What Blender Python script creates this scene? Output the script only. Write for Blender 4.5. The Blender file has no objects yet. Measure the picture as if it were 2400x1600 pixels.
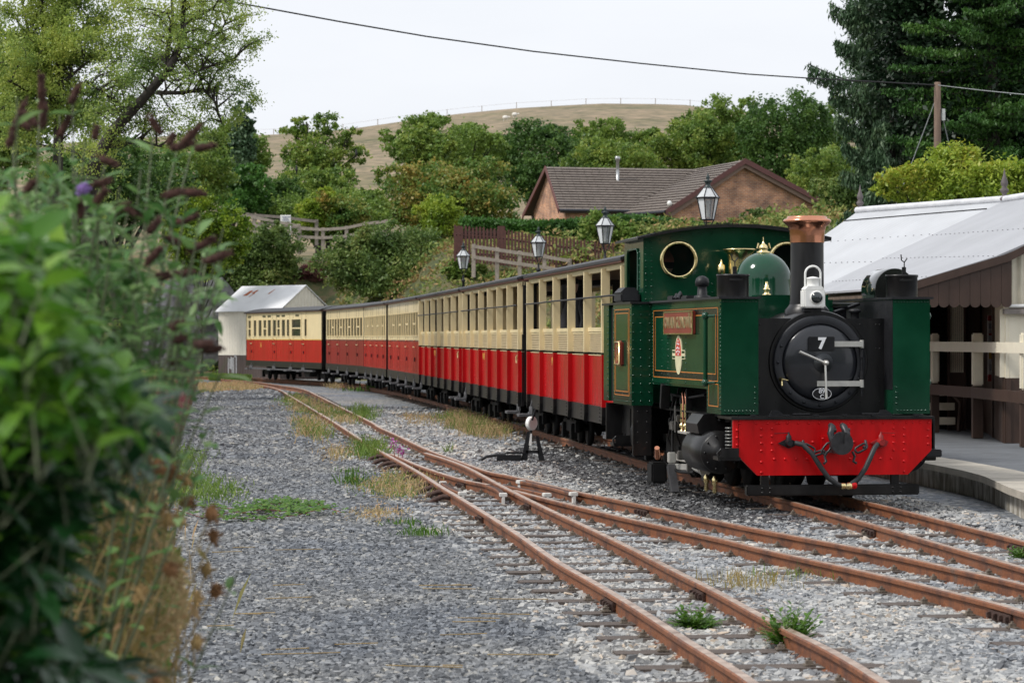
import bpy, bmesh, math, random
import numpy as np
from mathutils import Vector, Matrix

# ---------------------------------------------------------------- camera, sky, sun, exposure
S = bpy.context.scene
FPX, CAMZ, HY = 6400.0, 1.80, 790.0
ZR = 0.13                                   # rail-top height
cam_d = bpy.data.cameras.new("camera")
cam = bpy.data.objects.new("camera", cam_d)
S.collection.objects.link(cam)
cam.location = (0, 0, CAMZ)
cam.rotation_euler = (math.radians(90) - math.atan((800 - HY) / FPX), 0, 0)
cam_d.sensor_width = 36
cam_d.lens = FPX / 2400 * 36
cam_d.clip_start = 0.1
cam_d.clip_end = 4000
cam_d.dof.use_dof = True
cam_d.dof.focus_distance = 28.0
cam_d.dof.aperture_fstop = 6.8
S.camera = cam
S.view_settings.view_transform = 'Standard'
S.view_settings.look = 'None'
S.view_settings.exposure = 0.24
S.view_settings.gamma = 1.0
S.render.film_transparent = False
S.cycles.max_bounces = 6
S.cycles.diffuse_bounces = 3
S.cycles.glossy_bounces = 3
S.cycles.transmission_bounces = 4
S.cycles.transparent_max_bounces = 8
S.cycles.sample_clamp_indirect = 6

SUN_EL, SUN_AZ = math.radians(50), math.radians(-108)     # azimuth from +Y towards +X
sdir = Vector((math.sin(SUN_AZ) * math.cos(SUN_EL), math.cos(SUN_AZ) * math.cos(SUN_EL), math.sin(SUN_EL)))
W = bpy.data.worlds.new("World"); S.world = W
W.use_nodes = True
nt = W.node_tree
for n in list(nt.nodes): nt.nodes.remove(n)
N = nt.nodes.new; L = nt.links.new
wout = N('ShaderNodeOutputWorld'); bg1 = N('ShaderNodeBackground'); bg2 = N('ShaderNodeBackground'); mx = N('ShaderNodeMixShader')
sky = N('ShaderNodeTexSky'); sky.sky_type = 'NISHITA'; sky.sun_disc = False
sky.sun_elevation = SUN_EL; sky.sun_rotation = SUN_AZ
L(sky.outputs[0], bg1.inputs[0]); bg1.inputs[1].default_value = 0.10
tc = N('ShaderNodeTexCoord'); nz = N('ShaderNodeTexNoise'); mp = N('ShaderNodeMapping'); mp.inputs['Scale'].default_value = (1, 1, 3.5)
L(tc.outputs['Generated'], mp.inputs[0]); L(mp.outputs[0], nz.inputs['Vector']); nz.inputs['Scale'].default_value = 2.2; nz.inputs['Detail'].default_value = 6
sp = N('ShaderNodeSeparateXYZ'); L(tc.outputs['Generated'], sp.inputs[0])
cr = N('ShaderNodeValToRGB'); L(nz.outputs['Fac'], cr.inputs[0])
cr.color_ramp.elements[0].position = 0.3; cr.color_ramp.elements[0].color = (0.74, 0.765, 0.82, 1)
cr.color_ramp.elements[1].position = 0.65; cr.color_ramp.elements[1].color = (0.90, 0.915, 0.95, 1)
L(cr.outputs[0], bg2.inputs[0]); bg2.inputs[1].default_value = 0.98     # overcast cloud layer in front of the blue
mx.inputs[0].default_value = 0.93
L(bg1.outputs[0], mx.inputs[1]); L(bg2.outputs[0], mx.inputs[2]); L(mx.outputs[0], wout.inputs[0])
sun_d = bpy.data.lights.new("sun", 'SUN'); sun_d.energy = 2.3; sun_d.angle = math.radians(12); sun_d.color = (1.0, 0.96, 0.90)
sun = bpy.data.objects.new("sun", sun_d); S.collection.objects.link(sun)
sun.rotation_euler = sdir.to_track_quat('Z', 'Y').to_euler()

random.seed(7); rng = np.random.default_rng(7)
COL = S.collection
PI = math.pi

# ---------------------------------------------------------------- materials
MATS = {}
def ramp(nt, stops):
    r = nt.nodes.new('ShaderNodeValToRGB'); e = r.color_ramp.elements
    while len(e) < len(stops): e.new(0.5)
    for k, (p, c) in enumerate(stops): e[k].position = p; e[k].color = (*c, 1)
    return r
def base(name):
    m = bpy.data.materials.new(name); m.use_nodes = True; t = m.node_tree
    b = t.nodes['Principled BSDF']; return m, t, b
def mat(name, col, rough=0.5, metal=0.0, var=0.15, vs=6.0, bump=0.0, bs=40.0, coat=0.0, col2=None, spec=0.5, stretch=(1, 1, 1)):
    if name in MATS: return MATS[name]
    m, t, b = base(name); n = t.nodes.new; l = t.links.new
    tc = n('ShaderNodeTexCoord'); mp = n('ShaderNodeMapping'); mp.inputs['Scale'].default_value = stretch
    l(tc.outputs['Object'], mp.inputs[0])
    nz = n('ShaderNodeTexNoise'); nz.inputs['Scale'].default_value = vs; nz.inputs['Detail'].default_value = 7; nz.inputs['Roughness'].default_value = 0.65
    l(mp.outputs[0], nz.inputs['Vector'])
    c2 = col2 or tuple(min(1, c * (1 + var)) for c in col); c1 = tuple(c * (1 - var) for c in col)
    r = ramp(t, [(0.32, c1), (0.7, c2)]); l(nz.outputs['Fac'], r.inputs[0]); l(r.outputs[0], b.inputs['Base Color'])
    mr = n('ShaderNodeMapRange'); l(nz.outputs['Fac'], mr.inputs[0]); mr.inputs[3].default_value = max(0.02, rough - 0.08); mr.inputs[4].default_value = min(1, rough + 0.1)
    l(mr.outputs[0], b.inputs['Roughness']); b.inputs['Metallic'].default_value = metal
    b.inputs['Specular IOR Level'].default_value = spec
    if coat: b.inputs['Coat Weight'].default_value = coat; b.inputs['Coat Roughness'].default_value = 0.06
    if bump:
        n2 = n('ShaderNodeTexNoise'); n2.inputs['Scale'].default_value = bs; n2.inputs['Detail'].default_value = 4; l(mp.outputs[0], n2.inputs['Vector'])
        bp = n('ShaderNodeBump'); bp.inputs['Strength'].default_value = bump; bp.inputs['Distance'].default_value = 0.02
        l(n2.outputs['Fac'], bp.inputs['Height']); l(bp.outputs[0], b.inputs['Normal'])
    MATS[name] = m; return m

def leaf_mat(name, cols, rough=0.45, trans=0.35, patch=0.6, pscale=0.6):
    """leaf colour picked per leaf (island), shifted by slow patches"""
    if name in MATS: return MATS[name]
    m, t, b = base(name); n = t.nodes.new; l = t.links.new
    g = n('ShaderNodeNewGeometry'); tc = n('ShaderNodeTexCoord'); nz = n('ShaderNodeTexNoise')
    nz.inputs['Scale'].default_value = pscale; nz.inputs['Detail'].default_value = 3; l(tc.outputs['Object'], nz.inputs['Vector'])
    a = n('ShaderNodeMath'); a.operation = 'MULTIPLY'; l(g.outputs['Random Per Island'], a.inputs[0]); a.inputs[1].default_value = 1 - patch
    mr = n('ShaderNodeMapRange'); l(nz.outputs['Fac'], mr.inputs[0]); mr.inputs[1].default_value = 0.32; mr.inputs[2].default_value = 0.68; mr.inputs[3].default_value = 0; mr.inputs[4].default_value = patch
    s = n('ShaderNodeMath'); s.operation = 'ADD'; l(a.outputs[0], s.inputs[0]); l(mr.outputs[0], s.inputs[1])
    k = len(cols); r = ramp(t, [(i / (k - 1) if k > 1 else 0, c) for i, c in enumerate(cols)]); l(s.outputs[0], r.inputs[0])
    l(r.outputs[0], b.inputs['Base Color']); b.inputs['Roughness'].default_value = rough; b.inputs['Specular IOR Level'].default_value = 0.35
    tr = n('ShaderNodeBsdfTranslucent'); l(r.outputs[0], tr.inputs[0]); ms = n('ShaderNodeMixShader'); ms.inputs[0].default_value = trans
    out = t.nodes['Material Output']; l(b.outputs[0], ms.inputs[1]); l(tr.outputs[0], ms.inputs[2]); l(ms.outputs[0], out.inputs[0])
    MATS[name] = m; return m

def glass_mat(name, tint=(0.9, 0.95, 0.95), opac=0.25, dark=(0.02, 0.025, 0.025)):
    if name in MATS: return MATS[name]
    m, t, b = base(name); n = t.nodes.new; l = t.links.new
    b.inputs['Base Color'].default_value = (*dark, 1); b.inputs['Roughness'].default_value = 0.04
    tp = n('ShaderNodeBsdfTransparent'); tp.inputs[0].default_value = (*tint, 1)
    fr = n('ShaderNodeFresnel'); fr.inputs[0].default_value = 1.5
    ad = n('ShaderNodeMath'); ad.operation = 'ADD'; ad.use_clamp = True; l(fr.outputs[0], ad.inputs[0]); ad.inputs[1].default_value = opac
    ms = n('ShaderNodeMixShader'); l(ad.outputs[0], ms.inputs[0]); l(tp.outputs[0], ms.inputs[1]); l(b.outputs[0], ms.inputs[2])
    l(ms.outputs[0], t.nodes['Material Output'].inputs[0]); MATS[name] = m; return m

BLACK = mat('black_paint', (0.0055, 0.006, 0.0085), 0.34, var=0.6, vs=3, spec=.38, stretch=(2, 2, .6), col2=(.018, .017, .017))
BLACKM = mat('matt_black_iron', (0.010, 0.0105, 0.013), 0.5, var=0.4, vs=9, bump=0.15, spec=.4)
SOOT = mat('underframe_black', (0.006, 0.006, 0.0065), 0.6, var=0.5, vs=8, bump=0.2, spec=.3)
GREEN = mat('brunswick_green', (0.005, 0.052, 0.025), 0.10, var=0.25, vs=1.6, coat=0.05)
RED = mat('signal_red', (0.60, 0.0035, 0.006), 0.30, var=0.22, vs=2.2, spec=.3, stretch=(2.5, 2.5, .5))
COPPER = mat('polished_copper', (0.70, 0.31, 0.19), 0.20, 1.0, var=0.12, vs=5)
BRASS = mat('polished_brass', (0.90, 0.74, 0.38), 0.24, 1.0, var=0.08)
STEEL = mat('bright_steel', (0.66, 0.65, 0.61), 0.32, 0.55, var=0.12, vs=5)
WHITE = mat('white_enamel', (0.88, 0.88, 0.85), 0.35, var=0.06, vs=8, bump=0.05)
ORANGE = mat('orange_lining', (0.62, 0.20, 0.03), 0.4, var=0.1)
LINEBLK = mat('lining_black', (0.006, 0.010, 0.007), 0.25, var=0.1)
PLATERED = mat('nameplate_red', (0.24, 0.035, 0.022), 0.3, var=0.15)
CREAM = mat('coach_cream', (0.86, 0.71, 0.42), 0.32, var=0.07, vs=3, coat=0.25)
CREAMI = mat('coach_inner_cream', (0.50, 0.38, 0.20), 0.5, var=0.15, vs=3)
COACHRED = mat('coach_crimson', (0.43, 0.006, 0.009), 0.24, var=0.16, vs=2.2, spec=.30, stretch=(1, 1, .25))
DULLRED = mat('coach_worn_crimson', (0.25, 0.008, 0.010), 0.3, var=0.2, vs=2.2, spec=.4, stretch=(1, 1, .25))
BROWN = mat('roof_edge_brown', (0.13, 0.035, 0.022), 0.5, var=0.25)
ROOFBLK = mat('coach_roof_felt', (0.028, 0.029, 0.033), 0.55, var=0.35, vs=5, bump=0.3, bs=18)
GOLD = mat('gold_letter', (0.70, 0.42, 0.08), 0.4, var=0.1)
WHITEP = mat('white_letter', (0.85, 0.86, 0.88), 0.4, var=0.03)
DKWOOD = mat('station_brown', (0.060, 0.034, 0.024), 0.45, var=0.18, vs=5, bump=0.15, stretch=(1, 1, .2))
STCREAM = mat('station_cream', (0.86, 0.80, 0.64), 0.5, var=0.06, vs=4, bump=0.08)
GREYSTEP = mat('step_board', (0.10, 0.10, 0.105), 0.6, var=0.3, vs=14, bump=0.3)
DARKIN = mat('dark_interior', (0.008, 0.0075, 0.007), 0.85, var=0.2, spec=.2)
SLEEPER = mat('sleeper_timber', (0.11, 0.088, 0.076), 0.85, var=0.4, vs=10, bump=0.6, bs=30, stretch=(1, 6, 1))
CONC = mat('concrete', (0.30, 0.28, 0.24), 0.85, var=0.3, vs=3.5, bump=0.4)
BARK = mat('bark', (0.030, 0.025, 0.020), 0.9, var=0.5, vs=9, bump=0.8, bs=12)
PALEWOOD = mat('weathered_fence_wood', (0.36, 0.31, 0.26), 0.8, var=0.25, vs=7, bump=0.3)
PICKET = mat('red_brown_picket', (0.105, 0.042, 0.034), 0.7, var=0.3, vs=6)
GLASSD = glass_mat('coach_glass', opac=0.22)
GLASSL = glass_mat('lantern_glass', tint=(0.85, 0.88, 0.88), opac=0.18, dark=(0.75, 0.78, 0.8))

def rust_mat():
    m, t, b = base('rusty_rail'); n = t.nodes.new; l = t.links.new
    tc = n('ShaderNodeTexCoord'); nz = n('ShaderNodeTexNoise'); nz.inputs['Scale'].default_value = 3.2; nz.inputs['Detail'].default_value = 9; nz.inputs['Roughness'].default_value = .7
    l(tc.outputs['Object'], nz.inputs['Vector'])
    r = ramp(t, [(0.3, (0.065, 0.030, 0.019)), (0.43, (0.155, 0.062, 0.032)), (0.55, (0.26, 0.098, 0.038)), (0.67, (0.15, 0.085, 0.058)), (0.8, (0.22, 0.14, 0.10))])
    l(nz.outputs['Fac'], r.inputs[0])
    n2 = n('ShaderNodeTexNoise'); n2.inputs['Scale'].default_value = 60; n2.inputs['Detail'].default_value = 4; l(tc.outputs['Object'], n2.inputs['Vector'])
    mx = n('ShaderNodeMix'); mx.data_type = 'RGBA'; mx.blend_type = 'MULTIPLY'; mx.inputs[0].default_value = 0.6
    r2 = ramp(t, [(0.3, (0.55, 0.5, 0.5)), (0.7, (1.2, 1.1, 1.05))]); l(n2.outputs['Fac'], r2.inputs[0])
    l(r.outputs[0], mx.inputs[6]); l(r2.outputs[0], mx.inputs[7]); l(mx.outputs[2], b.inputs['Base Color'])
    b.inputs['Roughness'].default_value = 0.62
    bp = n('ShaderNodeBump'); bp.inputs['Strength'].default_value = .35; bp.inputs['Distance'].default_value = .01; l(n2.outputs['Fac'], bp.inputs['Height']); l(bp.outputs[0], b.inputs['Normal'])
    return m
RUST = rust_mat()
RUSTTOP = mat('worn_rail_head', (0.34, 0.20, 0.13), 0.36, 0.4, var=0.35, vs=7, col2=(.66, .52, .42))
RUSTDK = mat('dark_rust_iron', (0.060, 0.030, 0.022), 0.75, var=0.5, vs=20, bump=0.5)
BOLT = mat('grey_brown_bolt', (0.17, 0.14, 0.11), 0.7, var=0.5, vs=30, bump=.4)

# ---------------------------------------------------------------- mesh helpers
class MB:
    """collects shapes; build() links them as ONE mesh object"""
    def __init__(s): s.v = []; s.f = []; s.m = []; s.mats = []; s.cur = 0; s.sm = []; s.smooth = False
    def use(s, m):
        if m not in s.mats: s.mats.append(m)
        s.cur = s.mats.index(m); return s
    def add(s, vs, fs, smooth=None):
        o = len(s.v); s.v.extend([tuple(v) for v in vs])
        for f in fs: s.f.append(tuple(i + o for i in f)); s.m.append(s.cur); s.sm.append(s.smooth if smooth is None else smooth)
        return s
    def box(s, x0, x1, y0, y1, z0, z1, rot=None, at=None):
        vs = [Vector(p) for p in ((x0, y0, z0), (x1, y0, z0), (x1, y1, z0), (x0, y1, z0), (x0, y0, z1), (x1, y0, z1), (x1, y1, z1), (x0, y1, z1))]
        if rot is not None: vs = [rot @ v for v in vs]
        if at is not None: vs = [v + Vector(at) for v in vs]
        return s.add(vs, [(0, 3, 2, 1), (4, 5, 6, 7), (0, 1, 5, 4), (1, 2, 6, 5), (2, 3, 7, 6), (3, 0, 4, 7)])
    def bbox(s, x0, x1, y0, y1, z0, z1, b=0.01, rot=None, at=None):
        """box with bevelled edges"""
        bm = bmesh.new(); bmesh.ops.create_cube(bm, size=1)
        for v in bm.verts: v.co = Vector(((x0 + x1) / 2 + v.co.x * (x1 - x0), (y0 + y1) / 2 + v.co.y * (y1 - y0), (z0 + z1) / 2 + v.co.z * (z1 - z0)))
        bmesh.ops.bevel(bm, geom=bm.edges[:], offset=b, segments=2, affect='EDGES')
        return s.bm(bm, rot, at)
    def bm(s, bm, rot=None, at=None, smooth=False):
        bm.verts.ensure_lookup_table(); vs = [v.co.copy() for v in bm.verts]
        if rot is not None: vs = [rot @ v for v in vs]
        if at is not None: vs = [v + Vector(at) for v in vs]
        fs = [tuple(v.index for v in f.verts) for f in bm.faces]; bm.free(); return s.add(vs, fs, smooth)
    def prism(s, pts, axis, a, b):
        """2-D polygon extruded along axis (0,1,2) from a to b; pts in the other two axes in order"""
        def P(p, t):
            return {0: (t, p[0], p[1]), 1: (p[0], t, p[1]), 2: (p[0], p[1], t)}[axis]
        n = len(pts); vs = [P(p, a) for p in pts] + [P(p, b) for p in pts]
        return s.add(vs, [tuple(range(n)), tuple(range(2 * n - 1, n - 1, -1))] + [(i, i + n, (i + 1) % n + n, (i + 1) % n) for i in range(n)])
    def tube(s, pts, r, n=8, caps=True, r2=None):
        pts = [Vector(p) for p in pts]; k = len(pts); vs = []; up = Vector((0, 0, 1))
        prev = None
        for i, p in enumerate(pts):
            d = (pts[min(i + 1, k - 1)] - pts[max(i - 1, 0)]).normalized()
            if prev is None:
                a = d.cross(up) if abs(d.z) < .95 else d.cross(Vector((1, 0, 0)))
            else: a = prev - d * prev.dot(d)
            a.normalize(); prev = a; b = d.cross(a)
            rr = r[i] if isinstance(r, (list, tuple)) else (r if r2 is None else r + (r2 - r) * i / (k - 1))
            for j in range(n): t = 2 * PI * j / n; vs.append(p + (a * math.cos(t) + b * math.sin(t)) * rr)
        fs = [(i * n + j, i * n + (j + 1) % n, (i + 1) * n + (j + 1) % n, (i + 1) * n + j) for i in range(k - 1) for j in range(n)]
        s.add(vs, fs, True)
        if caps: s.add([vs[j] for j in range(n)], [tuple(range(n - 1, -1, -1))]); s.add(vs[-n:], [tuple(range(n))])
        return s
    def lathe(s, prof, at=(0, 0, 0), axis='z', n=32, smooth=True, caps=True):
        """prof = [(r, h)...] turned round an axis through at"""
        vs = []
        for r, h in prof:
            for j in range(n):
                t = 2 * PI * j / n; c, q = r * math.cos(t), r * math.sin(t)
                vs.append({'z': (at[0] + c, at[1] + q, at[2] + h), 'y': (at[0] + c, at[1] + h, at[2] + q), 'x': (at[0] + h, at[1] + c, at[2] + q)}[axis])
        k = len(prof); fs = [(i * n + j, i * n + (j + 1) % n, (i + 1) * n + (j + 1) % n, (i + 1) * n + j) for i in range(k - 1) for j in range(n)]
        s.add(vs, fs, smooth)
        if caps and prof[0][0] > 1e-4: s.add(vs[:n], [tuple(range(n))], False)
        if caps and prof[-1][0] > 1e-4: s.add(vs[-n:], [tuple(range(n))], False)
        return s
    def dome(s, c, r, axis='y', sgn=-1, n=6, h=0.55):
        """rivet or dished head"""
        prof = [(r * math.cos(a), sgn * r * h * math.sin(a)) for a in (0, PI / 4, PI / 2 * .98)]
        return s.lathe([(p, q) for p, q in prof], c, axis, n)
    def torus(s, c, R, r, axis='y', n=24, k=8, a0=0, a1=2 * PI):
        pts = []
        for i in range(n + 1):
            t = a0 + (a1 - a0) * i / n; p, q = R * math.cos(t), R * math.sin(t)
            pts.append({'z': (c[0] + p, c[1] + q, c[2]), 'y': (c[0] + p, c[1], c[2] + q), 'x': (c[0], c[1] + p, c[2] + q)}[axis])
        return s.tube(pts, r, k, caps=(a1 - a0) < 2 * PI - .01)
    def build(s, name, m=None, parent=None, loc=None, rz=None):
        me = bpy.data.meshes.new(name); me.from_pydata(s.v, [], s.f)
        if s.mats:
            for q in s.mats: me.materials.append(q)
            me.polygons.foreach_set('material_index', s.m)
        elif m: me.materials.append(m)
        me.polygons.foreach_set('use_smooth', s.sm)
        bm = bmesh.new(); bm.from_mesh(me); bmesh.ops.recalc_face_normals(bm, faces=bm.faces); bm.to_mesh(me); bm.free()
        o = bpy.data.objects.new(name, me); COL.objects.link(o)
        if parent: o.parent = parent
        if loc: o.location = loc
        if rz is not None: o.rotation_euler = (0, 0, rz)
        return o
def thing(name, label, cat, loc=(0, 0, 0), rz=0, group=None):
    o = bpy.data.objects.new(name, None); COL.objects.link(o); o.location = loc; o.rotation_euler = (0, 0, rz); o.empty_display_size = .2
    return tag(o, label, cat, group)
def tag(o, label, cat, group=None, kind=None):
    if label: o['label'] = label
    if cat: o['category'] = cat
    if group: o['group'] = group
    if kind: o['kind'] = kind
    return o
def struct(o): o['kind'] = 'structure'; return o
def dup(o, parent=None):
    c = o.copy(); COL.objects.link(c); c.parent = parent
    for ch in list(o.children): dup(ch, c)
    return c
def fast_mesh(name, V, F, mats, smooth=False, parent=None, mi=None):
    """V (n,3) F (m,k) numpy arrays"""
    me = bpy.data.meshes.new(name); n, (m, k) = len(V), F.shape
    me.vertices.add(n); me.vertices.foreach_set('co', np.ascontiguousarray(V, dtype=np.float32).ravel())
    me.loops.add(m * k); me.loops.foreach_set('vertex_index', np.ascontiguousarray(F, dtype=np.int32).ravel())
    me.polygons.add(m); me.polygons.foreach_set('loop_start', np.arange(0, m * k, k, dtype=np.int32)); me.polygons.foreach_set('loop_total', np.full(m, k, dtype=np.int32))
    for q in (mats if isinstance(mats, (list, tuple)) else [mats]): me.materials.append(q)
    if mi is not None: me.polygons.foreach_set('material_index', mi.astype(np.int32))
    me.polygons.foreach_set('use_smooth', np.full(m, smooth)); me.update(calc_edges=True)
    o = bpy.data.objects.new(name, me); COL.objects.link(o)
    if parent: o.parent = parent
    return o
def text_mb(mb, txt, size, origin, xdir, updir, depth=0.004, bold=0.0, xs=1.0, center=True):
    """adds extruded lettering to a mesh builder; origin = middle of the line"""
    cu = bpy.data.curves.new('t', 'FONT'); cu.body = txt; cu.size = size; cu.extrude = depth; cu.offset = bold; cu.resolution_u = 3
    cu.align_x = 'CENTER' if center else 'LEFT'; cu.align_y = 'CENTER'
    o = bpy.data.objects.new('t', cu); COL.objects.link(o); dg = bpy.context.evaluated_depsgraph_get(); dg.update()
    me = bpy.data.meshes.new_from_object(o.evaluated_get(dg)); X, U = Vector(xdir).normalized(), Vector(updir).normalized(); Z = X.cross(U); O = Vector(origin)
    mb.add([O + X * v.co.x * xs + U * v.co.y + Z * v.co.z for v in me.vertices], [tuple(p.vertices) for p in me.polygons], False)
    bpy.data.objects.remove(o); bpy.data.curves.remove(cu); bpy.data.meshes.remove(me); return mb
def holed_plate(mb, outer, holes, place, th):
    """flat plate with holes; outer/holes 2-D loops; place(x, z, t) -> 3-D with t in 0..th"""
    bm = bmesh.new(); es = []
    for lp in [outer] + holes:
        vs = [bm.verts.new((p[0], p[1], 0)) for p in lp]
        for i in range(len(vs)): es.append(bm.edges.new((vs[i], vs[(i + 1) % len(vs)])))
    bmesh.ops.triangle_fill(bm, use_beauty=True, use_dissolve=False, edges=es)
    bm.verts.ensure_lookup_table(); fs = [tuple(v.index for v in f.verts) for f in bm.faces]; P = [(v.co.x, v.co.y) for v in bm.verts]; n = len(P)
    idx = 0; rim = []
    for lp in [outer] + holes:
        k = len(lp); rim += [(idx + i, idx + (i + 1) % k, idx + (i + 1) % k + n, idx + i + n) for i in range(k)]; idx += k
    bm.free()
    mb.add([place(x, z, 0) for x, z in P] + [place(x, z, th) for x, z in P], fs + [tuple(i + n for i in f[::-1]) for f in fs] + rim)
def px(x, y, Y):                                    # a point of the photograph at a chosen real distance
    return Vector(((x - 1200) / FPX * Y, Y, CAMZ - (y - HY) / FPX * Y))
def crom(P, step=0.5):
    """Catmull-Rom through 2-D points, evenly resampled"""
    P = [Vector((*p, 0)) for p in P]; P = [P[0] * 2 - P[1]] + P + [P[-1] * 2 - P[-2]]; out = []
    for i in range(1, len(P) - 2):
        for k in range(12):
            t = k / 12; a, b, c, d = P[i - 1:i + 3]
            out.append(.5 * ((2 * b) + (c - a) * t + (2 * a - 5 * b + 4 * c - d) * t * t + (3 * b - a - 3 * c + d) * t ** 3))
    out.append(P[-2]); res = [out[0]]; acc = 0; q = []
    Q = np.array([(p.x, p.y) for p in out]); d = np.r_[0, np.cumsum(np.hypot(*np.diff(Q, axis=0).T))]
    s = np.arange(0, d[-1], step); return np.c_[np.interp(s, d, Q[:, 0]), np.interp(s, d, Q[:, 1])]
# ---------------------------------------------------------------- terrain
FOOT = np.array([(-200, 150), (-60, 128), (-14, 121.5), (-8.5, 121.5), (-6, 113), (-3, 105), (2, 100), (8, 94), (14, 76), (20, 58), (60, 48), (200, 48)], float)
EDGE = np.array([(-5, -1.2), (14.2, -1.75), (18.9, -2.4), (28, -3.6), (37, -4.8), (54.9, -6.9), (80, -9.8), (104.7, -12), (118, -17), (150, -40)], float)   # Y, X of the yard's weedy edge
def sstep(t): t = np.clip(t, 0, 1); return t * t * (3 - 2 * t)
def terrain(X, Y):
    X = np.asarray(X, float); Y = np.asarray(Y, float)
    f = np.interp(X, FOOT[:, 0], FOOT[:, 1]); d = Y - f
    w = np.interp(X, [-60, -10, 5, 20], [16, 13, 24, 20])
    h = 5.9 * sstep(d / w) + 0.003 * np.clip(d - w, 0, 200)
    e = np.interp(Y, EDGE[:, 0], EDGE[:, 1]); dl = e - X
    h = h + np.clip(1.6 * sstep((dl - 1.2) / 9) + .02 * np.clip(dl - 8, 0, 100), 0, 3)
    h = h + np.where(h > .05, .25 * np.sin(X * .55 + 1.3) * np.sin(Y * .31) * np.clip(h, 0, 1), 0)
    return h
def ground_hit(x, y):
    """where the line of sight through a photo point meets the ground"""
    for Y in np.arange(14, 240, .25):
        p = px(x, y, Y)
        if p.z <= float(terrain(p.x, p.y)): break
    p.z = float(terrain(p.x, p.y)); return p
xs = np.unique(np.r_[np.arange(-200, -24, 8), np.arange(-24, 24, .75), np.arange(24, 200.1, 8)])
ys = np.unique(np.r_[np.arange(-30, 4, 6), np.arange(4, 150, .75), np.arange(150, 262, 4)])
GX, GY = np.meshgrid(xs, ys); GZ = terrain(GX, GY)
V = np.c_[GX.ravel(), GY.ravel(), GZ.ravel()]; nx = len(xs); ny = len(ys)
ii = (np.arange(ny - 1)[:, None] * nx + np.arange(nx - 1)[None]).ravel(); F = np.c_[ii, ii + 1, ii + nx + 1, ii + nx]
def ground_mat():
    m, t, b = base('yard_gravel_and_soil'); n = t.nodes.new; l = t.links.new
    tc = n('ShaderNodeTexCoord'); at = n('ShaderNodeAttribute'); at.attribute_name = 'green'
    v = n('ShaderNodeTexVoronoi'); v.inputs['Scale'].default_value = 17; l(tc.outputs['Object'], v.inputs['Vector'])
    sep = n('ShaderNodeSeparateColor'); l(v.outputs['Color'], sep.inputs[0])
    g = ramp(t, [(0, (0.06, 0.068, 0.08)), (0.45, (0.17, 0.185, 0.205)), (0.75, (0.28, 0.29, 0.305)), (0.95, (0.34, 0.33, 0.30)), (1, (0.5, 0.49, 0.46))]); l(sep.outputs[0], g.inputs[0])
    nz = n('ShaderNodeTexNoise'); nz.inputs['Scale'].default_value = 0.35; nz.inputs['Detail'].default_value = 5; l(tc.outputs['Object'], nz.inputs['Vector'])
    tint = ramp(t, [(0.35, (0.82, 0.88, 0.97)), (0.65, (1.12, 1.06, 0.96))]); l(nz.outputs['Fac'], tint.inputs[0])
    mu = n('ShaderNodeMix'); mu.data_type = 'RGBA'; mu.blend_type = 'MULTIPLY'; mu.inputs[0].default_value = 1; l(g.outputs[0], mu.inputs[6]); l(tint.outputs[0], mu.inputs[7])
    n2 = n('ShaderNodeTexNoise'); n2.inputs['Scale'].default_value = 1.3; n2.inputs['Detail'].default_value = 8; l(tc.outputs['Object'], n2.inputs['Vector'])
    s = ramp(t, [(0.3, (0.035, 0.055, 0.018)), (0.5, (0.10, 0.11, 0.04)), (0.62, (0.16, 0.12, 0.06)), (0.75, (0.08, 0.10, 0.03))]); l(n2.outputs['Fac'], s.inputs[0])
    ad = n('ShaderNodeMath'); ad.operation = 'ADD'; l(at.outputs['Fac'], ad.inputs[0]); q = n('ShaderNodeMath'); q.operation = 'MULTIPLY_ADD'; l(n2.outputs['Fac'], q.inputs[0]); q.inputs[1].default_value = .9; q.inputs[2].default_value = -.45; l(q.outputs[0], ad.inputs[1])
    mr = n('ShaderNodeMapRange'); mr.inputs[1].default_value = .4; mr.inputs[2].default_value = .6; l(ad.outputs[0], mr.inputs[0])
    mx = n('ShaderNodeMix'); mx.data_type = 'RGBA'; l(mr.outputs[0], mx.inputs[0]); l(mu.outputs[2], mx.inputs[6]); l(s.outputs[0], mx.inputs[7]); l(mx.outputs[2], b.inputs['Base Color'])
    b.inputs['Roughness'].default_value = .85
    bp = n('ShaderNodeBump'); bp.inputs['Strength'].default_value = .9; bp.inputs['Distance'].default_value = .03; l(v.outputs['Distance'], bp.inputs['Height']); bp.invert = True; l(bp.outputs[0], b.inputs['Normal'])
    return m
gr = fast_mesh('ground', V, F, ground_mat(), True); struct(gr)
e = np.interp(GY, EDGE[:, 0], EDGE[:, 1]); f = np.interp(GX, FOOT[:, 0], FOOT[:, 1])
gm = np.maximum(sstep((e + .15 - GX) / 1.0), sstep((GY - f + 2.5) / 3)).ravel()
a = gr.data.attributes.new('green', 'FLOAT', 'POINT'); a.data.foreach_set('value', gm.astype(np.float32))

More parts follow.
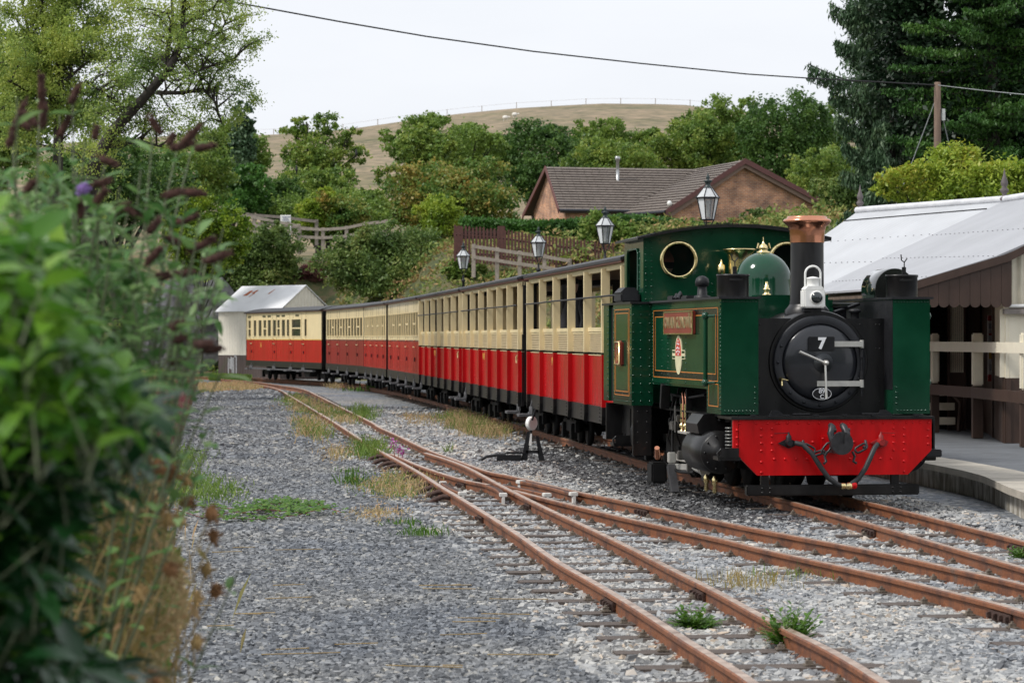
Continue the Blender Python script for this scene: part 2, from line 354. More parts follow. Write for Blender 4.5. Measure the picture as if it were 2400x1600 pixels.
# far hill
prof = np.array([(-400, 30), (-160, 40), (-75, 46), (-55, 46.1), (-37, 47.3), (-14, 50.6), (0, 52), (19, 53.1), (37, 52.9), (60, 50), (100, 44), (200, 34), (400, 25)], float)
hx = np.arange(-400, 401, 6.0); hy = np.r_[np.arange(240, 700, 9.0), 760, 900]
HX, HYY = np.meshgrid(hx, hy); top = np.interp(HX, prof[:, 0], prof[:, 1])
def hillz(X, Y):
    top = np.interp(X, prof[:, 0], prof[:, 1]); t = np.clip((Y - 240) / 360, 0, 1)
    z = 6 + (top - 6) * (t ** .8) * (1 + 0.0 * X); z = np.where(Y > 600, top - (Y - 600) * .12, z)
    return z + .5 * np.sin(X * .07) * np.sin(Y * .05) * np.clip(t * (1 - t) * 4, 0, 1)
HZ = hillz(HX, HYY); nx = len(hx); ny = len(hy)
ii = (np.arange(ny - 1)[:, None] * nx + np.arange(nx - 1)[None]).ravel(); F = np.c_[ii, ii + 1, ii + nx + 1, ii + nx]
def hill_mat():
    m, t, b = base('dry_hill_grass'); n = t.nodes.new; l = t.links.new
    tc = n('ShaderNodeTexCoord'); mp = n('ShaderNodeMapping'); mp.inputs['Scale'].default_value = (.6, .2, 2.6); l(tc.outputs['Object'], mp.inputs[0])
    nz = n('ShaderNodeTexNoise'); nz.inputs['Scale'].default_value = .075; nz.inputs['Detail'].default_value = 12; nz.inputs['Roughness'].default_value = .7; l(mp.outputs[0], nz.inputs['Vector'])
    r = ramp(t, [(0.3, (0.09, 0.10, 0.045)), (0.43, (0.20, 0.165, 0.095)), (0.55, (0.27, 0.205, 0.14)), (0.66, (0.17, 0.155, 0.08)), (0.78, (0.11, 0.12, 0.05))]); l(nz.outputs['Fac'], r.inputs[0])
    n2 = n('ShaderNodeTexNoise'); n2.inputs['Scale'].default_value = .7; n2.inputs['Detail'].default_value = 9; l(mp.outputs[0], n2.inputs['Vector'])
    r2 = ramp(t, [(0.38, (0.5, 0.56, 0.45)), (0.62, (1.2, 1.16, 1.1))]); l(n2.outputs['Fac'], r2.inputs[0])
    mx = n('ShaderNodeMix'); mx.data_type = 'RGBA'; mx.blend_type = 'MULTIPLY'; mx.inputs[0].default_value = .8; l(r.outputs[0], mx.inputs[6]); l(r2.outputs[0], mx.inputs[7]); l(mx.outputs[2], b.inputs['Base Color'])
    b.inputs['Roughness'].default_value = .95; return m
struct(fast_mesh('hill', np.c_[HX.ravel(), HYY.ravel(), HZ.ravel()], F, hill_mat(), True))
# wire fence on the skyline
mb = MB(); pts = []
for x in np.arange(-75, 60, 7.6):
    z = float(hillz(x, 598)); mb.box(x - .07, x + .07, 598 - .1, 598.1, z - .3, z + 1.3); pts.append((x, 598, z + 1.2))
mb.tube(pts, .018, 4)
tag(mb.build('hill_fence', PALEWOOD), 'thin post and wire fence along the skyline of the dry hill', 'fence')
for (x, y, lab) in ((1184, 285, 'white sheep grazing on the dry hill just below the skyline'), (1206, 277, 'smaller white sheep further right near the hilltop')):
    best = None
    for Y in np.arange(300, 600, 2):
        p = px(x, y, Y)
        if p.z <= float(hillz(p.x, Y)): break
    mb = MB(); prof_s = [(.02, -.55), (.3, -.45), (.42, -.15), (.42, .2), (.3, .5), (.02, .6)]
    mb.lathe(prof_s, (0, 0, .75), 'x', 10); mb.lathe([(.02, .6), (.16, .66), (.17, .85), (.08, 1.0)], (0, 0, .85), 'x', 8)
    for a in (-.3, .35):
        for b2 in (-.15, .15): mb.tube([(a, b2, 0), (a, b2, .5)], .05, 5)
    o = mb.build('sheep', mat('wool', (0.75, 0.72, 0.66), .9)); o.location = (p.x, p.y, float(hillz(p.x, p.y))); o.scale = (.9, .9, .9)
    tag(o, lab, 'sheep', 'sheep on the hill')

# ---------------------------------------------------------------- foliage
def leaf_arrays(C, D, S_, l, w, fold=0.0):
    """rhombic leaves: C centres, D along, S_ across"""
    n = len(C); V = np.empty((n, 4, 3), np.float32)
    V[:, 0] = C - D * l[:, None] / 2; V[:, 1] = C + S_ * w[:, None] / 2 + D * (l * .08)[:, None]; V[:, 2] = C + D * l[:, None] / 2; V[:, 3] = C - S_ * w[:, None] / 2 + D * (l * .08)[:, None]
    return V
def rnd_dirs(n, flat=0.0, down=0.0):
    a = rng.normal(size=(n, 3)); a /= np.linalg.norm(a, axis=1)[:, None]
    nrm = a + np.array([0, 0, flat]); nrm /= np.linalg.norm(nrm, axis=1)[:, None]
    b = rng.normal(size=(n, 3)) + np.array([0, 0, -down]); d = b - nrm * (b * nrm).sum(1)[:, None]; d /= np.linalg.norm(d, axis=1)[:, None]
    return d, np.cross(nrm, d)
def leaves(name, C, size, m, parent=None, aspect=.55, flat=.5, down=0.0, jit=.35, pieces=None):
    n = len(C); d, s = rnd_dirs(n, flat, down); l = size * (1 + jit * (rng.random(n) * 2 - 1)); V = leaf_arrays(C, d, s, l, l * aspect)
    F = np.arange(n * 4).reshape(n, 4); return fast_mesh(name, V.reshape(-1, 3), F, m, False, parent)
def blob_points(c, r, n, clump=.28, per=40, shell=.55):
    """leaf positions in clumps spread through an ellipsoid's outer volume"""
    c = np.array(c); r = np.array(r, float); k = max(1, n // per)
    u = rng.normal(size=(k, 3)); u /= np.linalg.norm(u, axis=1)[:, None]
    rad = (shell + (1 - shell) * rng.random(k) ** .6) * (1 + .13 * rng.normal(size=k)); cc = c + u * rad[:, None] * r
    idx = rng.integers(0, k, n); sz = clump * r.mean() * (.6 + .8 * rng.random(k))
    P = cc[idx] + rng.normal(size=(n, 3)) * sz[idx][:, None] * np.array([.55, .55, .38]); return P
def tree(name, label, cat, base_p, blobs, leafn, size, m, trunk_r=.25, group=None, aspect=.6, flat=.5, clump=.28, per=40, shell=.55, down=0, bark=None, lean=(0, 0), crown='crown', twigs=0):
    """blobs: list of (dx, dy, dz, rx, ry, rz) relative to the base"""
    t = thing(name, label, cat, base_p, 0, group); vol = np.array([b[3] * b[4] + b[4] * b[5] + b[3] * b[5] for b in blobs]); vol = vol / vol.sum(); P = []
    for b, f in zip(blobs, vol): P.append(blob_points(b[:3], b[3:], int(leafn * f), clump, per, shell))
    P = np.concatenate(P); P = P[P[:, 2] > -.2]
    leaves(crown, P, size, m, t, aspect, flat, down)
    if trunk_r:
        mb = MB(); cz = np.mean([b[2] for b in blobs]); top = Vector((lean[0], lean[1], cz * .75))
        mb.tube([(0, 0, -.4), (lean[0] * .2, lean[1] * .2, cz * .25), (lean[0] * .6, lean[1] * .6, cz * .5), top], [trunk_r, trunk_r * .85, trunk_r * .6, trunk_r * .4], 8)
        for b in blobs:
            st = Vector((lean[0] * .5, lean[1] * .5, cz * random.uniform(.3, .65))); en = Vector(b[:3]); mid = (st + en) / 2 + Vector((random.uniform(-.3, .3), 0, random.uniform(-.1, .4)))
            mb.tube([st, mid, en], [trunk_r * .45, trunk_r * .3, trunk_r * .1], 6)
            for q in range(twigs):
                e2 = en + Vector([random.uniform(-1, 1) * b[3 + k] * .9 for k in range(3)]); mb.tube([en.lerp(st, .3), (en + e2) / 2 + Vector((0, 0, .1)), e2], [trunk_r * .16, trunk_r * .1, trunk_r * .04], 5)
        mb.build('trunk', bark or BARK, t)
    return t
def envelope(x0, x1, y0, y1, Y, n, depth=None, rs=(.26, .42), bottomz=None, seed=0):
    """random blobs filling a photo-space ellipse placed at distance Y; returns base point and blobs"""
    r_ = random.Random(seed); a = px(x0, y1, Y); b = px(x1, y0, Y); cx = (a.x + b.x) / 2; hw = (b.x - a.x) / 2 * 1.1; cz = (a.z + b.z) / 2; hh = (b.z - a.z) / 2 * 1.08; dp = depth or hw
    gz = float(terrain(cx, Y)); bs = Vector((cx, Y, gz)); out = []
    for i in range(n):
        k = r_.uniform(*rs); t = 2 * PI * (i + r_.random() * .7) / n; q = r_.random() ** .35 * (1.04 - k * .8)
        zz = math.sin(t) * q
        if zz < 0: zz *= .8
        out.append((math.cos(t) * q * hw * 1.05, r_.uniform(-.5, .5) * dp, cz - gz + zz * hh, k * hw, k * dp, k * hh * r_.uniform(.8, 1.1)))
    out.append((0, 0, cz - gz - .12 * hh, hw * .66, dp * .6, hh * .68)); return bs, out

LEAF = {
 'oak': leaf_mat('oak_leaves', [(0.062, 0.122, 0.024), (0.125, 0.219, 0.041), (0.232, 0.321, 0.059), (0.405, 0.437, 0.091)]),
 'dark': leaf_mat('dark_leaves', [(0.038, 0.091, 0.022), (0.075, 0.156, 0.035), (0.144, 0.238, 0.047)]),
 'mid': leaf_mat('mid_leaves', [(0.085, 0.159, 0.033), (0.171, 0.270, 0.050), (0.279, 0.374, 0.068)]),
 'autumn': leaf_mat('turning_leaves', [(0.063, 0.166, 0.034), (0.128, 0.236, 0.047), (0.291, 0.283, 0.063), (0.473, 0.283, 0.063)]),
 'lime': leaf_mat('yellow_green_leaves', [(0.083, 0.156, 0.018), (0.195, 0.297, 0.030), (0.362, 0.452, 0.053), (0.473, 0.374, 0.061)]),
 'gorse': leaf_mat('gorse_leaves', [(0.051, 0.101, 0.028), (0.106, 0.177, 0.044), (0.200, 0.278, 0.070), (0.281, 0.253, 0.080)]),
 'pink': leaf_mat('dusky_pink_heads', [(0.112, 0.039, 0.045), (0.213, 0.067, 0.078), (0.269, 0.123, 0.112), (0.090, 0.101, 0.034)]),
 'hedge': leaf_mat('hedge_leaves', [(0.032, 0.090, 0.018), (0.071, 0.178, 0.032), (0.133, 0.285, 0.053)]),
 'willow': leaf_mat('pale_willow_leaves', [(0.091, 0.178, 0.048), (0.191, 0.291, 0.068), (0.369, 0.460, 0.096), (0.585, 0.616, 0.145)], trans=.4),
 'spruce': leaf_mat('spruce_needles', [(0.033, 0.069, 0.033), (0.069, 0.131, 0.062), (0.131, 0.196, 0.089)], trans=.15),
 'pine': leaf_mat('pine_needles', [(0.020, 0.062, 0.011), (0.041, 0.117, 0.018), (0.093, 0.188, 0.030)], trans=.15),
 'pinecore': leaf_mat('shaded_pine', [(0.006, 0.018, 0.008), (0.012, 0.034, 0.012), (0.018, 0.045, 0.015)], trans=.05),  # inner core of the conifer; shade between branches put into the colour
 'rhod': leaf_mat('rhododendron_leaves', [(0.05, 0.12, 0.015), (0.12, 0.22, 0.02), (0.26, 0.36, 0.03), (0.38, 0.40, 0.05)]),
 'budd': leaf_mat('butterfly_bush_leaves', [(0.046, 0.122, 0.034), (0.091, 0.212, 0.056), (0.198, 0.334, 0.110), (0.303, 0.410, 0.188)], trans=.35, patch=.3, pscale=2),
 'laurel': leaf_mat('glossy_green_leaves', [(0.023, 0.096, 0.014), (0.057, 0.170, 0.020), (0.124, 0.284, 0.028), (0.248, 0.408, 0.046)], rough=.3, trans=.35, patch=.35, pscale=2.5),
 'laureld': leaf_mat('deep_green_leaves', [(0.007, 0.037, 0.013), (0.014, 0.068, 0.018), (0.031, 0.107, 0.027)], rough=.3, trans=.25, patch=.35, pscale=2.5),
 'weed': leaf_mat('weed_leaves', [(0.044, 0.122, 0.012), (0.088, 0.198, 0.023), (0.149, 0.252, 0.038)], trans=.35, patch=.2, pscale=5),
 'dry': leaf_mat('dry_grass', [(0.224, 0.237, 0.070), (0.420, 0.336, 0.154), (0.587, 0.420, 0.237), (0.476, 0.237, 0.112)], rough=.8, trans=.3, patch=.4, pscale=1.5),
 'grass': leaf_mat('green_grass', [(0.067, 0.146, 0.022), (0.146, 0.246, 0.039), (0.269, 0.336, 0.078)], rough=.6, trans=.35, patch=.4, pscale=1.5),
 'straw': leaf_mat('straw_stems', [(0.224, 0.168, 0.056), (0.381, 0.269, 0.101), (0.336, 0.336, 0.090)], rough=.8, trans=.2),
 'bank': leaf_mat('bank_growth', [(0.051, 0.102, 0.024), (0.128, 0.205, 0.043), (0.255, 0.290, 0.077), (0.393, 0.255, 0.120), (0.341, 0.171, 0.086)], rough=.7, trans=.25, patch=.55, pscale=.45),
}
def blades(name, pts, h, m, w=.012, lean=.35, parent=None):
    """thin upright blades standing on the given ground points"""
    n = len(pts); P = np.asarray(pts, float); a = rng.random(n) * 2 * PI; hh = h * (.5 + .7 * rng.random(n)); ln = lean * rng.random(n)
    side = np.c_[np.cos(a), np.sin(a), np.zeros(n)]; b = rng.random(n) * 2 * PI; tip = P + np.c_[np.cos(b) * ln * hh, np.sin(b) * ln * hh, hh * np.sqrt(np.clip(1 - ln ** 2, .1, 1))]
    mid = (P + tip) / 2 + np.c_[np.zeros((n, 2)), hh * .08]; w = w * (.6 + .8 * rng.random(n))
    V = np.stack([P, mid + side * w[:, None] / 2, tip, mid - side * w[:, None] / 2], 1).reshape(-1, 3); return fast_mesh(name, V, np.arange(n * 4).reshape(n, 4), m, False, parent)
def poly_pts(poly, n):
    """random ground points inside a photo-space outline (denser where nearer in the picture)"""
    P = [ground_hit(*p) for p in poly]; xs_ = [p.x for p in P]; ys_ = [p.y for p in P]; out = []
    while len(out) < n:
        q = rng.random((n * 3, 2)) * [max(xs_) - min(xs_), max(ys_) - min(ys_)] + [min(xs_), min(ys_)]
        ins = np.zeros(len(q), bool); j = len(P) - 1
        for i in range(len(P)):
            yi, yj = ys_[i], ys_[j]; c = ((yi > q[:, 1]) != (yj > q[:, 1])) & (q[:, 0] < (xs_[j] - xs_[i]) * (q[:, 1] - yi) / (yj - yi + 1e-9) + xs_[i]); ins ^= c; j = i
        out += q[ins].tolist()
        if not ins.any(): break
    q = np.array(out[:n]); return np.c_[q, terrain(q[:, 0], q[:, 1])]
# ---------------------------------------------------------------- railway
MLP = [(14, 4.40), (17.5, 3.98), (20.8, 3.606), (26.45, 3.007), (28.8, 2.72), (33.7, 2.13), (37.8, 1.67), (44.4, .95), (54.3, -.13), (66, -1.43), (77, -2.73), (88, -4.25), (97, -5.95), (104.8, -8.3), (112.5, -11.2), (117, -14.5), (119.5, -19)]
ML = crom([(b, a) for a, b in MLP], .5)
def offs(P, d):
    T = np.gradient(P, axis=0); T /= np.linalg.norm(T, axis=1)[:, None]; return P + np.c_[T[:, 1], -T[:, 0]] * d      # + = right looking away
MC = offs(ML, .38); MR = offs(ML, .76)
def Rl(lst, step=.4):
    return crom([((x - 1200) * (CAMZ - ZR) / (y - HY), FPX * (CAMZ - ZR) / (y - HY)) for x, y in lst], step)
AL = Rl([(1768 + 90, 1690), (1768, 1600), (1653, 1525.8), (1608, 1498), (1506, 1431.6), (1404, 1370), (1302, 1311.7), (1200, 1241.6), (1088.7, 1172), (1031, 1137.7), (974, 1101.4), (899, 1060), (865, 1041), (840, 1025), (771, 981), (681.5, 928), (658.6, 914.5), (633, 906.5), (582, 897.5), (520, 892)])
AR = Rl([(2225, 1700), (2060, 1590), (1950, 1524), (1806, 1453), (1684.7, 1387), (1582.7, 1336), (1480.6, 1283.7), (1378.6, 1235), (1276.5, 1188), (1200, 1150), (1165, 1132), (1098, 1096), (1050, 1077), (989, 1058)])
BR = Rl([(2640, 1430), (2400, 1368), (2310, 1347), (2055, 1291), (1800, 1243), (1710, 1225), (1582.7, 1198), (1455, 1171.4), (1353, 1151), (1200, 1115), (1146, 1104.5), (1079, 1081), (1002.6, 1053), (935.7, 1021.5), (886, 999), (869, 988), (780, 944), (748, 928), (709.6, 911.5), (658.6, 903), (607.6, 896), (569, 891.5), (515, 888)])
BL = Rl([(2640, 1500), (2400, 1431.6), (2310, 1406), (2055, 1344), (1800, 1288), (1710, 1265.5), (1582.7, 1237.8), (1455, 1209.7), (1327.6, 1179), (1251, 1160), (1190, 1144)])
BLc = Rl([(1146, 1135), (1088.7, 1123.5), (1031, 1107), (974, 1087), (926, 1066), (905, 1060)])
def rail_mb(mb, P, z0=0.0, wear=RUSTTOP, scale=1.0, top=ZR):
    prof = [(-.055, .0), (.055, .0), (.055, .010), (.010, .022), (.010, .088), (.033, .098), (.034, .122), (.026, .13), (-.026, .13), (-.034, .122), (-.033, .098), (-.010, .088), (-.010, .022), (-.055, .010)]
    T = np.gradient(P, axis=0); T /= np.linalg.norm(T, axis=1)[:, None]; NR = np.c_[T[:, 1], -T[:, 0]]; k = len(prof); n = len(P)
    vs = [(P[i, 0] + NR[i, 0] * a, P[i, 1] + NR[i, 1] * a, top - .13 + b) for i in range(n) for a, b in prof]
    fr = [(i * k + j, (i + 1) * k + j, (i + 1) * k + (j + 1) % k, i * k + (j + 1) % k) for i in range(n - 1) for j in range(k) if j not in (7,)]
    mb.use(RUST).add(vs, fr + [tuple(range(k)), tuple(range((n - 1) * k + k - 1, (n - 1) * k - 1, -1))])
    mb.use(wear).add(vs, [(i * k + 7, (i + 1) * k + 7, (i + 1) * k + 8, i * k + 8) for i in range(n - 1)])
def trim(P, y0=0, y1=999): return P[(P[:, 1] >= y0) & (P[:, 1] <= y1)]
SLP = []                                            # sleeper rectangles, for keeping stones off
def sleeper(par, c, d, half, wide=.11, posts=(), lead=True):
    """c centre, d unit along the track, half length; posts = rail positions across"""
    ang = math.atan2(-d[0], d[1]); mb = MB(); r = random
    mb.bbox(-half, half, -wide, wide, -.10, .026 + r.uniform(-.004, .006), .012); o = mb.build('sleeper', SLEEPER, par, (c[0], c[1], 0), ang + r.uniform(-.015, .015))
    SLP.append((c[0], c[1], ang, half, wide)); f = MB()
    for q in posts:
        for s in (-1, 1):
            x = q + s * .074; f.bbox(x - .030, x + .030, -.038, .038, .026, .038, .003).box(x - .019, x + .019, -.019, .019, .038, .056).lathe([(.012, .056), (.010, .070)], (x, 0, 0), 'z', 6, False)
    if posts: f.build('rail_fastening', BOLT, o)
    return o
def fishplate(par, P, y, side=-1):
    i = int(np.argmin(abs(P[:, 1] - y))); T = P[i + 1] - P[i - 1]; T /= np.linalg.norm(T); a = math.atan2(-T[0], T[1]); mb = MB().use(RUSTDK)
    for s in (-1, 1):
        mb.bbox(s * .022 - .012, s * .022 + .012, -.20, .20, .025, .086, .004)
        for k in range(4): mb.bbox(s * .045 - .014, s * .045 + .014, -.16 + k * .107 - .018, -.16 + k * .107 + .018, .038, .074, .005)
    mb.build('fishplate', None, par, (P[i, 0], P[i, 1], ZR - .13), a)
# main line
tm = thing('railway_track', 'narrow gauge rusty track under the locomotive and coaches beside the platform', 'railway track')
for P in (ML, MR):
    mb = MB(); rail_mb(mb, P); mb.build('rail', None, tm)
T = np.gradient(MC, axis=0); T /= np.linalg.norm(T, axis=1)[:, None]; acc = 0.3
for i in range(len(MC) - 1):
    acc += np.linalg.norm(MC[i + 1] - MC[i])
    if acc > .82 and MC[i, 1] < 84: acc = 0; sleeper(tm, MC[i], T[i], .72, posts=(-.38, .38))
fishplate(tm, ML, 24.2); fishplate(tm, MR, 22.3); fishplate(tm, ML, 35.4)
# siding and turnout
ts = thing('railway_turnout', 'rusty siding track splitting into two at a crossing on the grey gravel', 'railway track')
for P in (AL, AR, BR, BL, BLc):
    mb = MB(); rail_mb(mb, P, wear=RUSTTOP); mb.build('rail', None, ts)
def check_rail(P, tips, name='check_rail', tip=None):
    mb = MB(); rail_mb(mb, P, wear=RUSTDK); mb.build(name, None, ts)
    for e in tips:
        q = P[e]; d = P[1 if e == 0 else -2] - q; d /= np.linalg.norm(d); a = math.atan2(-d[0], d[1]); m2 = MB()
        m2.bbox(-.042, .042, -.012, .10, .098, .138, .006).bbox(-.016, .016, -.014, .06, .02, .10, .004); m2.build('white_rail_end', mat('chipped_white_paint', (0.70, 0.68, 0.64), .7, var=.12, vs=25, col2=(.78, .76, .72)), ts, (q[0], q[1], 0), a)
check_rail(Rl([(1085, 1154), (1065, 1146), (1048, 1136), (1036, 1127.5)], .2), (0, -1))
check_rail(Rl([(1346, 1155), (1290, 1140), (1240, 1129), (1208, 1125)], .2), (0, -1))
check_rail(Rl([(1180, 1157), (1166, 1144.5), (1140, 1134.5)], .15), (0,), 'wing_rail')
check_rail(Rl([(1284, 1157), (1240, 1147), (1200, 1139), (1180, 1136)], .2), (0,), 'wing_rail')
AC = Rl([(2020, 1645), (1908, 1595), (1728.9, 1476.4), (1595.6, 1409), (1443, 1327), (1289, 1238), (1170, 1170), (1095, 1124), (1015, 1083), (945, 1043), (870, 1006)], .25)
def crossings(c, d, rails, hw):
    nrm = np.array([d[1], -d[0]]); out = []
    for P in rails:
        r_ = P - c; al = r_ @ d; i = int(np.argmin(abs(al)))
        if abs(al[i]) < .6 and abs(r_[i] @ nrm) < hw + 1.2: out.append(float(r_[i] @ nrm))
    return out
T = np.gradient(AC, axis=0); T /= np.linalg.norm(T, axis=1)[:, None]; acc = .3
for i in range(len(AC) - 1):
    acc += np.linalg.norm(AC[i + 1] - AC[i]); c = AC[i]
    if acc > .72 and c[1] > 13:
        acc = 0; near = c[1] < 26.5
        ps = crossings(c, T[i], (AL, AR) if near else (AL, AR, BR, BLc, BL), .9); ps = [p for p in ps if abs(p) < 1.9]
        if len(ps) < 2: continue
        lo, hi = min(ps) - .36, max(ps) + .36; m_ = (lo + hi) / 2; nrm = np.array([T[i][1], -T[i][0]])
        sleeper(ts, c + nrm * m_, T[i], (hi - lo) / 2, posts=[p - m_ for p in ps])
SB = (np.c_[np.interp(np.arange(13, 26.6, .1), trim(BR)[:, 1], trim(BR)[:, 0]), np.arange(13, 26.6, .1)] * .5 + np.c_[np.interp(np.arange(13, 26.6, .1), BL[:, 1], BL[:, 0]), np.arange(13, 26.6, .1)] * .5)
T = np.gradient(SB, axis=0); T /= np.linalg.norm(T, axis=1)[:, None]; acc = .5
for i in range(len(SB)):
    acc += .1
    if acc > .74 and SB[i, 1] > 15: acc = 0; sleeper(ts, SB[i], T[i], .72, posts=[p for p in crossings(SB[i], T[i], (BR, BL), .9) if abs(p) < .6])
SC = (trim(BR, 43, 100)[::-1])
SC2 = offs(trim(BR, 38, 88), -.37); T = np.gradient(SC2, axis=0); T /= np.linalg.norm(T, axis=1)[:, None]; acc = 0
for i in range(len(SC2) - 1):
    acc += np.linalg.norm(SC2[i + 1] - SC2[i])
    if acc > .8: acc = 0; sleeper(ts, SC2[i], T[i], .7, posts=(-.37, .37))
for P, y in ((AL, 26.0), (AL, 17.9), (AR, 28.2), (AR, 18.4), (BR, 27.3), (BL, 28.9), (BL, 16.9), (AR, 33.4), (BLc, 32.2), (BLc, 36.8)): fishplate(ts, P, y)
# iron blocks against the outside of the left rail by the blades
for k, (x, y) in enumerate([(885, 1078), (897, 1086), (910, 1094), (922, 1101), (955, 1117), (970, 1127), (1000, 1144), (1010, 1154), (1025, 1165), (1038, 1176)]):
    p = px(x, y, FPX * CAMZ / (y - HY) * .985); mb = MB().use(RUSTDK)
    mb.tube([(-.16, -.02, -.02), (-.09, -.03, .05), (0, 0, .085), (.10, .02, .07)], .032, 6); mb.build('rail_brace', None, ts, (p.x - .0, p.y, .0), -.1)
# ballast and yard stones
def stones(name, n, yr, size, m, flt):
    out = []
    while sum(len(o) for o in out) < n:
        k = n * 2; Y = np.sqrt(rng.random(k) * (yr[1] ** 2 - yr[0] ** 2) + yr[0] ** 2); X = (rng.random(k) * 2 - 1) * .192 * Y; q = flt(X, Y); out.append(np.c_[X, Y][q])
    P = np.concatenate(out)[:n]; X, Y = P.T; ok = np.ones(n, bool)
    for (cx, cy, a, h, w) in SLP:
        if yr[0] - 1 < cy < yr[1] + 1:
            dx, dy = X - cx, Y - cy; lx = dx * math.cos(a) + dy * math.sin(a); ly = -dx * math.sin(a) + dy * math.cos(a); ok &= ~((abs(lx) < h) & (abs(ly) < w * (.55 + .45 * rng.random(n))))
    X, Y = X[ok], Y[ok]; n = len(X); c = np.array([[-1, -1, -1], [1, -1, -1], [1, 1, -1], [-1, 1, -1], [-1, -1, 1], [1, -1, 1], [1, 1, 1], [-1, 1, 1]], float) * .5
    V = c[None] * (1 + .0) + rng.normal(size=(n, 8, 3)) * .13; V[:, 4:, :2] *= .72
    V *= (size * (.5 + rng.random((n, 1, 3)) * .9)) * np.array([1.15, 1, .62]); A = rng.random(n) * 2 * PI; tx = rng.normal(size=n) * .45; ca, sa = np.cos(A)[:, None], np.sin(A)[:, None]; ct, st = np.cos(tx)[:, None], np.sin(tx)[:, None]
    x, y, z = V[..., 0].copy(), V[..., 1].copy(), V[..., 2].copy(); y, z = y * ct - z * st, y * st + z * ct; x, y = x * ca - y * sa, x * sa + y * ca
    Z = terrain(X, Y) + size * (rng.random(n) * .42 - .12) - .008
    V = np.stack([x + X[:, None], y + Y[:, None], z + Z[:, None]], 2).reshape(-1, 3); f = np.array([(0, 3, 2, 1), (4, 5, 6, 7), (0, 1, 5, 4), (1, 2, 6, 5), (2, 3, 7, 6), (3, 0, 4, 7)])
    F = (f[None] + (np.arange(n) * 8)[:, None, None]).reshape(-1, 4); return fast_mesh(name, V, F, m)
def stone_mat(name, stops, rough=.75):
    m, t, b = base(name); n = t.nodes.new; l = t.links.new; g = n('ShaderNodeNewGeometry'); r = ramp(t, stops); l(g.outputs['Random Per Island'], r.inputs[0])
    tc = n('ShaderNodeTexCoord'); nz = n('ShaderNodeTexNoise'); nz.inputs['Scale'].default_value = .5; nz.inputs['Detail'].default_value = 4; l(tc.outputs['Object'], nz.inputs['Vector'])
    r2 = ramp(t, [(.35, (.78, .8, .84)), (.65, (1.12, 1.08, 1.02))]); l(nz.outputs['Fac'], r2.inputs[0]); mx = n('ShaderNodeMix'); mx.data_type = 'RGBA'; mx.blend_type = 'MULTIPLY'; mx.inputs[0].default_value = 1
    l(r.outputs[0], mx.inputs[6]); l(r2.outputs[0], mx.inputs[7]); l(mx.outputs[2], b.inputs['Base Color']); b.inputs['Roughness'].default_value = rough; return m
YS = stone_mat('blue_grey_slate', [(0, (.07, .075, .084)), (.3, (.13, .14, .153)), (.6, (.195, .207, .222)), (.9, (.275, .288, .302)), (.985, (.35, .34, .31)), (1, (.45, .45, .43))])
BS = stone_mat('pale_grey_ballast', [(0, (.11, .115, .125)), (.2, (.24, .25, .26)), (.6, (.37, .38, .385)), (.88, (.47, .475, .465)), (.96, (.46, .38, .30)), (1, (.62, .61, .59))])
OS = stone_mat('oily_dark_ballast', [(0, (.018, .018, .020)), (.4, (.045, .046, .05)), (.8, (.10, .10, .105)), (1, (.2, .2, .2))], .5)
def xa(Y): return np.interp(Y, AL[:, 1], AL[:, 0])
def xm(Y): return np.interp(Y, MC[:, 1], MC[:, 0])
def xe(Y): return np.interp(Y, EDGE[:, 0], EDGE[:, 1])
def xpl(Y): return xm(Y) + 1.55
def mixn(X, Y, k): return k * (np.sin(X * 2.1 + Y * .7) * .3 + np.sin(X * 5.3 - Y * 1.9) * .2 + rng.normal(size=X.shape) * .25)
yard = lambda X, Y: (X < xa(Y) - .3 + mixn(X, Y, 1)) & (X > xe(Y) - 1.2)
oily = lambda X, Y: (abs(X - xm(Y) + .55) < 1.35 + mixn(X, Y, .9)) & (Y > 25.5) & (X < xpl(Y))
bal = lambda X, Y: ~yard(X, Y) & (X > xa(Y) - .6) & (X < xpl(Y)) & ~((abs(X - xm(Y) + .5) < 1.05) & (Y > 26.5) & (rng.random(X.shape) < .9))
for nm, n, yr, sz, m, fl in (('yard_stones', 62000, (13, 23), .040, YS, yard), ('yard_stones', 62000, (23, 40), .050, YS, yard), ('ballast_stones', 56000, (13, 23), .050, BS, bal), ('ballast_stones', 46000, (23, 40), .052, BS, bal), ('yard_stones', 42000, (40, 78), .075, YS, yard), ('yard_stones', 14000, (78, 106), .12, YS, yard), ('ballast_stones', 20000, (40, 70), .075, BS, bal), ('dark_ballast_stones', 42000, (25, 44), .05, OS, oily)):
    tag(stones(nm, n, yr, sz, m, fl), {'y': 'crushed blue grey slate covering the yard left of the tracks', 'b': 'pale grey ballast stones around the rusty tracks', 'd': 'oil darkened ballast along the locomotive track'}[nm[0]], 'gravel', kind='stuff')

# ---------------------------------------------------------------- point lever
t = thing('point_lever', 'cast iron point lever with a white painted round weight between the tracks', 'point lever', px(1243, 1079, 39.3) * 1); t.location.z = 0; t.scale = (.78, .78, .72)
LV = MB(); LV.prism([(-.18, 0), (-.06, .62), (.02, .62), (-.06, .02)], 1, -.02, .02).prism([(.16, 0), (.10, .55), (.16, .5), (.27, .02)], 1, -.02, .02); LV.box(-.08, .16, -.02, .02, .18, .24); LV.bbox(-.62, -.16, -.08, .08, .03, .15, .01).bbox(-.45, -.1, -.05, .05, .17, .21, .005); LV.build('lever_stand', BLACKM, t)
mb = MB(); mb.bbox(-.95, .75, -.10, .10, -.04, .035, .01); mb.build('timber_base', SLEEPER, t)
mb = MB(); mb.tube([(-.95, 0, .03), (-.8, 0, .12), (-.6, 0, .15), (-.45, 0, .15)], .03, 8); mb.build('pull_rod', BLACKM, t)
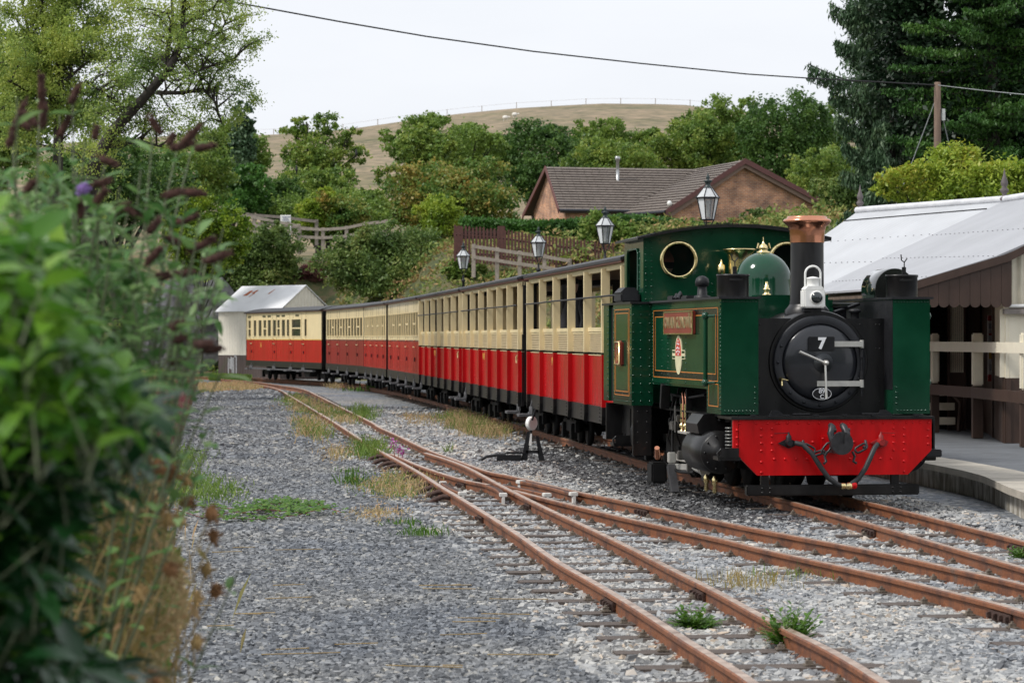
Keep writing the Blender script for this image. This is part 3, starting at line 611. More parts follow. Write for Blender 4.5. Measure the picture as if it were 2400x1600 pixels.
mb = MB(); mb.tube([(-.02, -.02, .35), (0, -.03, .5), (.02, -.04, .74)], .025, 8); mb.tube([(.03, -.2, .85), (.10, -.24, 1.07)], .02, 8); mb.build('lever_arm', BLACKM, t)
mb = MB(); R3 = Matrix.Rotation(math.radians(52), 3, 'Z'); m2 = MB().lathe([(.125, -.045), (.14, -.03), (.14, .03), (.125, .045)], (0, 0, 0), 'y', 28)
mb.add([R3 @ Vector(v) + Vector((.02, -.05, .78)) for v in m2.v], m2.f); mb.prism([(-.03, .34), (.02, .34), (.03, .58), (.0, .58)], 1, -.07, -.05); mb.build('round_weight', WHITE, t)

# ---------------------------------------------------------------- platform
PE = np.array([(6.15, 12), (5.3, 18), (4.98, 22.5), (4.93, 26.2), (5.02, 28.2), (5.09, 29.6), (5.04, 31.3), (4.55, 36), (4.0, 41), (3.35, 46.5), (2.1, 58), (.6, 70.5), (-.9, 83), (-2.2, 92)])
PW = [(60, 12), (60, 50)]; PZ = .30
t = thing('platform', 'low curving station platform with tarmac top, pale slab edge and stained concrete face', 'platform')
inn = offs(PE, .62); P2 = offs(PE, .17); back = [(13.0, 12), (13, 40), (12.5, 52), (9, 62), (5.5, 76), (2.5, 90)]
mb = MB(); n = len(PE); vs = [(a, b, PZ - .008) for a, b in inn]; bk = [(x, y, PZ - .008) for x, y in back]
poly = vs + bk[::-1]; bm = bmesh.new(); bv = [bm.verts.new(p) for p in poly]; bm.faces.new(bv); bmesh.ops.triangulate(bm, faces=bm.faces[:]); mb.bm(bm)
TARM = mat('platform_tarmac', (0.125, 0.135, 0.148), .85, var=.22, vs=2.5, bump=.5, bs=120)
mb.build('tarmac_surface', TARM, t)
EC = crom(PE.tolist(), .9); EI = offs(EC, .62)
mb = MB()
for i in range(len(EC) - 1):
    q = [Vector((*EC[i], 0)), Vector((*EC[i + 1], 0)), Vector((*EI[i + 1], 0)), Vector((*EI[i], 0))]; c = sum(q, Vector()) / 4; q = [c + (p - c) * .992 for p in q]; zt = PZ + random.uniform(-.003, .004)
    vs = [p + Vector((0, 0, zt - .075)) for p in q] + [p + Vector((0, 0, zt)) for p in q]; mb.add(vs, [(0, 3, 2, 1), (4, 5, 6, 7), (0, 1, 5, 4), (1, 2, 6, 5), (2, 3, 7, 6), (3, 0, 4, 7)])
mb.build('coping_slab', mat('pale_coping_stone', (0.42, 0.385, 0.325), .8, var=.22, vs=2.2, bump=.35, bs=60), t)
def wall_stain_mat():
    m, tt, b = base('stained_concrete'); n = tt.nodes.new; l = tt.links.new; tc = n('ShaderNodeTexCoord'); mp = n('ShaderNodeMapping'); mp.inputs['Scale'].default_value = (2.2, 2.2, .7); l(tc.outputs['Object'], mp.inputs[0])
    nz = n('ShaderNodeTexNoise'); nz.inputs['Scale'].default_value = 2.4; nz.inputs['Detail'].default_value = 9; nz.inputs['Roughness'].default_value = .72; l(mp.outputs[0], nz.inputs['Vector'])
    r = ramp(tt, [(.30, (.08, .07, .05)), (.42, (.26, .235, .19)), (.52, (.44, .41, .35)), (.64, (.74, .72, .67))]); l(nz.outputs['Fac'], r.inputs[0]); l(r.outputs[0], b.inputs['Base Color']); b.inputs['Roughness'].default_value = .9
    bp = n('ShaderNodeBump'); bp.inputs['Strength'].default_value = .6; bp.inputs['Distance'].default_value = .02; l(nz.outputs['Fac'], bp.inputs['Height']); l(bp.outputs[0], b.inputs['Normal']); return m
mb = MB(); EW = offs(EC, .12); k = len(EC); vs = [(a, b, z) for a, b in EW for z in (-.15, PZ - .078)]; mb.add(vs, [(2 * i, 2 * i + 2, 2 * i + 3, 2 * i + 1) for i in range(k - 1)]); mb.build('retaining_wall', wall_stain_mat(), t)

# ---------------------------------------------------------------- station building
def corr_mat(name, col, pitch=.09, stain=None, rough=.5, axis=0, amp=1.0):
    m, tt, b = base(name); n = tt.nodes.new; l = tt.links.new; tc = n('ShaderNodeTexCoord'); wv = n('ShaderNodeTexWave'); wv.wave_type = 'BANDS'; wv.bands_direction = 'XYZ'[axis]; wv.inputs['Scale'].default_value = 1 / pitch / 3.2
    l(tc.outputs['UV'] if axis < 2 else tc.outputs['Object'], wv.inputs['Vector']); bp = n('ShaderNodeBump'); bp.inputs['Strength'].default_value = amp; bp.inputs['Distance'].default_value = .012; l(wv.outputs['Fac'], bp.inputs['Height']); l(bp.outputs[0], b.inputs['Normal'])
    nz = n('ShaderNodeTexNoise'); nz.inputs['Scale'].default_value = 1.4; nz.inputs['Detail'].default_value = 8; l(tc.outputs['Object'], nz.inputs['Vector']); st = [(.3, tuple(c * .88 for c in col)), (.65, col)]
    if stain: st = [(.3, tuple(c * .9 for c in col)), (.64, col), (.70, stain)]
    r = ramp(tt, st); l(nz.outputs['Fac'], r.inputs[0]); l(r.outputs[0], b.inputs['Base Color']); b.inputs['Roughness'].default_value = rough; b.inputs['Specular IOR Level'].default_value = .25; return m
def quad_uv(name, grid, m, parent, th=.03):
    """grid[i][j] of 3-D points -> thick sheet with UVs in metres (u along i, v along j)"""
    a, b = len(grid), len(grid[0]); me = bpy.data.meshes.new(name); vs = [p for r_ in grid for p in r_]; nn = len(vs); vs = vs + [p - Vector((0, 0, th)) for p in vs]; fs = []
    for i in range(a - 1):
        for j in range(b - 1): q = (i * b + j, (i + 1) * b + j, (i + 1) * b + j + 1, i * b + j + 1); fs.append(q); fs.append(tuple(x + nn for x in q[::-1]))
    for i in range(a - 1): fs += [(i * b, i * b + nn, (i + 1) * b + nn, (i + 1) * b), (i * b + b - 1, (i + 1) * b + b - 1, (i + 1) * b + b - 1 + nn, i * b + b - 1 + nn)]
    for j in range(b - 1): fs += [(j, j + 1, j + 1 + nn, j + nn), ((a - 1) * b + j, (a - 1) * b + j + nn, (a - 1) * b + j + 1 + nn, (a - 1) * b + j + 1)]
    me.from_pydata([tuple(v) for v in vs], [], fs); uv = me.uv_layers.new(); du = (grid[-1][0] - grid[0][0]).length / (a - 1); dv = (grid[0][-1] - grid[0][0]).length / (b - 1)
    for lp in me.loops: k = lp.vertex_index % nn; uv.data[lp.index].uv = ((k // b) * du, (k % b) * dv)
    me.materials.append(m); o = bpy.data.objects.new(name, me); COL.objects.link(o); o.parent = parent; return o
st = thing('station_building', 'cream and brown station building with a pale corrugated roof and scalloped canopy beside the platform', 'station building')
V3 = Vector
def lerp_line(pts, k):
    out = []; d = [0]
    for a, b in zip(pts, pts[1:]): d.append(d[-1] + (b - a).length)
    for i in range(k):
        s = d[-1] * i / (k - 1); j = max(q for q in range(len(pts)) if d[q] <= s + 1e-6); j = min(j, len(pts) - 2); out.append(pts[j].lerp(pts[j + 1], (s - d[j]) / (d[j + 1] - d[j])))
    return out
near = lerp_line([V3((5.42, 38.7, 2.51)), V3((7.03, 38.7, 3.0)), V3((9.1, 38.7, 4.05))], 9)
joint = lerp_line([V3((4.84, 44.9, 2.52)), V3((8.15, 45.2, 4.05))], 9)
far = lerp_line([V3((3.95, 47.6, 2.52)), V3((6.15, 48.7, 4.03))], 9)
CW1 = corr_mat('painted_iron_near_roof', (0.385, 0.395, 0.42), .10, axis=0, amp=.35); CW2 = corr_mat('painted_iron_far_roof', (0.50, 0.515, 0.54), .10, axis=0, amp=.35)  # near roof sheets toned darker than the far ones
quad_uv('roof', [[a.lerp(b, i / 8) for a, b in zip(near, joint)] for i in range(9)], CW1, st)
quad_uv('roof', [[a.lerp(b, i / 6) for a, b in zip(joint, far)] for i in range(7)], CW2, st)
rb = lambda e, r: [V3((r.x + (r.x - e.x) * .9, r.y + (r.y - e.y) * .9 + .2, e.z)), r]
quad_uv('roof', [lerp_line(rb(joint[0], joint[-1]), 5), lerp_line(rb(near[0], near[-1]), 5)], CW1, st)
quad_uv('roof', [lerp_line(rb(far[0], far[-1]), 5), lerp_line(rb(joint[0], joint[-1]), 5)], CW2, st)
mb = MB(); up = V3((0, 0, .03)); mb.tube([near[-1] + up, joint[-1] + up, far[-1] + up], .06, 8); mb.build('ridge_capping', mat('ridge_iron', (.62, .63, .66), .5), st)
mb = MB(); dn = lambda p, q: p + (q - p).normalized() * .33 + V3((0, 0, .012)); mb.tube([dn(joint[-1], joint[0]), dn(far[-1], far[0])], .010, 4); mb.build('capping_shadow_gap', ROOFBLK, st)
NB = MB()
for fr_ in (.36, .66, .93):                                 # rows of roof nails
    for A, B, k in ((near, joint, 26), (joint, far, 16)):
        a = A[0].lerp(A[-1], 1 - fr_) if A is not near else near[int(round((1 - fr_) * 8))]; b = B[int(round((1 - fr_) * 8))]
        for i in range(k): p = a.lerp(b, (i + .5) / k); NB.box(p.x - .010, p.x + .010, p.y - .010, p.y + .010, p.z + .002, p.z + .010)
NB.build('roof_nails', mat('nail_grey', (.2, .2, .21), .6), st)['kind'] = 'stuff'
FIN = [(.10, 0), (.11, .05), (.05, .10), (.05, .15), (.09, .20), (.10, .25), (.05, .31), (.08, .36), (.085, .42), (.03, .58), (.008, .72), (0.004, .74)]
for p, sc in ((V3((8.15, 45.2, 4.06)), .72), (V3((6.2, 48.65, 4.03)), .66)): MB().lathe([(r * sc, h * sc) for r, h in FIN], p, 'z', 14).build('finial', mat('lead_grey_iron', (.13, .11, .11), .5, var=.2), st)
# gable walls (camera side): corrugated cream top, cream boards, brown dado
WF = 38.85
mb = MB().use(corr_mat('cream_corrugated_wall', (.74, .68, .54), .16, axis=2)); mb = MB()
CRC = mat('cream_corrugated_iron', (.72, .66, .52), .5, var=.08)
def corr_wall(mb, x0, x1, y, z0, z1f, pitch=.13, amp=.022):
    n = int((x1 - x0) / pitch * 6); vs = []
    for i in range(n + 1): x = x0 + (x1 - x0) * i / n; d = amp * math.sin(x / pitch * 2 * PI); vs += [(x, y + d, z0), (x, y + d, z1f(x))]
    mb.add(vs, [(2 * i, 2 * i + 2, 2 * i + 3, 2 * i + 1) for i in range(n)], True)
corr_wall(mb, 7.02, 11.2, WF, 2.26, lambda x: 3.0 + (x - 7.03) * .507 - .07 if x < 9.1 else 3.98 - (x - 9.1) * .55); mb.build('gable_sheeting', CRC, st)
mb = MB(); mb.box(7.02, 11.2, WF - .02, WF + .1, PZ + .92, 2.2)
for k in range(26): x = 7.06 + k * .16; mb.box(x, x + .006, WF - .026, WF - .018, PZ + .92, 2.2)
mb.build('boarded_wall', STCREAM, st)
mb = MB(); mb.box(7.0, 11.2, WF - .04, WF + .1, PZ - .1, PZ + .92); mb.box(7.02, 7.09, WF - .06, WF - .04, PZ, PZ + .92); mb.build('brown_dado', DKWOOD, st)
mb = MB(); mb.tube([(6.98, WF - .12, 2.55), (6.98, WF - .12, 2.30), (7.06, WF - .12, 2.24), (8.6, WF - .12, 2.26)], .028, 8); mb.build('downpipe', WHITE, st)
mb = MB(); mb.box(6.98, 8.6, WF - .14, WF, 2.13, 2.20); mb.build('window_hood', mat('old_grey_sill', (.25, .22, .2), .8, var=.3), st)
# canopy: barge board and scalloped valance closing its end
mb = MB(); a = near[0]; 
for p, q in ((V3((5.30, 38.62, 2.47)), V3((7.03, 38.62, 2.985))), (V3((7.03, 38.62, 2.985)), V3((9.15, 38.62, 4.05)))):
    mb.add([p, q, q - V3((0, 0, .115)), p - V3((0, 0, .115))] + [v + V3((0, .05, 0)) for v in (p, q, q - V3((0, 0, .115)), p - V3((0, 0, .115)))], [(0, 1, 2, 3), (7, 6, 5, 4), (0, 4, 5, 1), (3, 2, 6, 7), (0, 3, 7, 4), (1, 5, 6, 2)])
mb.build('barge_board', DKWOOD, st)
mb = MB(); w = .148; x = 5.45
while x < 7.0:
    zt = 2.47 + (x - 5.3) * .297 - .10; zt2 = 2.47 + (x + w - 5.3) * .297 - .10; zb = 2.285; pts = [(x, zt), (x, zb)] + [(x + w / 2 - math.cos(k * PI / 8) * (w / 2 - .003), zb - .065 * math.sin(k * PI / 8)) for k in range(1, 8)] + [(x + w - .004, zb), (x + w - .004, zt2)]
    mb.prism(pts, 1, 38.66, 38.685); x += w
mb.build('scalloped_valance', DKWOOD, st)
mb = MB(); q0, q1 = V3((5.42, 38.75, 2.42)), V3((4.84, 44.9, 2.43)); mb.add([q0, q1, q1 - V3((0, 0, .12)), q0 - V3((0, 0, .12))] + [v + V3((.04, 0, 0)) for v in (q0, q1, q1 - V3((0, 0, .12)), q0 - V3((0, 0, .12)))], [(0, 1, 2, 3), (7, 6, 5, 4), (0, 4, 5, 1), (3, 2, 6, 7), (0, 3, 7, 4), (1, 5, 6, 2)]); mb.build('canopy_fascia', mat('old_gutter_wood', (.12, .085, .06), .8, var=.5, vs=9), st)
mb = MB(); mb.add([(5.44, 38.8, 2.40), (7.0, 38.8, 2.88), (6.5, 45, 2.88), (4.88, 45, 2.42)], [(0, 1, 2, 3)]); mb.build('canopy_ceiling', mat('canopy_underside', (.55, .50, .38), .8), st)
# porch under the canopy: side wall running back from the corner, recessed wall facing the platform end
SW = MB()
def sw(a, b, z0, z1, m, off=0):
    SW.use(m); f = lambda y: 7.0 + (y - 38.9) * .114; SW.add([V3((f(a) - off, a, z0)), V3((f(b) - off, b, z0)), V3((f(b) - off, b, z1)), V3((f(a) - off, a, z1)), V3((f(a) + .08, a, z0)), V3((f(b) + .08, b, z0)), V3((f(b) + .08, b, z1)), V3((f(a) + .08, a, z1))], [(0, 1, 2, 3), (7, 6, 5, 4), (0, 4, 5, 1), (3, 2, 6, 7), (0, 3, 7, 4), (1, 5, 6, 2)])
sw(38.9, 40.9, PZ + .93, 2.8, STCREAM); sw(38.9, 40.9, PZ, PZ + .93, DKWOOD, .01); sw(40.9, 44.2, PZ, 2.8, DKWOOD); sw(38.86, 38.98, PZ + .93, 2.2, STCREAM, .05); sw(40.85, 40.97, PZ, 2.8, DKWOOD, .04)
SW.build('porch_side_wall', None, st)
IW = MB(); yb = 44.2; U = lambda q: (q - 1200) / FPX * yb
IW.use(DARKIN).box(U(2085), U(2320), yb + .25, yb + .3, PZ, 2.9)
for q0, q1 in ((2085, 2108), (2130, 2160), (2226, 2258)):
    IW.use(STCREAM).box(U(q0), U(q1), yb, yb + .08, PZ + .93, 2.8).use(DKWOOD).box(U(q0), U(q1), yb, yb + .075, PZ, PZ + .925)
    for k in range(7): x = U(q0) + (U(q1) - U(q0)) * k / 7; IW.box(x, x + .004, yb - .004, yb - .001, PZ + .93, 2.8)
    for q in (q0 - 5, q1): IW.box(U(q), U(q + 5), yb - .05, yb + .06, PZ, 2.8)
IW.box(U(2258), U(2310), yb - .02, yb + .05, 2.35, 2.8).box(U(2160), U(2226), yb - .02, yb + .05, 2.35, 2.8).box(U(2268), U(2300), yb + .12, yb + .16, PZ, 2.35)
IW.build('recessed_wall', None, st)
# building back and floor so that it reads solid from the side
mb = MB(); mb.box(11.15, 11.25, 38.9, 48, PZ, 3.0); mb.box(7.1, 11.15, 48.0, 48.1, PZ, 3.2); mb.build('rear_wall', STCREAM, st)
# poster board at the corner
pb = thing('poster', 'white and red timetable poster with coloured panels on the station corner wall', 'poster', (7.33, 41.7, 0)); pb.rotation_euler = (0, 0, math.radians(38)); 
def fp(mb, m, u0, u1, z0, z1, o=.0): mb.use(m); mb.box(-.13 + u0 * .26, -.13 + u1 * .26, -.035 - o, -.03, 1.13 + z0 * 1.0, 1.13 + z1 * 1.0)
PBX = thing
mb = MB(); pal = {k: mat('poster_' + k, c, .5, var=.05) for k, c in dict(white=(.78, .77, .76), red=(.45, .05, .05), blue=(.10, .22, .5), yellow=(.75, .5, .08), green=(.25, .42, .2), grey=(.42, .45, .5)).items()}
fp(mb, pal['white'], 0, 1, 0, 1); fp(mb, pal['red'], 0, 1, .92, 1, .003); fp(mb, pal['grey'], .05, .95, .80, .88, .003); fp(mb, pal['red'], .08, .5, .70, .73, .003)
for k in range(6): fp(mb, pal['grey'], .08, .9 - .1 * (k % 3), .60 + k * .03, .612 + k * .03, .003)
for k, c in enumerate(('yellow', 'blue', 'green', 'yellow', 'blue', 'red')): fp(mb, pal[c], .08 + (k % 3) * .29, .33 + (k % 3) * .29, .34 + (k // 3) * .12, .45 + (k // 3) * .12, .003)
fp(mb, pal['grey'], .15, .85, .16, .26, .003); fp(mb, pal['red'], 0, 1, 0, .10, .003); mb.build('printed_sheet', None, pb)
# bench slats in the shade behind the fence
bt = thing('bench', 'cream slatted bench with a dark curved end frame behind the platform fence', 'bench', (6.98, 43.7, PZ))
for k in range(3): MB().bbox(-.6, .12, .02 + k * .06, .06 + k * .06, .10 + k * .23, .22 + k * .23, .005).build('slat', STCREAM, bt)
MB().tube([(.16, -.05, 0), (.20, 0, .45), (.05, .05, .62), (-.35, .05, .58)], .035, 8).build('end_frame', DKWOOD, bt)

# platform fence
ft = thing('platform_fence', 'cream topped post and rail fence with brown lower half on the platform', 'fence', (0, 0, 0))
FP = [(6.35, 46.8), (6.66, 43.0), (6.92, 40.6), (7.03, 37.35), (7.05, 34.2)]
POSTW = .062
for i, (x, y) in enumerate(FP):
    w = POSTW * (1 + .25 * (i > 1)); MB().bbox(x - w, x + w, y - w, y + w, PZ, PZ + .78, .006).build('lower_post', DKWOOD, ft); MB().bbox(x - w, x + w, y - w, y + w, PZ + .78, PZ + 1.56, .02).build('post', STCREAM, ft)
def railbar(z0, z1, m, nm, off):
    for (a, b) in zip(FP, FP[1:]):
        p, q = V3((*a, 0)), V3((*b, 0)); d = (q - p).normalized(); s = V3((d.y, -d.x, 0)) * 1; s = s if s.y < 0 else -s; s = V3((-.0, -1, 0)) if False else s
        o = s * off; vs = [p + o - d * -.0, q + o, q + o + s * .035, p + o + s * .035]; mb = MB(); mb.add([v + V3((0, 0, z0)) for v in vs] + [v + V3((0, 0, z1)) for v in vs], [(0, 3, 2, 1), (4, 5, 6, 7), (0, 1, 5, 4), (1, 2, 6, 5), (2, 3, 7, 6), (3, 0, 4, 7)]); mb.build(nm, m, ft)
railbar(PZ + 1.28, PZ + 1.43, STCREAM, 'top_rail', POSTW + .004); railbar(PZ + .60, PZ + .76, DKWOOD, 'lower_rail', POSTW + .004)

# ---------------------------------------------------------------- lamps
def lamp(x, Y, zb, label):
    t = thing('street_lamp', label, 'street lamp', (px(x, 0, Y).x, Y, PZ), random.uniform(-.2, .2), 'lantern lamps along the platform'); z = zb - PZ
    MB().lathe([(.10, 0), (.10, .1), (.065, .18), (.055, z * .4), (.07, z * .42), (.045, z * .45), (.038, z - .42), (.06, z - .40), (.07, z - .36), (.03, z - .32), (.028, z - .2)], (0, 0, 0), 'z', 14).build('post', BLACKM, t)
    mb = MB(); n = 6; rb_, rt, h = .115, .20, .40
    for i in range(n):
        a = 2 * PI * i / n; c, s_ = math.cos(a), math.sin(a); mb.tube([(c * rb_, s_ * rb_, z), (c * rt, s_ * rt, z + h)], .011, 5); mb.tube([(c * rt * 1.12, s_ * rt * 1.12, z + h), (c * .075, s_ * .075, z + h + .19)], .009, 5)
        if i % 2 == 0: mb.tube([(c * rb_, s_ * rb_, z), (c * .05, s_ * .05, z - .12), (0, 0, z - .22)], .012, 5)
        a2 = 2 * PI * (i + 1) / n; mb.tube([(c * rb_, s_ * rb_, z), (math.cos(a2) * rb_, math.sin(a2) * rb_, z)], .012, 5); mb.tube([(c * rt * 1.1, s_ * rt * 1.1, z + h), (math.cos(a2) * rt * 1.1, math.sin(a2) * rt * 1.1, z + h)], .014, 5)
    mb.build('lantern_frame', BLACKM, t); cone = lambda z0, r0, z1, r1: ([(math.cos(2 * PI * i / n) * r, math.sin(2 * PI * i / n) * r, zz) for zz, r in ((z0, r0), (z1, r1)) for i in range(n)], [(i, (i + 1) % n, (i + 1) % n + n, i + n) for i in range(n)])
    g = MB(); g.add(*cone(z, rb_ - .004, z + h, rt - .004)); g.build('glass_pane', GLASSL, t); g = MB(); g.add(*cone(z + h + .002, rt * 1.1, z + h + .19, .072)); g.build('lantern_roof', mat('lantern_top_white', (.55, .57, .58), .25, var=.15, vs=9), t)
    MB().lathe([(.085, z + h + .185), (.05, z + h + .22), (.045, z + h + .27), (.085, z + h + .30), (.08, z + h + .32), (.02, z + h + .33), (.035, z + h + .36), (.035, z + h + .38), (.012, z + h + .43), (.004, z + h + .46)], (0, 0, 0), 'z', 12).build('finial', mat('lamp_dark_green', (.02, .035, .035), .4), t)
    MB().lathe([(.03, z + .05), (.03, z + .28), (.045, z + .30), (.045, z + .36)], (0, 0, 0), 'z', 8).build('bulb_holder', mat('lamp_fitting', (.5, .48, .44), .4), t)
lamp(1659, 50, 1.8 + 275 / 128, 'lantern street lamp rising behind the green cab roof, nearest of the four')
lamp(1418, 62, 1.8 + 219 / 103.2, 'lantern street lamp above the first open coach, left of the green cab')
lamp(1262, 76.6, 1.8 + 188 / 83.5, 'lantern street lamp in front of the pale post and rail fence')
lamp(1086, 86, 1.8 + 160 / 74.4, 'lantern street lamp beside the dark gorse, farthest of the four')
# ---------------------------------------------------------------- coaches
sidepts = offs(MC, -1.1); SPX = 1200 + FPX * sidepts[:, 0] / sidepts[:, 1]
def at_px(x):
    m = (sidepts[:, 1] > 30) & (sidepts[:, 1] < 113); i = np.where(m)[0]; return MC[i[np.argmin(abs(SPX[i] - x))]]
def place(front, rear):
    d = rear - front; Lh = float(np.linalg.norm(d)); return (front[0], front[1], ZR), math.atan2(-d[0], d[1]), Lh
HWD = 1.06
def rivets(mb, pts, r=.011, sgn=-1):
    for (x, y, z) in pts: mb.dome((x, y, z), r, 'x', sgn, 6, .7)
def bogie(par, y):
    mb = MB(); mb.use(SOOT); mb.bbox(-.62, -.55, y - .75, y + .75, .20, .38, .01).bbox(.55, .62, y - .75, y + .75, .20, .38, .01).box(-.6, .6, y - .1, y + .1, .2, .5)
    for q in (-.5, .5):
        for x in (-.62, .62): mb.bbox(x - .05, x + .05, y + q - .09, y + q + .09, .10, .34, .01)
        for k in range(4): mb.tube([(-.60, y + q - .22 + k * .02, .36 + k * .015), (-.60, y + q, .33 + k * .015), (-.60, y + q + .22 - k * .02, .36 + k * .015)], .012, 4)
    mb.build('bogie', None, par)
    for q in (-.5, .5):
        mb = MB().lathe([(.05, -.46), (.05, -.40), (.27, -.40), (.275, -.34), (.24, -.33), (.24, -.32), (.06, -.31), (.06, .31), (.24, .32), (.24, .33), (.275, .34), (.27, .40), (.05, .40)], (0, y + q, .27), 'x', 24); mb.build('wheelset', SOOT, par)
def step(par, y, x=-1.10, z=.40, w=.34):
    mb = MB(); mb.bbox(x - .20, x + .02, y - w / 2, y + w / 2, z, z + .045, .006).bbox(x + .0, x + .03, y - w / 2, y + w / 2, z + .045, z + .16, .005); mb.tube([(x - .02, y, z + .02), (x + .04, y, z + .3)], .012, 5); mb.build('footstep', GREYSTEP, par)
def roof_mb(par, Lh, over=.04):
    mb = MB(); n = 14; pr = [(-1.16 + 2.32 * i / n, 2.66 + .17 * (1 - abs(2 * i / n - 1) ** 2.2)) for i in range(n + 1)]; pts = pr + [(p[0], p[1] - .035) for p in pr[::-1]]
    mb.prism(pts, 1, -over, Lh + over); mb.build('roof', ROOFBLK, par)
    mb = MB()
    for s in (-1, 1): mb.box(s * 1.115 - .03, s * 1.115 + .03, -.01, Lh + .01, 2.60, 2.665)
    for y in (-.012, Lh - .01): mb.prism([(-1.1, 2.60)] + [(p[0] * .95, p[1] - .04) for p in pr] + [(1.1, 2.60)], 1, y, y + .022)
    mb.build('roof_edge', BROWN, par)
def end_wall(par, y, zb, m=None):
    mb = MB(); mb.use(BLACK); mb.box(-1.07, 1.07, y, y + .03, .60, 2.62)
    for x in (-1.0, -.4, .4, 1.0): mb.box(x - .03, x + .03, y - .02, y + .05, .60, 2.62)
    mb.build('end_wall', None, par)
def open_end(par, y):
    mb = MB(); mb.use(BLACK); mb.box(-1.07, 1.07, y, y + .03, .60, 1.72).box(-1.07, 1.07, y, y + .03, 2.52, 2.64)
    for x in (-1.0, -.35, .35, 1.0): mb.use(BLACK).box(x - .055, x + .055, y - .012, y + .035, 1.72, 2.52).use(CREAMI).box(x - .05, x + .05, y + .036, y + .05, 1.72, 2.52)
    mb.build('end_frame', None, par)
def underframe(par, Lh, zt=.755):
    mb = MB().use(BLACK); mb.box(-1.075, -1.035, 0, Lh, .53, zt).box(1.035, 1.075, 0, Lh, .53, zt).use(SOOT).box(-1.03, 1.03, .05, Lh - .05, .56, .74); mb.box(-.3, .3, .8, Lh - .8, .40, .56)
    mb.build('underframe', None, par)
def open_coach(lab, p, q, number, part_at=(), seed=0):
    r = random.Random(seed); loc, rz, Lh = place(p, q); c = thing('open_coach', lab, 'railway coach', loc, rz, 'cream and red coaches behind the engine'); underframe(c, Lh)
    n = 6; ys = [.16] + [(.16 + (Lh - .32) * i / n) for i in range(1, n)] + [Lh - .16]
    mb = MB().use(BLACK); pts = []
    for i in range(len(ys) - 1):
        k = r.choice([(2, 4), (1, 3), (1, 4), (2, 2)])
        for a in range(k[0]):
            for b2 in range(k[1]): pts.append((-1.077, ys[i] + .35 + a * .14 + (.25 if k[0] == 1 else 0), .57 + b2 * .05))
    rivets(mb, pts, .014); mb.build('rivet_row', BLACK, c)
    for s in (-1, 1):
        mb = MB(); x0 = s * HWD; mb.box(min(x0, x0 - s * .03), max(x0, x0 - s * .03), 0, Lh, .755, 1.43)
        if s < 0: mb.box(x0 - .004, x0, 0, Lh, .775, .785)
        mb.build('lower_panel', COACHRED, c)
        mb = MB().use(LINEBLK); a, b = sorted((x0 - s * .03, x0 + s * .006)); mb.box(a, b, 0, Lh, 1.437, 1.462).use(CREAM); mb.box(a, b + 0, 0, Lh, 1.425, 1.436); mb.build('waist_moulding', None, c)
        mb = MB(); a, b = sorted((x0 - s * .05, x0 + s * .012)); mb.box(a, b, .0, Lh, 1.745, 1.80).box(a, b, 0, Lh, 2.53, 2.60); a, b = sorted((x0 - s * .03, x0 + s * .002)); mb.box(a, b, 0, Lh, 1.715, 1.738); mb.build('cream_rail', CREAM, c)
        mb = MB()
        for k in range(9): z = 1.472 + k * .027; a, b = sorted((x0 - s * .02, x0 - s * .006)); mb.box(a, b, .02, Lh - .02, z, z + .015)
        for k in range(int(Lh / .05)): a, b = sorted((x0 - s * .027, x0 - s * .021)); mb.box(a, b, .03 + k * .05, .045 + k * .05, 1.466, 1.715)
        mb.build('woven_panel', mat('woven_cream', (.62, .50, .30), .6, var=.12), c)
        for y in ys:
            mb = MB(); a, b = sorted((x0 - s * .04, x0 + s * .065)); w = .045
            mb.use(CREAM).box(a, b, y - w, y + w, 1.468, 2.56).use(LINEBLK).box(a, b - 0, y - w, y + w, 1.440, 1.466).use(COACHRED).box(a, b, y - w, y + w, .755, 1.438)
            mb.use(BLACK).prism([(y - w, .753), (y + w, .753), (y + w, .64), (y, .52), (y - w, .64)], 0, a, b - 0); mb.build('side_pillar', None, c)
        if s < 0:
            mb = MB(); mb.tube([(x0 - .085, ys[0], 2.20)] + [(x0 - .085 - .006 * r.random(), y, 2.20 + r.uniform(-.008, .008)) for y in ys[1:-1]] + [(x0 - .085, ys[-1], 2.20)], .013, 6); mb.build('guard_rail', BLACKM, c)
            for y in ys[1:]: MB().prism([(x0 + .015, 2.535), (x0 + .055, 2.535), (x0 + .03, 2.30)], 1, y + .05, y + .056).build('canvas_strip', mat('white_canvas', (.72, .72, .70), .7), c)
    mb = MB(); mb.box(-1.03, 1.03, .05, Lh - .05, .76, .80).build('floor', DARKIN, c); mb = MB(); mb.box(-1.05, 1.05, .03, Lh - .03, 2.60, 2.625); mb.build('ceiling', mat('varnished_ceiling', (.16, .105, .06), .5), c)
    for y in [ys[i] for i in range(1, len(ys) - 1, 1)]:
        mb = MB(); mb.box(-.95, .3, y - .22, y + .22, 1.18, 1.22).box(-.95, .3, y - .02, y + .02, 1.22, 1.70).box(.55, .95, y - .22, y + .22, 1.18, 1.22).box(.55, .95, y - .02, y + .02, 1.22, 1.70); mb.build('seat', mat('brown_seat', (.10, .06, .035), .5), c)
    for f, wid in part_at:
        y = f * Lh; mb = MB().use(CREAMI); mb.box(-1.0, -1.0 + wid, y, y + .03, 1.70, 2.60).use(DARKIN).box(-1.0, -1.0 + wid, y, y + .03, .8, 1.70); mb.build('partition', None, c)
    open_end(c, -.0); open_end(c, Lh - .03); roof_mb(c, Lh); bogie(c, 1.6); bogie(c, Lh - 1.6); step(c, .35); step(c, Lh - .45)
    mb = MB(); text_mb(mb, number, .17, (-HWD - .002, Lh * .62 if seed != 1 else Lh * .70, 1.30), (0, -1, 0), (0, 0, 1), .002, .003); mb.build('number', GOLD, c)
    mb = MB()
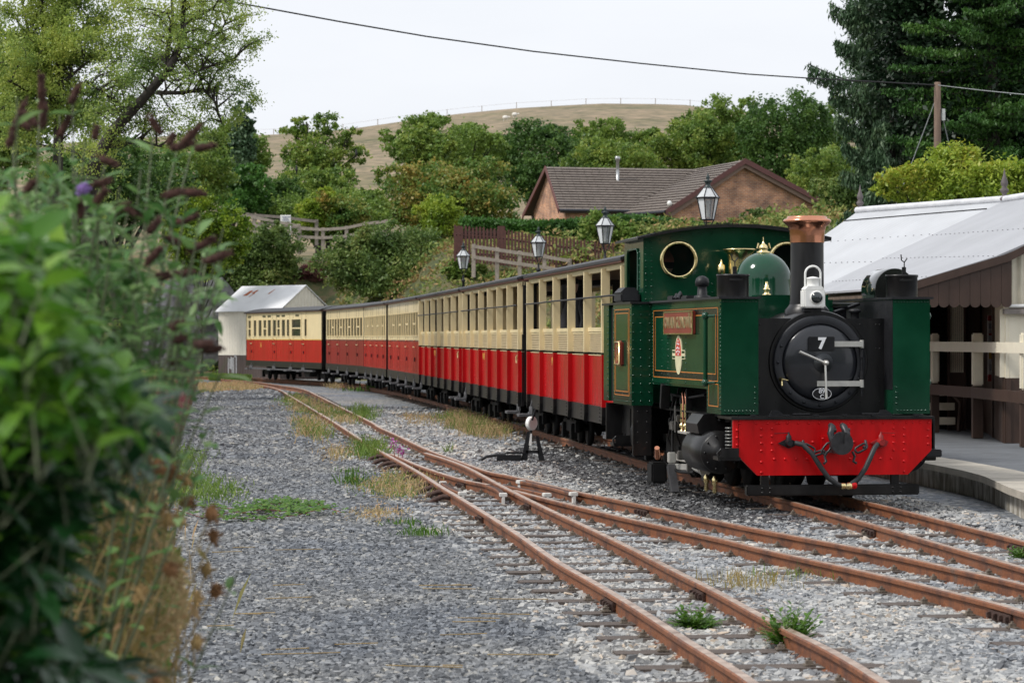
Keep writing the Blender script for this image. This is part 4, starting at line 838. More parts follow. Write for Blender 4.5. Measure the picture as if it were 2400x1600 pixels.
    mb.tube([(-HWD - .03, .28, 1.40), (-HWD - .07, .34, 1.34), (-HWD - .07, .30, 1.24)], .012, 6).box(-HWD - .02, -HWD, .22, .40, 1.30, 1.36); mb.build('door_handle', BRASS, c)
    # vertical hoses and hooks at the end
    mb = MB(); mb.tube([(-.5, -.06, 1.0), (-.5, -.16, .7), (-.35, -.2, .45), (-.2, -.1, .55)], .03, 6); mb.build('vacuum_hose', SOOT, c)
    return c
def closed_coach(lab, p, q, number, red, doors, style=0, seed=0):
    r = random.Random(seed + 50); loc, rz, Lh = place(p, q); c = thing('closed_coach', lab, 'railway coach', loc, rz, 'cream and red coaches behind the engine'); underframe(c, Lh)
    for s in (-1, 1):
        x0 = s * HWD; a, b = sorted((x0, x0 - s * .03))
        mb = MB(); mb.box(a, b, 0, Lh, .755, 1.565); mb.build('lower_panel', red, c); mb = MB(); a2, b2 = sorted((x0 + s * .008, x0 - s * .03)); mb.box(a2, b2, 0, Lh, 1.567, 1.592); mb.build('waist_moulding', GOLD if style else BROWN, c)
        # window layout
        wins = []; y = .25
        if style == 7:
            fr = [(.26, .35), (.44, .86), (.965, 1.04)]; ws = [(.18, .21), (.255, .37), (.40, .435), (.455, .50), (.525, .56), (.575, .62), (.645, .69), (.71, .75), (.775, .82), (.85, .89), (.93, .965)]
            wins = [(u * Lh, v * Lh) for u, v in ws]; top = 2.34
        else:
            nw = 13; gap = (Lh - .5) / nw; wins = [(.25 + i * gap + .09, .25 + (i + 1) * gap - .09) for i in range(nw)]; top = 2.30
        mb = MB(); ed = [0] + [v for w in wins for v in w] + [Lh]; mb.box(a, b, 0, Lh, 1.594, 1.70).box(a, b, 0, Lh, top, 2.61)
        for k in range(0, len(ed), 2): mb.box(a, b, ed[k], ed[k + 1], 1.70, top)
        mb.build('upper_panel', CREAM, c)
        g = MB(); xg = x0 - s * .022
        for u, v in wins: g.add([(xg, u, 1.70), (xg, v, 1.70), (xg, v, top), (xg, u, top)], [(0, 1, 2, 3)])
        g.build('window_glass', GLASSD, c)
        fm = MB()
        for k, (u, v) in enumerate(wins):
            xa_, xb_ = sorted((x0 + s * .014, x0 - s * .012)); w = .022; fm.box(xa_, xb_, u - .02, u + w, 1.69, top + .02).box(xa_, xb_, v - w, v + .02, 1.69, top + .02).box(xa_, xb_, u + w, v - w, 1.69, 1.715).box(xa_, xb_, u + w, v - w, top - .01, top + .02)
            if k in (1, 4, 7, 10) and s < 0: fm.box(xa_, xb_, u + w, v - w, 1.98, 2.03)
        fm.build('window_frame', CREAM, c)
    if style == 7:
        for f in (.28, .46, .53, .65, .72, .93): MB().box(-HWD - .006, -HWD + .002, f * Lh, f * Lh + .05 * Lh * .9, 2.44, 2.51).build('toplight', GLASSD, c)
    # interior: dark floor, pale partitions, blinds
    mb = MB(); mb.box(-1.0, 1.0, .05, Lh - .05, .78, .82); mb.box(-.02, .0, .1, Lh - .1, .82, 2.55) if style != 7 else None; mb.build('floor', DARKIN, c)
    mb = MB()
    for k in range(5): y = Lh * (k + 1) / 6; mb.box(-.95, .95, y, y + .03, .9, 2.5)
    mb.build('partition', mat('dark_partition', (.07, .05, .035), .6), c)
    mb = MB()
    for k in (2, 5, 6, 9, 11) if style == 7 else (3, 8):
        f = k / 13; mb.box(-.985, -.975, Lh * f, Lh * f + .25, 1.9 if style == 7 else 2.1, 2.36)
    mb.build('blind', mat('white_blind', (.6, .6, .58), .8), c)
    mb = MB(); mb.box(-1.05, 1.05, .03, Lh - .03, 2.60, 2.62); mb.build('ceiling', DARKIN, c)
    for f in doors:
        y = f * Lh; mb = MB(); mb.tube([(-HWD - .02, y - .14, 1.42), (-HWD - .05, y - .1, 1.42), (-HWD - .05, y + .1, 1.42), (-HWD - .02, y + .14, 1.42)], .017, 6); mb.tube([(-HWD - .03, y - .05, 1.58), (-HWD - .05, y + .1, 1.63)], .016, 6); mb.build('door_handle', BRASS, c)
        mb = MB(); 
        for yy in (-.33, .33): mb.box(-HWD - .004, -HWD + .001, y + yy - .006, y + yy + .006, .78, 2.56)
        mb.build('door_joint', LINEBLK, c); step(c, y, w=.5); step(c, y, x=-1.06, z=.22, w=.34) if False else None
        MB().box(-HWD - .03, -HWD, y - .02, y + .02, 1.06, 1.16).build('hinge', BLACKM, c)
    mb = MB(); rivets(mb, [(-1.077, f * Lh + k * .1, .60 + (k % 3) * .05) for f in (.1, .35, .6, .85) for k in range(6)], .014); mb.build('rivet_row', BLACK, c)
    if style == 7:
        mb = MB(); mb.box(-1.12, -1.0, 1.2, Lh - 1.2, .42, .47); mb.build('long_footboard', GREYSTEP, c)
        mb = MB(); text_mb(mb, number, .26, (-HWD - .002, Lh * .79, 1.36), (0, -1, 0), (0, 0, 1), .002, .004); mb.build('number', GOLD, c)
        mb = MB(); mb.prism([(k, .55) for k in (2.2, 3.6)] + [(3.2, .22), (2.6, .22)], 0, -.9, -.5); mb.build('underfloor_box', SOOT, c)
    end_wall(c, 0, 0); end_wall(c, Lh - .03, 0); roof_mb(c, Lh); bogie(c, 1.7); bogie(c, Lh - 1.7); return c
c0 = at_px(1470)
open_coach('open sided cream and red coach right behind the green engine, people standing inside', c0, at_px(1234.5), 'W 457', [], 1)
open_coach('second open sided coach from the engine, latticed cream panels over red ribs', at_px(1221), at_px(1083), 'W 47', [(.55, 1.0)], 2)
open_coach('third open sided coach from the engine, next to the first closed coach', at_px(1077.5), at_px(982), 'W 19', [(.5, 1.7)], 3)
closed_coach('closed cream and crimson coach coupled to the last open coach', at_px(978), at_px(907.5), 'W 4', COACHRED, (.12, .36, .62, .88))
closed_coach('closed coach fifth from the engine, white reflections under its roof line', at_px(904), at_px(850), 'W 5', COACHRED, (.12, .36, .62, .88), 0, 1)
closed_coach('closed coach with dulled crimson panels between two bends of the train', at_px(848.5), at_px(762), 'W 6', DULLRED, (.15, .4, .65, .9), 0, 2)
closed_coach('last coach of the train, numbered 16, standing before the white shed', at_px(749), at_px(577), '16', COACHRED, (.22, .38, .60, .92), 7, 3)

# ---------------------------------------------------------------- locomotive
LA = math.radians(7.9)
lo = thing('steam_locomotive', 'dark green narrow gauge tank engine numbered 7 with copper capped chimney and red buffer beam', 'steam locomotive', (3.26, 27.8, ZR), LA)
MB().use(BLACK).bbox(-1.06, 1.06, -.06, .62, .835, .865, .006).box(-1.0, 1.0, .62, 5.9, .84, .86).build('running_plate', None, lo)
mb = MB().use(RED); mb.prism([(-1.035, .835), (1.035, .835), (1.035, .52), (.786, .27), (-.786, .27), (-1.035, .52)], 1, -.03, .015)
rv = [(-.96 + k * .145 if k < 4 else 0, .80) for k in range(0)]
rv = [(x, .80) for x in (-.97, -.80, -.68, -.56)] + [(-.60 + .0 + (k + 1) * .1115 - .10, .80) for k in range(12)] + [(x, .80) for x in (1.0, .915, .84, .77)] + [(-.997, z) for z in (.73, .655, .58)] + [(.997, z) for z in (.73, .655, .58)]
rv += [(x, z) for x in (-.745,) for z in (.745, .67, .595, .52, .405, .30)] + [(-.635, z) for z in (.745, .67, .595, .52)] + [(x, z) for x in (.745,) for z in (.745, .67, .595, .52, .405, .30)] + [(.635, z) for z in (.745, .67, .595, .52)] + [(-.61 + k * .112, .435) for k in range(4)] + [(.18, .435), (.40, .435), (.50, .435), (.61, .435)] + [(-.21, .605), (.22, .605)]
for x, z in rv: mb.dome((x, -.03, z), .0155, 'y', -1, 8, .8)
mb.build('buffer_beam', None, lo)
mb = MB(); mb.bbox(-.90, .90, -.06, .06, .065, .172, .012)
for x in (-.74, -.66, .62, .70):
    for z in (.095, .14): mb.dome((x, -.06, z), .014, 'y', -1, 6, .9)
for x in (-.7, .66): mb.box(x - .04, x + .04, .0, .05, .16, .30)
mb.build('guard_bar', BLACK, lo)
# coupling
mb = MB(); mb.bbox(-.13, .13, -.05, -.03, .52, .67, .004); mb.dome((-.11, -.05, .64), .013, 'y', -1, 6).dome((.11, -.05, .64), .013, 'y', -1, 6); mb.build('drawgear_plate', RED, lo)
mb = MB(); mb.prism([(-.045, .50), (.045, .50), (.045, .60), (-.045, .60)], 1, -.34, -.04)
hook = [(.115 * math.cos(t), .605 + .115 * math.sin(t)) for t in np.linspace(math.radians(105), math.radians(435), 26)] + [(.022, .60), (-.022, .60)]
mb.prism(hook, 1, -.40, -.34)
for x, s in ((-.09, -1), (.05, 1)):
    mb.tube([(x, -.36, .62), (x + s * .015, -.34, .70), (x - s * .01, -.31, .765), (x - s * .01, -.25, .78)], [.032, .036, .038, .03], 8); mb.tube([(x - .035, -.33, .735), (x + .045, -.33, .735)], .022, 8)
mb.bbox(-.03, .04, -.38, -.30, .58, .72, .008); FORGED = mat('forged_iron', (.035, .035, .038), .42, .3, var=.5, vs=18); mb.build('centre_coupling', FORGED, lo)
def link(mb, c, a, L_=.07, r=.012, w=.028, tw=0):
    pts = []
    for k in range(17):
        t = 2 * PI * k / 16; x = (L_ - w) * (1 if math.cos(t) > 0 else -1) * (abs(math.cos(t)) > .01) + w * math.cos(t); z = w * math.sin(t); y = z * math.sin(tw); z *= math.cos(tw); pts.append((c[0] + x * math.cos(a) - z * math.sin(a), c[1] + y, c[2] + x * math.sin(a) + z * math.cos(a)))
    mb.tube(pts, r, 6, caps=False)
for s in (-1, 1):
    mb = MB(); link(mb, (s * .27, -.12, .545), -s * -.5 + (0 if s > 0 else 0), .065, .012, .03, .3)
    if s < 0: link(mb, (-.185, -.16, .50), .3, .065, .012, .03, 1.1); link(mb, (-.11, -.2, .545), .9, .065, .012, .03, .2)
    mb.tube([(s * .325, -.08, .62), (s * .33, -.11, .57), (s * .29, -.13, .55)], .016, 6); mb.tube([(s * .13, -.3, .52), (s * .155, -.3, .47), (s * .14, -.3, .42), (s * .17, -.32, .40)], .014, 6); mb.build('coupling_chain', FORGED, lo)
hose = [(-.41, -.10, .60), (-.34, -.14, .585), (-.25, -.17, .49), (-.17, -.19, .36), (-.09, -.2, .25), (.0, -.2, .185), (.06, -.2, .165), (.13, -.2, .175), (.22, -.19, .235), (.30, -.18, .345), (.36, -.16, .46), (.41, -.13, .55), (.45, -.10, .585)]
mb = MB(); mb.tube(hose, .0265, 12); mb.build('vacuum_hose', mat('hose_rubber', (.025, .028, .03), .5, var=.3, vs=60, stretch=(1, 1, 3)), lo)
MB().lathe([(.032, -.05), (.034, -.02), (.026, 0), (.038, .02), (.038, .05), (.03, .06)], (.09, -.2, .166), 'x', 12).build('hose_coupling', BRASS, lo)
MB().lathe([(.034, 0), (.038, .03), (.028, .05)], (.15, -.2, .172), 'x', 10).build('red_hose_collar', RED, lo)
for x, m, s in ((-.47, BLACKM, -1), (.49, mat('dark_red_valve', (.30, .012, .012), .45, var=.3), 1)):
    mb = MB(); mb.prism([(x - .105, .595), (x, .65), (x + .08, .61), (x + .06, .565), (x, .545)], 1, -.07, -.03).lathe([(.045, 0), (.05, -.02), (.035, -.06), (.03, -.09)], (x, -.04, .60), 'y', 12).lathe([(.03, .02), (.028, .07), (.012, .085), (.010, .11)], (x, -.07, .60), 'z', 10).tube([(x, -.07, .70), (x + s * .15, -.07, .695)], .004, 4); mb.build('vacuum_valve', m, lo)
for x in (-.62, .52):
    MB().prism([(x, .865), (x + .17, .865), (x + .13, .90), (x + .09, .925), (x + .03, .92)], 1, .15, .19).build('lamp_bracket_step', BLACKM, lo)
mb = MB()
for x in (-.50, -.2, .1, .4, .85, -.85): mb.bbox(x, x + .05, -.05, .02, .865, .885, .004)
for x in (-.42, .30): mb.tube([(x, -.04, .89), (x + .18, -.04, .89)], .008, 5)
mb.build('footplate_clip', BLACKM, lo)
# smokebox
mb = MB().use(BLACK); mb.box(-.71, .71, .58, 1.5, .862, 1.865); mb.lathe([(.52, 0), (.53, .02), (.53, 1.1)], (0, .56, 1.42), 'y', 48)
for x in (-.62, -.45, .45, .62, .66): 
    for z in (1.0, 1.25, 1.55, 1.80): mb.dome((x, .58, z), .010, 'y', -1, 6)
mb.build('smokebox', None, lo)
mb = MB(); mb.lathe([(.395, .04), (.398, -.012), (.403, -.016), (.478, -.016), (.486, -.010), (.488, .07)], (0, .52, 1.41), 'y', 64, True, False)
for a in np.arange(0, 2 * PI, PI / 8): 
    if abs(math.cos(a)) > .9 or math.sin(a) < -.3: mb.dome((.445 * math.cos(a), .50, 1.41 + .445 * math.sin(a)), .018, 'y', -1, 8, .9)
mb.build('smokebox_ring', mat('smokebox_ring_grey', (.016, .018, .023), .5, var=.2), lo)
mb = MB(); mb.lathe([(.390, .03), (.390, -.012), (.375, -.030), (.33, -.046), (.2, -.072), (.02, -.086), (.0001, -.086)], (0, .52, 1.41), 'y', 56); sd = mb.build('smokebox_door', mat('smokebox_door_black', (.016, .018, .023), .30, var=.25, vs=3, coat=.35), lo)
DY = .40
for z, x0 in ((1.60, .13), (1.19, -.045)):
    mb = MB(); mb.prism([(x0, z - .028), (x0, z + .028), (.44, z + .028), (.44, z - .028)], 1, .425 if z > 1.4 else .44, .455 if z > 1.4 else .47); mb.lathe([(.024, -.04), (.024, .04)], (.435, .46, z), 'z', 12); mb.build('hinge_strap', STEEL, sd)
mb = MB(); mb.tube([(.435, .46, 1.06), (.435, .46, 1.56)], .013, 8); mb.lathe([(.026, .0), (.026, .08)], (.435, .46, 1.46), 'z', 10).lathe([(.026, .0), (.026, .08)], (.435, .46, 1.24), 'z', 10); mb.build('hinge_pin', BLACKM, sd)
mb = MB(); mb.lathe([(.099, .0), (.102, -.01), (.098, -.016), (.03, -.02), (.03, -.05), (.0001, -.05)], (.02, .445, 1.405), 'y', 32); mb.build('door_boss', mat('worn_door_boss', (.06, .065, .07), .32, .6, var=.2), sd)
mb = MB(); mb.tube([(.03, .37, 1.40), (-.12, .35, 1.465), (-.255, .34, 1.52)], [.013, .013, .016], 8); mb.tube([(.02, .355, 1.405), (.02, .33, 1.2), (.022, .32, 1.04)], [.012, .012, .014], 8); mb.lathe([(.030, .02), (.030, -.03), (.02, -.05), (.02, -.062), (.0001, -.065)], (.03, .38, 1.405), 'y', 14); mb.build('door_handle', STEEL, sd)
npz = MB(); npz.bbox(-.145, .135, .415, .432, 1.53, 1.675, .006); npl = npz.build('number_plate', mat('plate_black', (.006, .006, .008), .3), sd); mb = MB(); text_mb(mb, '7', .155, (-.002, .4135, 1.602), (1, 0, 0), (0, 0, 1), .002, .008); 
mb.build('numeral', WHITEP, npl)
mb = MB(); mb.lathe([(.105, 0), (.105, -.008)], (0, 0, 0), 'y', 36); sp_ = MB(); sp_.add([(v[0], .425 + v[1], 1.085 + v[2] * .60) for v in mb.v], mb.f); shp = sp_.build('shed_plate', mat('plate_black2', (.006, .006, .008), .3), sd)
rm = MB(); rm.tube([(.099 * math.cos(t), .416, 1.085 + .059 * math.sin(t)) for t in np.linspace(0, 2 * PI, 33)], .0032, 5, False); text_mb(rm, '89', .068, (0, .4155, 1.112), (1, 0, 0), (0, 0, 1), .0015, .0015); text_mb(rm, 'C', .062, (0, .4155, 1.055), (1, 0, 0), (0, 0, 1), .0015, .0015); rm.build('raised_lettering', WHITEP, shp)
MB().lathe([(.02, 0), (.025, -.03), (.016, -.05), (.02, -.07), (.008, -.09)], (-.42, .50, 1.235), 'y', 10).tube([(-.42, .44, 1.23), (-.42, .43, 1.17)], .012, 6).tube([(-.42, .42, 1.24), (-.36, .41, 1.225)], .006, 5).build('test_cock', BRASS, lo)
# boiler
MB().lathe([(.50, 0), (.50, 2.95)], (0, 1.72, 1.41), 'y', 48).build('boiler', GREEN, lo)
SX = MB(); SX.bbox(-.44, .44, 1.62, 2.0, 1.90, 2.125, .05).bbox(-.47, .47, 1.58, 2.02, 1.78, 1.99, .01); SX.build('sandbox', GREEN, lo)
for x in (-.26, .26): MB().lathe([(.045, 0), (.05, .01), (.028, .02), (.028, .05), (.038, .055), (.038, .075), (.024, .08), (.024, .11), (.015, .115), (.014, .15)], (x, 1.8, 2.122), 'z', 14).build('brass_sand_valve', BRASS, lo)
MB().lathe([(.24, -.1), (.235, .0), (.20, .04), (.19, .06)], (0, 1.05, 1.955), 'z', 40).lathe([(.188, .05), (.178, .12), (.174, .80)], (0, 1.05, 1.955), 'z', 40).build('chimney', BLACK, lo)
MB().lathe([(.180, -.07), (.183, .0), (.186, .05), (.200, .10), (.240, .135), (.252, .150), (.255, .165), (.240, .180), (.215, .186), (.212, .20), (.2, .21), (.165, .208), (.16, .0)], (0, 1.05, 2.735), 'z', 48, True, False).build('copper_chimney_cap', COPPER, lo)
MB().lathe([(.40, -.14), (.335, -.04), (.317, .04), (.315, .33)] + [(.315 * math.cos(a), .33 + .315 * math.sin(a)) for a in np.linspace(.1, PI / 2 - .02, 14)], (0, 3.07, 1.985), 'z', 56).build('dome', GREEN, lo)
MB().lathe([(.075, 0), (.078, .012), (.05, .02), (.045, .035), (.055, .04), (.05, .065), (.04, .085), (.02, .10), (.012, .115), (.004, .13)], (0, 3.07, 2.622), 'z', 20).tube([(-.075, 3.05, 2.67), (-.06, 3.05, 2.73)], .009, 5).tube([(.075, 3.05, 2.67), (.06, 3.05, 2.73)], .009, 5).tube([(0, 3.07, 2.74), (0, 3.07, 2.80)], .006, 5).build('brass_dome_finial', BRASS, lo)
MB().lathe([(.15, -.3), (.136, -.05), (.132, .12), (.134, .36), (.145, .43), (.185, .475), (.20, .485), (.195, .495), (.14, .49)], (0, 4.28, 2.21), 'z', 40).build('brass_safety_valve_cover', BRASS, lo)
MB().lathe([(.03, -.3), (.03, 0), (.045, .01), (.045, .11), (.02, .13), (.012, .16), (.006, .18)], (-.215, 4.3, 2.40), 'z', 16).build('brass_whistle', BRASS, lo)
# side tanks
def tank(s):
    a, b = sorted((s * .71, s * 1.10)); side = [(.25, .88), (.95, .88), (.95, 1.13), (4.0, 1.13), (4.0, 2.06), (.25, 2.06)]
    mb = MB().use(GREEN); mb.prism([(p[0], p[1]) for p in side], 0, a, b); mb.use(BLACKM).box(s * .71 - .004 * s if s > 0 else -.71, (.706 if s > 0 else -.706), .27, 4.0, 1.13, 2.058) if False else None
    xo = s * 1.10
    # front rivets
    fx0, fx1 = sorted((s * .735, s * 1.075))
    for k in range(12): mb.dome((fx0 + (fx1 - fx0) * k / 11, .25, 2.035), .0115, 'y', -1, 6, .8)
    for k in range(9): mb.dome((fx0 + .02 + (fx1 - fx0 - .04) * k / 8, .25, .915), .0115, 'y', -1, 6, .8)
    for k in range(4): mb.dome((s * .745, .25, .99 + .055 * k), .0115, 'y', -1, 6, .8)
    for k in range(28): mb.dome((xo, .29, .93 + k * .0405), .0115, 'x', s, 6, .8)
    for yy in (3.96, 2.05, 3.05, 1.1):
        for k in range(12 if yy != 3.96 else 22): mb.dome((xo, yy, 1.18 + k * (.84 / (12 if yy != 3.96 else 22))), .0115, 'x', s, 6, .8)
    for k in range(6): mb.dome((xo, .92, .93 + k * .04), .008, 'x', s, 6, .8)
    for k in range(46): mb.dome((xo, .34 + k * .08, 2.045), .007, 'x', s, 5, .8)
    xa_, xb_ = sorted((xo, xo + s * .012)); mb.box(xa_, xb_, .25, 4.0, 1.985, 1.999).box(xa_, xb_, .95, 4.0, 1.155, 1.168)
    tk = mb.build('side_tank', None, lo); mb = MB(); c_, d_ = sorted((s * .705, s * .7095)); mb.box(c_, d_, .26, 4.0, 1.13, 2.055)
    mb.box(min(s * .69, s * 1.13), max(s * .69, s * 1.13), .22, 4.0, 2.0615, 2.085); mb.build('tank_top', BLACKM, tk)
    # lining: black band between orange lines
    def ring(y0, y1, z0, z1, w, m, o, nm):
        q = MB(); e0, e1 = sorted((xo, xo + s * o)); q.box(e0, e1, y0, y1, z1 - w, z1).box(e0, e1, y0, y1, z0, z0 + w).box(e0, e1, y0, y0 + w * 1.4, z0 + w, z1 - w).box(e0, e1, y1 - w * 1.4, y1, z0 + w, z1 - w); q.build(nm, m, tk)
    ring(.42, 3.88, 1.225, 1.965, .055, LINEBLK, .0015, 'black_band'); ring(.40, 3.90, 1.212, 1.978, .009, ORANGE, .003, 'orange_line'); ring(.50, 3.80, 1.285, 1.905, .009, ORANGE, .003, 'orange_line')
    ring(.38, .86, .955, 1.19, .008, ORANGE, .003, 'orange_line')
    mb = MB(); mb.tube([(xo + s * .085, .62, 1.20), (xo + s * .085, .62, 1.89)], .024, 10)
    for z in (1.20, 1.89): mb.lathe([(.0001, -.04), (.028, -.033), (.042, 0), (.028, .033), (.0001, .04)], (xo + s * .085, .62, z), 'z', 14); mb.tube([(xo, .52, z), (xo + s * .085, .62, z)], .015, 8)
    mb.build('handrail', GREEN, lo)
    return tk
tl = tank(-1); tr = tank(1)
# name plate and crest on the left tank
def plate(par, y0, y1, z0, z1, m, rimm, o=.05):
    x = -1.102; mb = MB(); mb.bbox(x - o, x, y0, y1, z0, z1, .012); p_ = mb.build('name_plate', m, par); r_ = MB(); w = .014
    for a in ((y0, y1, z0, z0 + w), (y0, y1, z1 - w, z1), (y0, y0 + .03, z0 + w, z1 - w), (y1 - .03, y1, z0 + w, z1 - w)): r_.bbox(x - o - .008, x - o, *a, .003)
    r_.build('brass_rim', BRASS, p_); return p_
np_ = plate(tl, 1.50, 3.10, 1.70, 1.955, PLATERED, BRASS, .035)
mb = MB(); text_mb(mb, 'OWAIN GLYNDWR', .165, (-1.1385, 2.30, 1.825), (0, -1, 0), (0, 0, 1), .006, .006, xs=1.02); text_mb(mb, 'No 7', .055, (-1.1385, 1.66, 1.912), (0, -1, 0), (0, 0, 1), .003, .002); mb.build('brass_lettering', mat('cast_brass_letters', (.83, .72, .45), .3, 1.0), np_)
mb = MB().use(mat('crest_cream', (.70, .66, .42), .4)); el = lambda a, b, y, z, n=28: [(y + a * math.cos(2 * PI * k / n), z + b * math.sin(2 * PI * k / n)) for k in range(n)]
mb.prism(el(.185, .215, 2.42, 1.475), 0, -1.108, -1.1005); mb.box(-1.106, -1.1005, 2.07, 2.77, 1.43, 1.53).use(GREEN).box(-1.1085, -1.1005, 2.09, 2.24, 1.495, 1.52).box(-1.1085, -1.1005, 2.09, 2.24, 1.44, 1.463).box(-1.1085, -1.1005, 2.60, 2.75, 1.495, 1.52).box(-1.1085, -1.1005, 2.60, 2.75, 1.44, 1.463).use(mat('crest_red', (.55, .05, .03), .4))
mb.prism([(2.42 + .155 * math.cos(t), 1.475 + .185 * math.sin(t)) for t in np.linspace(-.05, PI + .05, 18)], 0, -1.1105, -1.1005).use(mat('crest_red', (0, 0, 0))).build('crest', None, tl)
mb = MB()
for k, (y, z) in enumerate([(2.42, 1.63), (2.46, 1.60), (2.38, 1.595), (2.44, 1.56), (2.48, 1.55), (2.37, 1.55), (2.42, 1.52), (2.49, 1.51), (2.35, 1.51), (2.41, 1.485)]): mb.bbox(-1.113, -1.1105, y - .022, y + .022, z - .011, z + .008, .001)
mb.build('crest_marks', WHITEP, tl)
# cab
CF = 4.65
def win(cx, cz, r, n=36): return [(cx + r * math.cos(2 * PI * k / n), cz + r * math.sin(2 * PI * k / n)) for k in range(n)]
def roofz(x): return 3.0 - .135 * abs(x / 1.08) ** 2.0
outer = [(-1.08, .9), (1.08, .9)] + [(1.08 - 2.16 * k / 16, roofz(1.08 - 2.16 * k / 16) - .02) for k in range(17)]
for y, nm in ((CF, 'cab_front'), (5.88, 'cab_rear')):
    mb = MB(); holed_plate(mb, outer, [win(-.655, 2.585, .195), win(.655, 2.585, .195)], lambda x, z, t, y=y: (x, y + t, z), .02)
    if y == CF:
        for k in range(17): x = -1.0 + k * .125; mb.dome((x, y, roofz(x) - .09), .012, 'y', -1, 6, .8)
        for k in range(10):
            for x in (-1.05, -.98): mb.dome((x, y, 2.12 + k * .075), .012, 'y', -1, 6, .8)
        for x, z in ((-.31, 2.2), (-.31, 2.3), (-.25, 2.2), (-.25, 2.3)): mb.dome((x, y, z), .012, 'y', -1, 6, .8)
    cf = mb.build(nm, GREEN, lo)
    if y == CF:
        for x in (-.655, .655):
            mb = MB(); mb.lathe([(.188, .01), (.188, -.022), (.2, -.026), (.224, -.022), (.228, 0)], (x, CF, 2.585), 'y', 48, True, False)
            for a in range(14): mb.dome((x + .207 * math.cos(a * PI / 7), CF - .025, 2.585 + .207 * math.sin(a * PI / 7)), .007, 'y', -1, 5, .8)
            w_ = mb.build('window_ring', BRASS, cf); MB().prism(win(x, 2.585, .192), 1, CF + .002, CF + .006).build('window_glass', glass_mat('cab_glass', opac=.06), w_)
for s in (-1, 1):
    a, b = sorted((s * 1.06, s * 1.08)); mb = MB(); mb.box(a, b, CF + .02, 4.95, .9, 2.86).box(a, b, 5.65, 5.88, .9, 2.86).box(a, b, 4.95, 5.65, 2.72, 2.86).box(a, b, 4.95, 5.65, .9, 1.5)
    for k in range(8): mb.dome((s * 1.08, 4.9, 2.12 + k * .08), .012, 'x', s, 6, .8)
    cs = mb.build('cab_side', GREEN, lo); MB().tube([(s * 1.09, 4.95, 1.5), (s * 1.09, 4.95, 2.66), (s * 1.09, 5.0, 2.72), (s * 1.09, 5.6, 2.72), (s * 1.09, 5.65, 2.66), (s * 1.09, 5.65, 1.5)], .012, 6).build('beading', GREEN, cs)
mb = MB(); n = 22; pr = [(-1.17 + 2.34 * k / n, roofz(min(1.08, max(-1.08, -1.17 + 2.34 * k / n))) - (.02 if k in (0, n) else 0)) for k in range(n + 1)]; mb.prism(pr + [(p[0], p[1] - .03) for p in pr[::-1]], 1, CF - .12, 6.05)
mb.prism([(p[0], p[1] + .012) for p in pr] + [(p[0], p[1] + .002) for p in pr[::-1]], 1, CF - .13, CF - .09); mb.build('cab_roof', BLACK, lo)
mb = MB().use(DARKIN); mb.box(-1.04, 1.04, 5.2, 5.24, .9, 1.9).box(-1.05, 1.05, CF + .1, 5.85, .95, 1.0); mb.lathe([(.46, 0), (.46, .3), (.42, .36), (.001, .36)], (0, CF + .05, 1.7), 'y', 28); mb.build('cab_interior', None, lo)
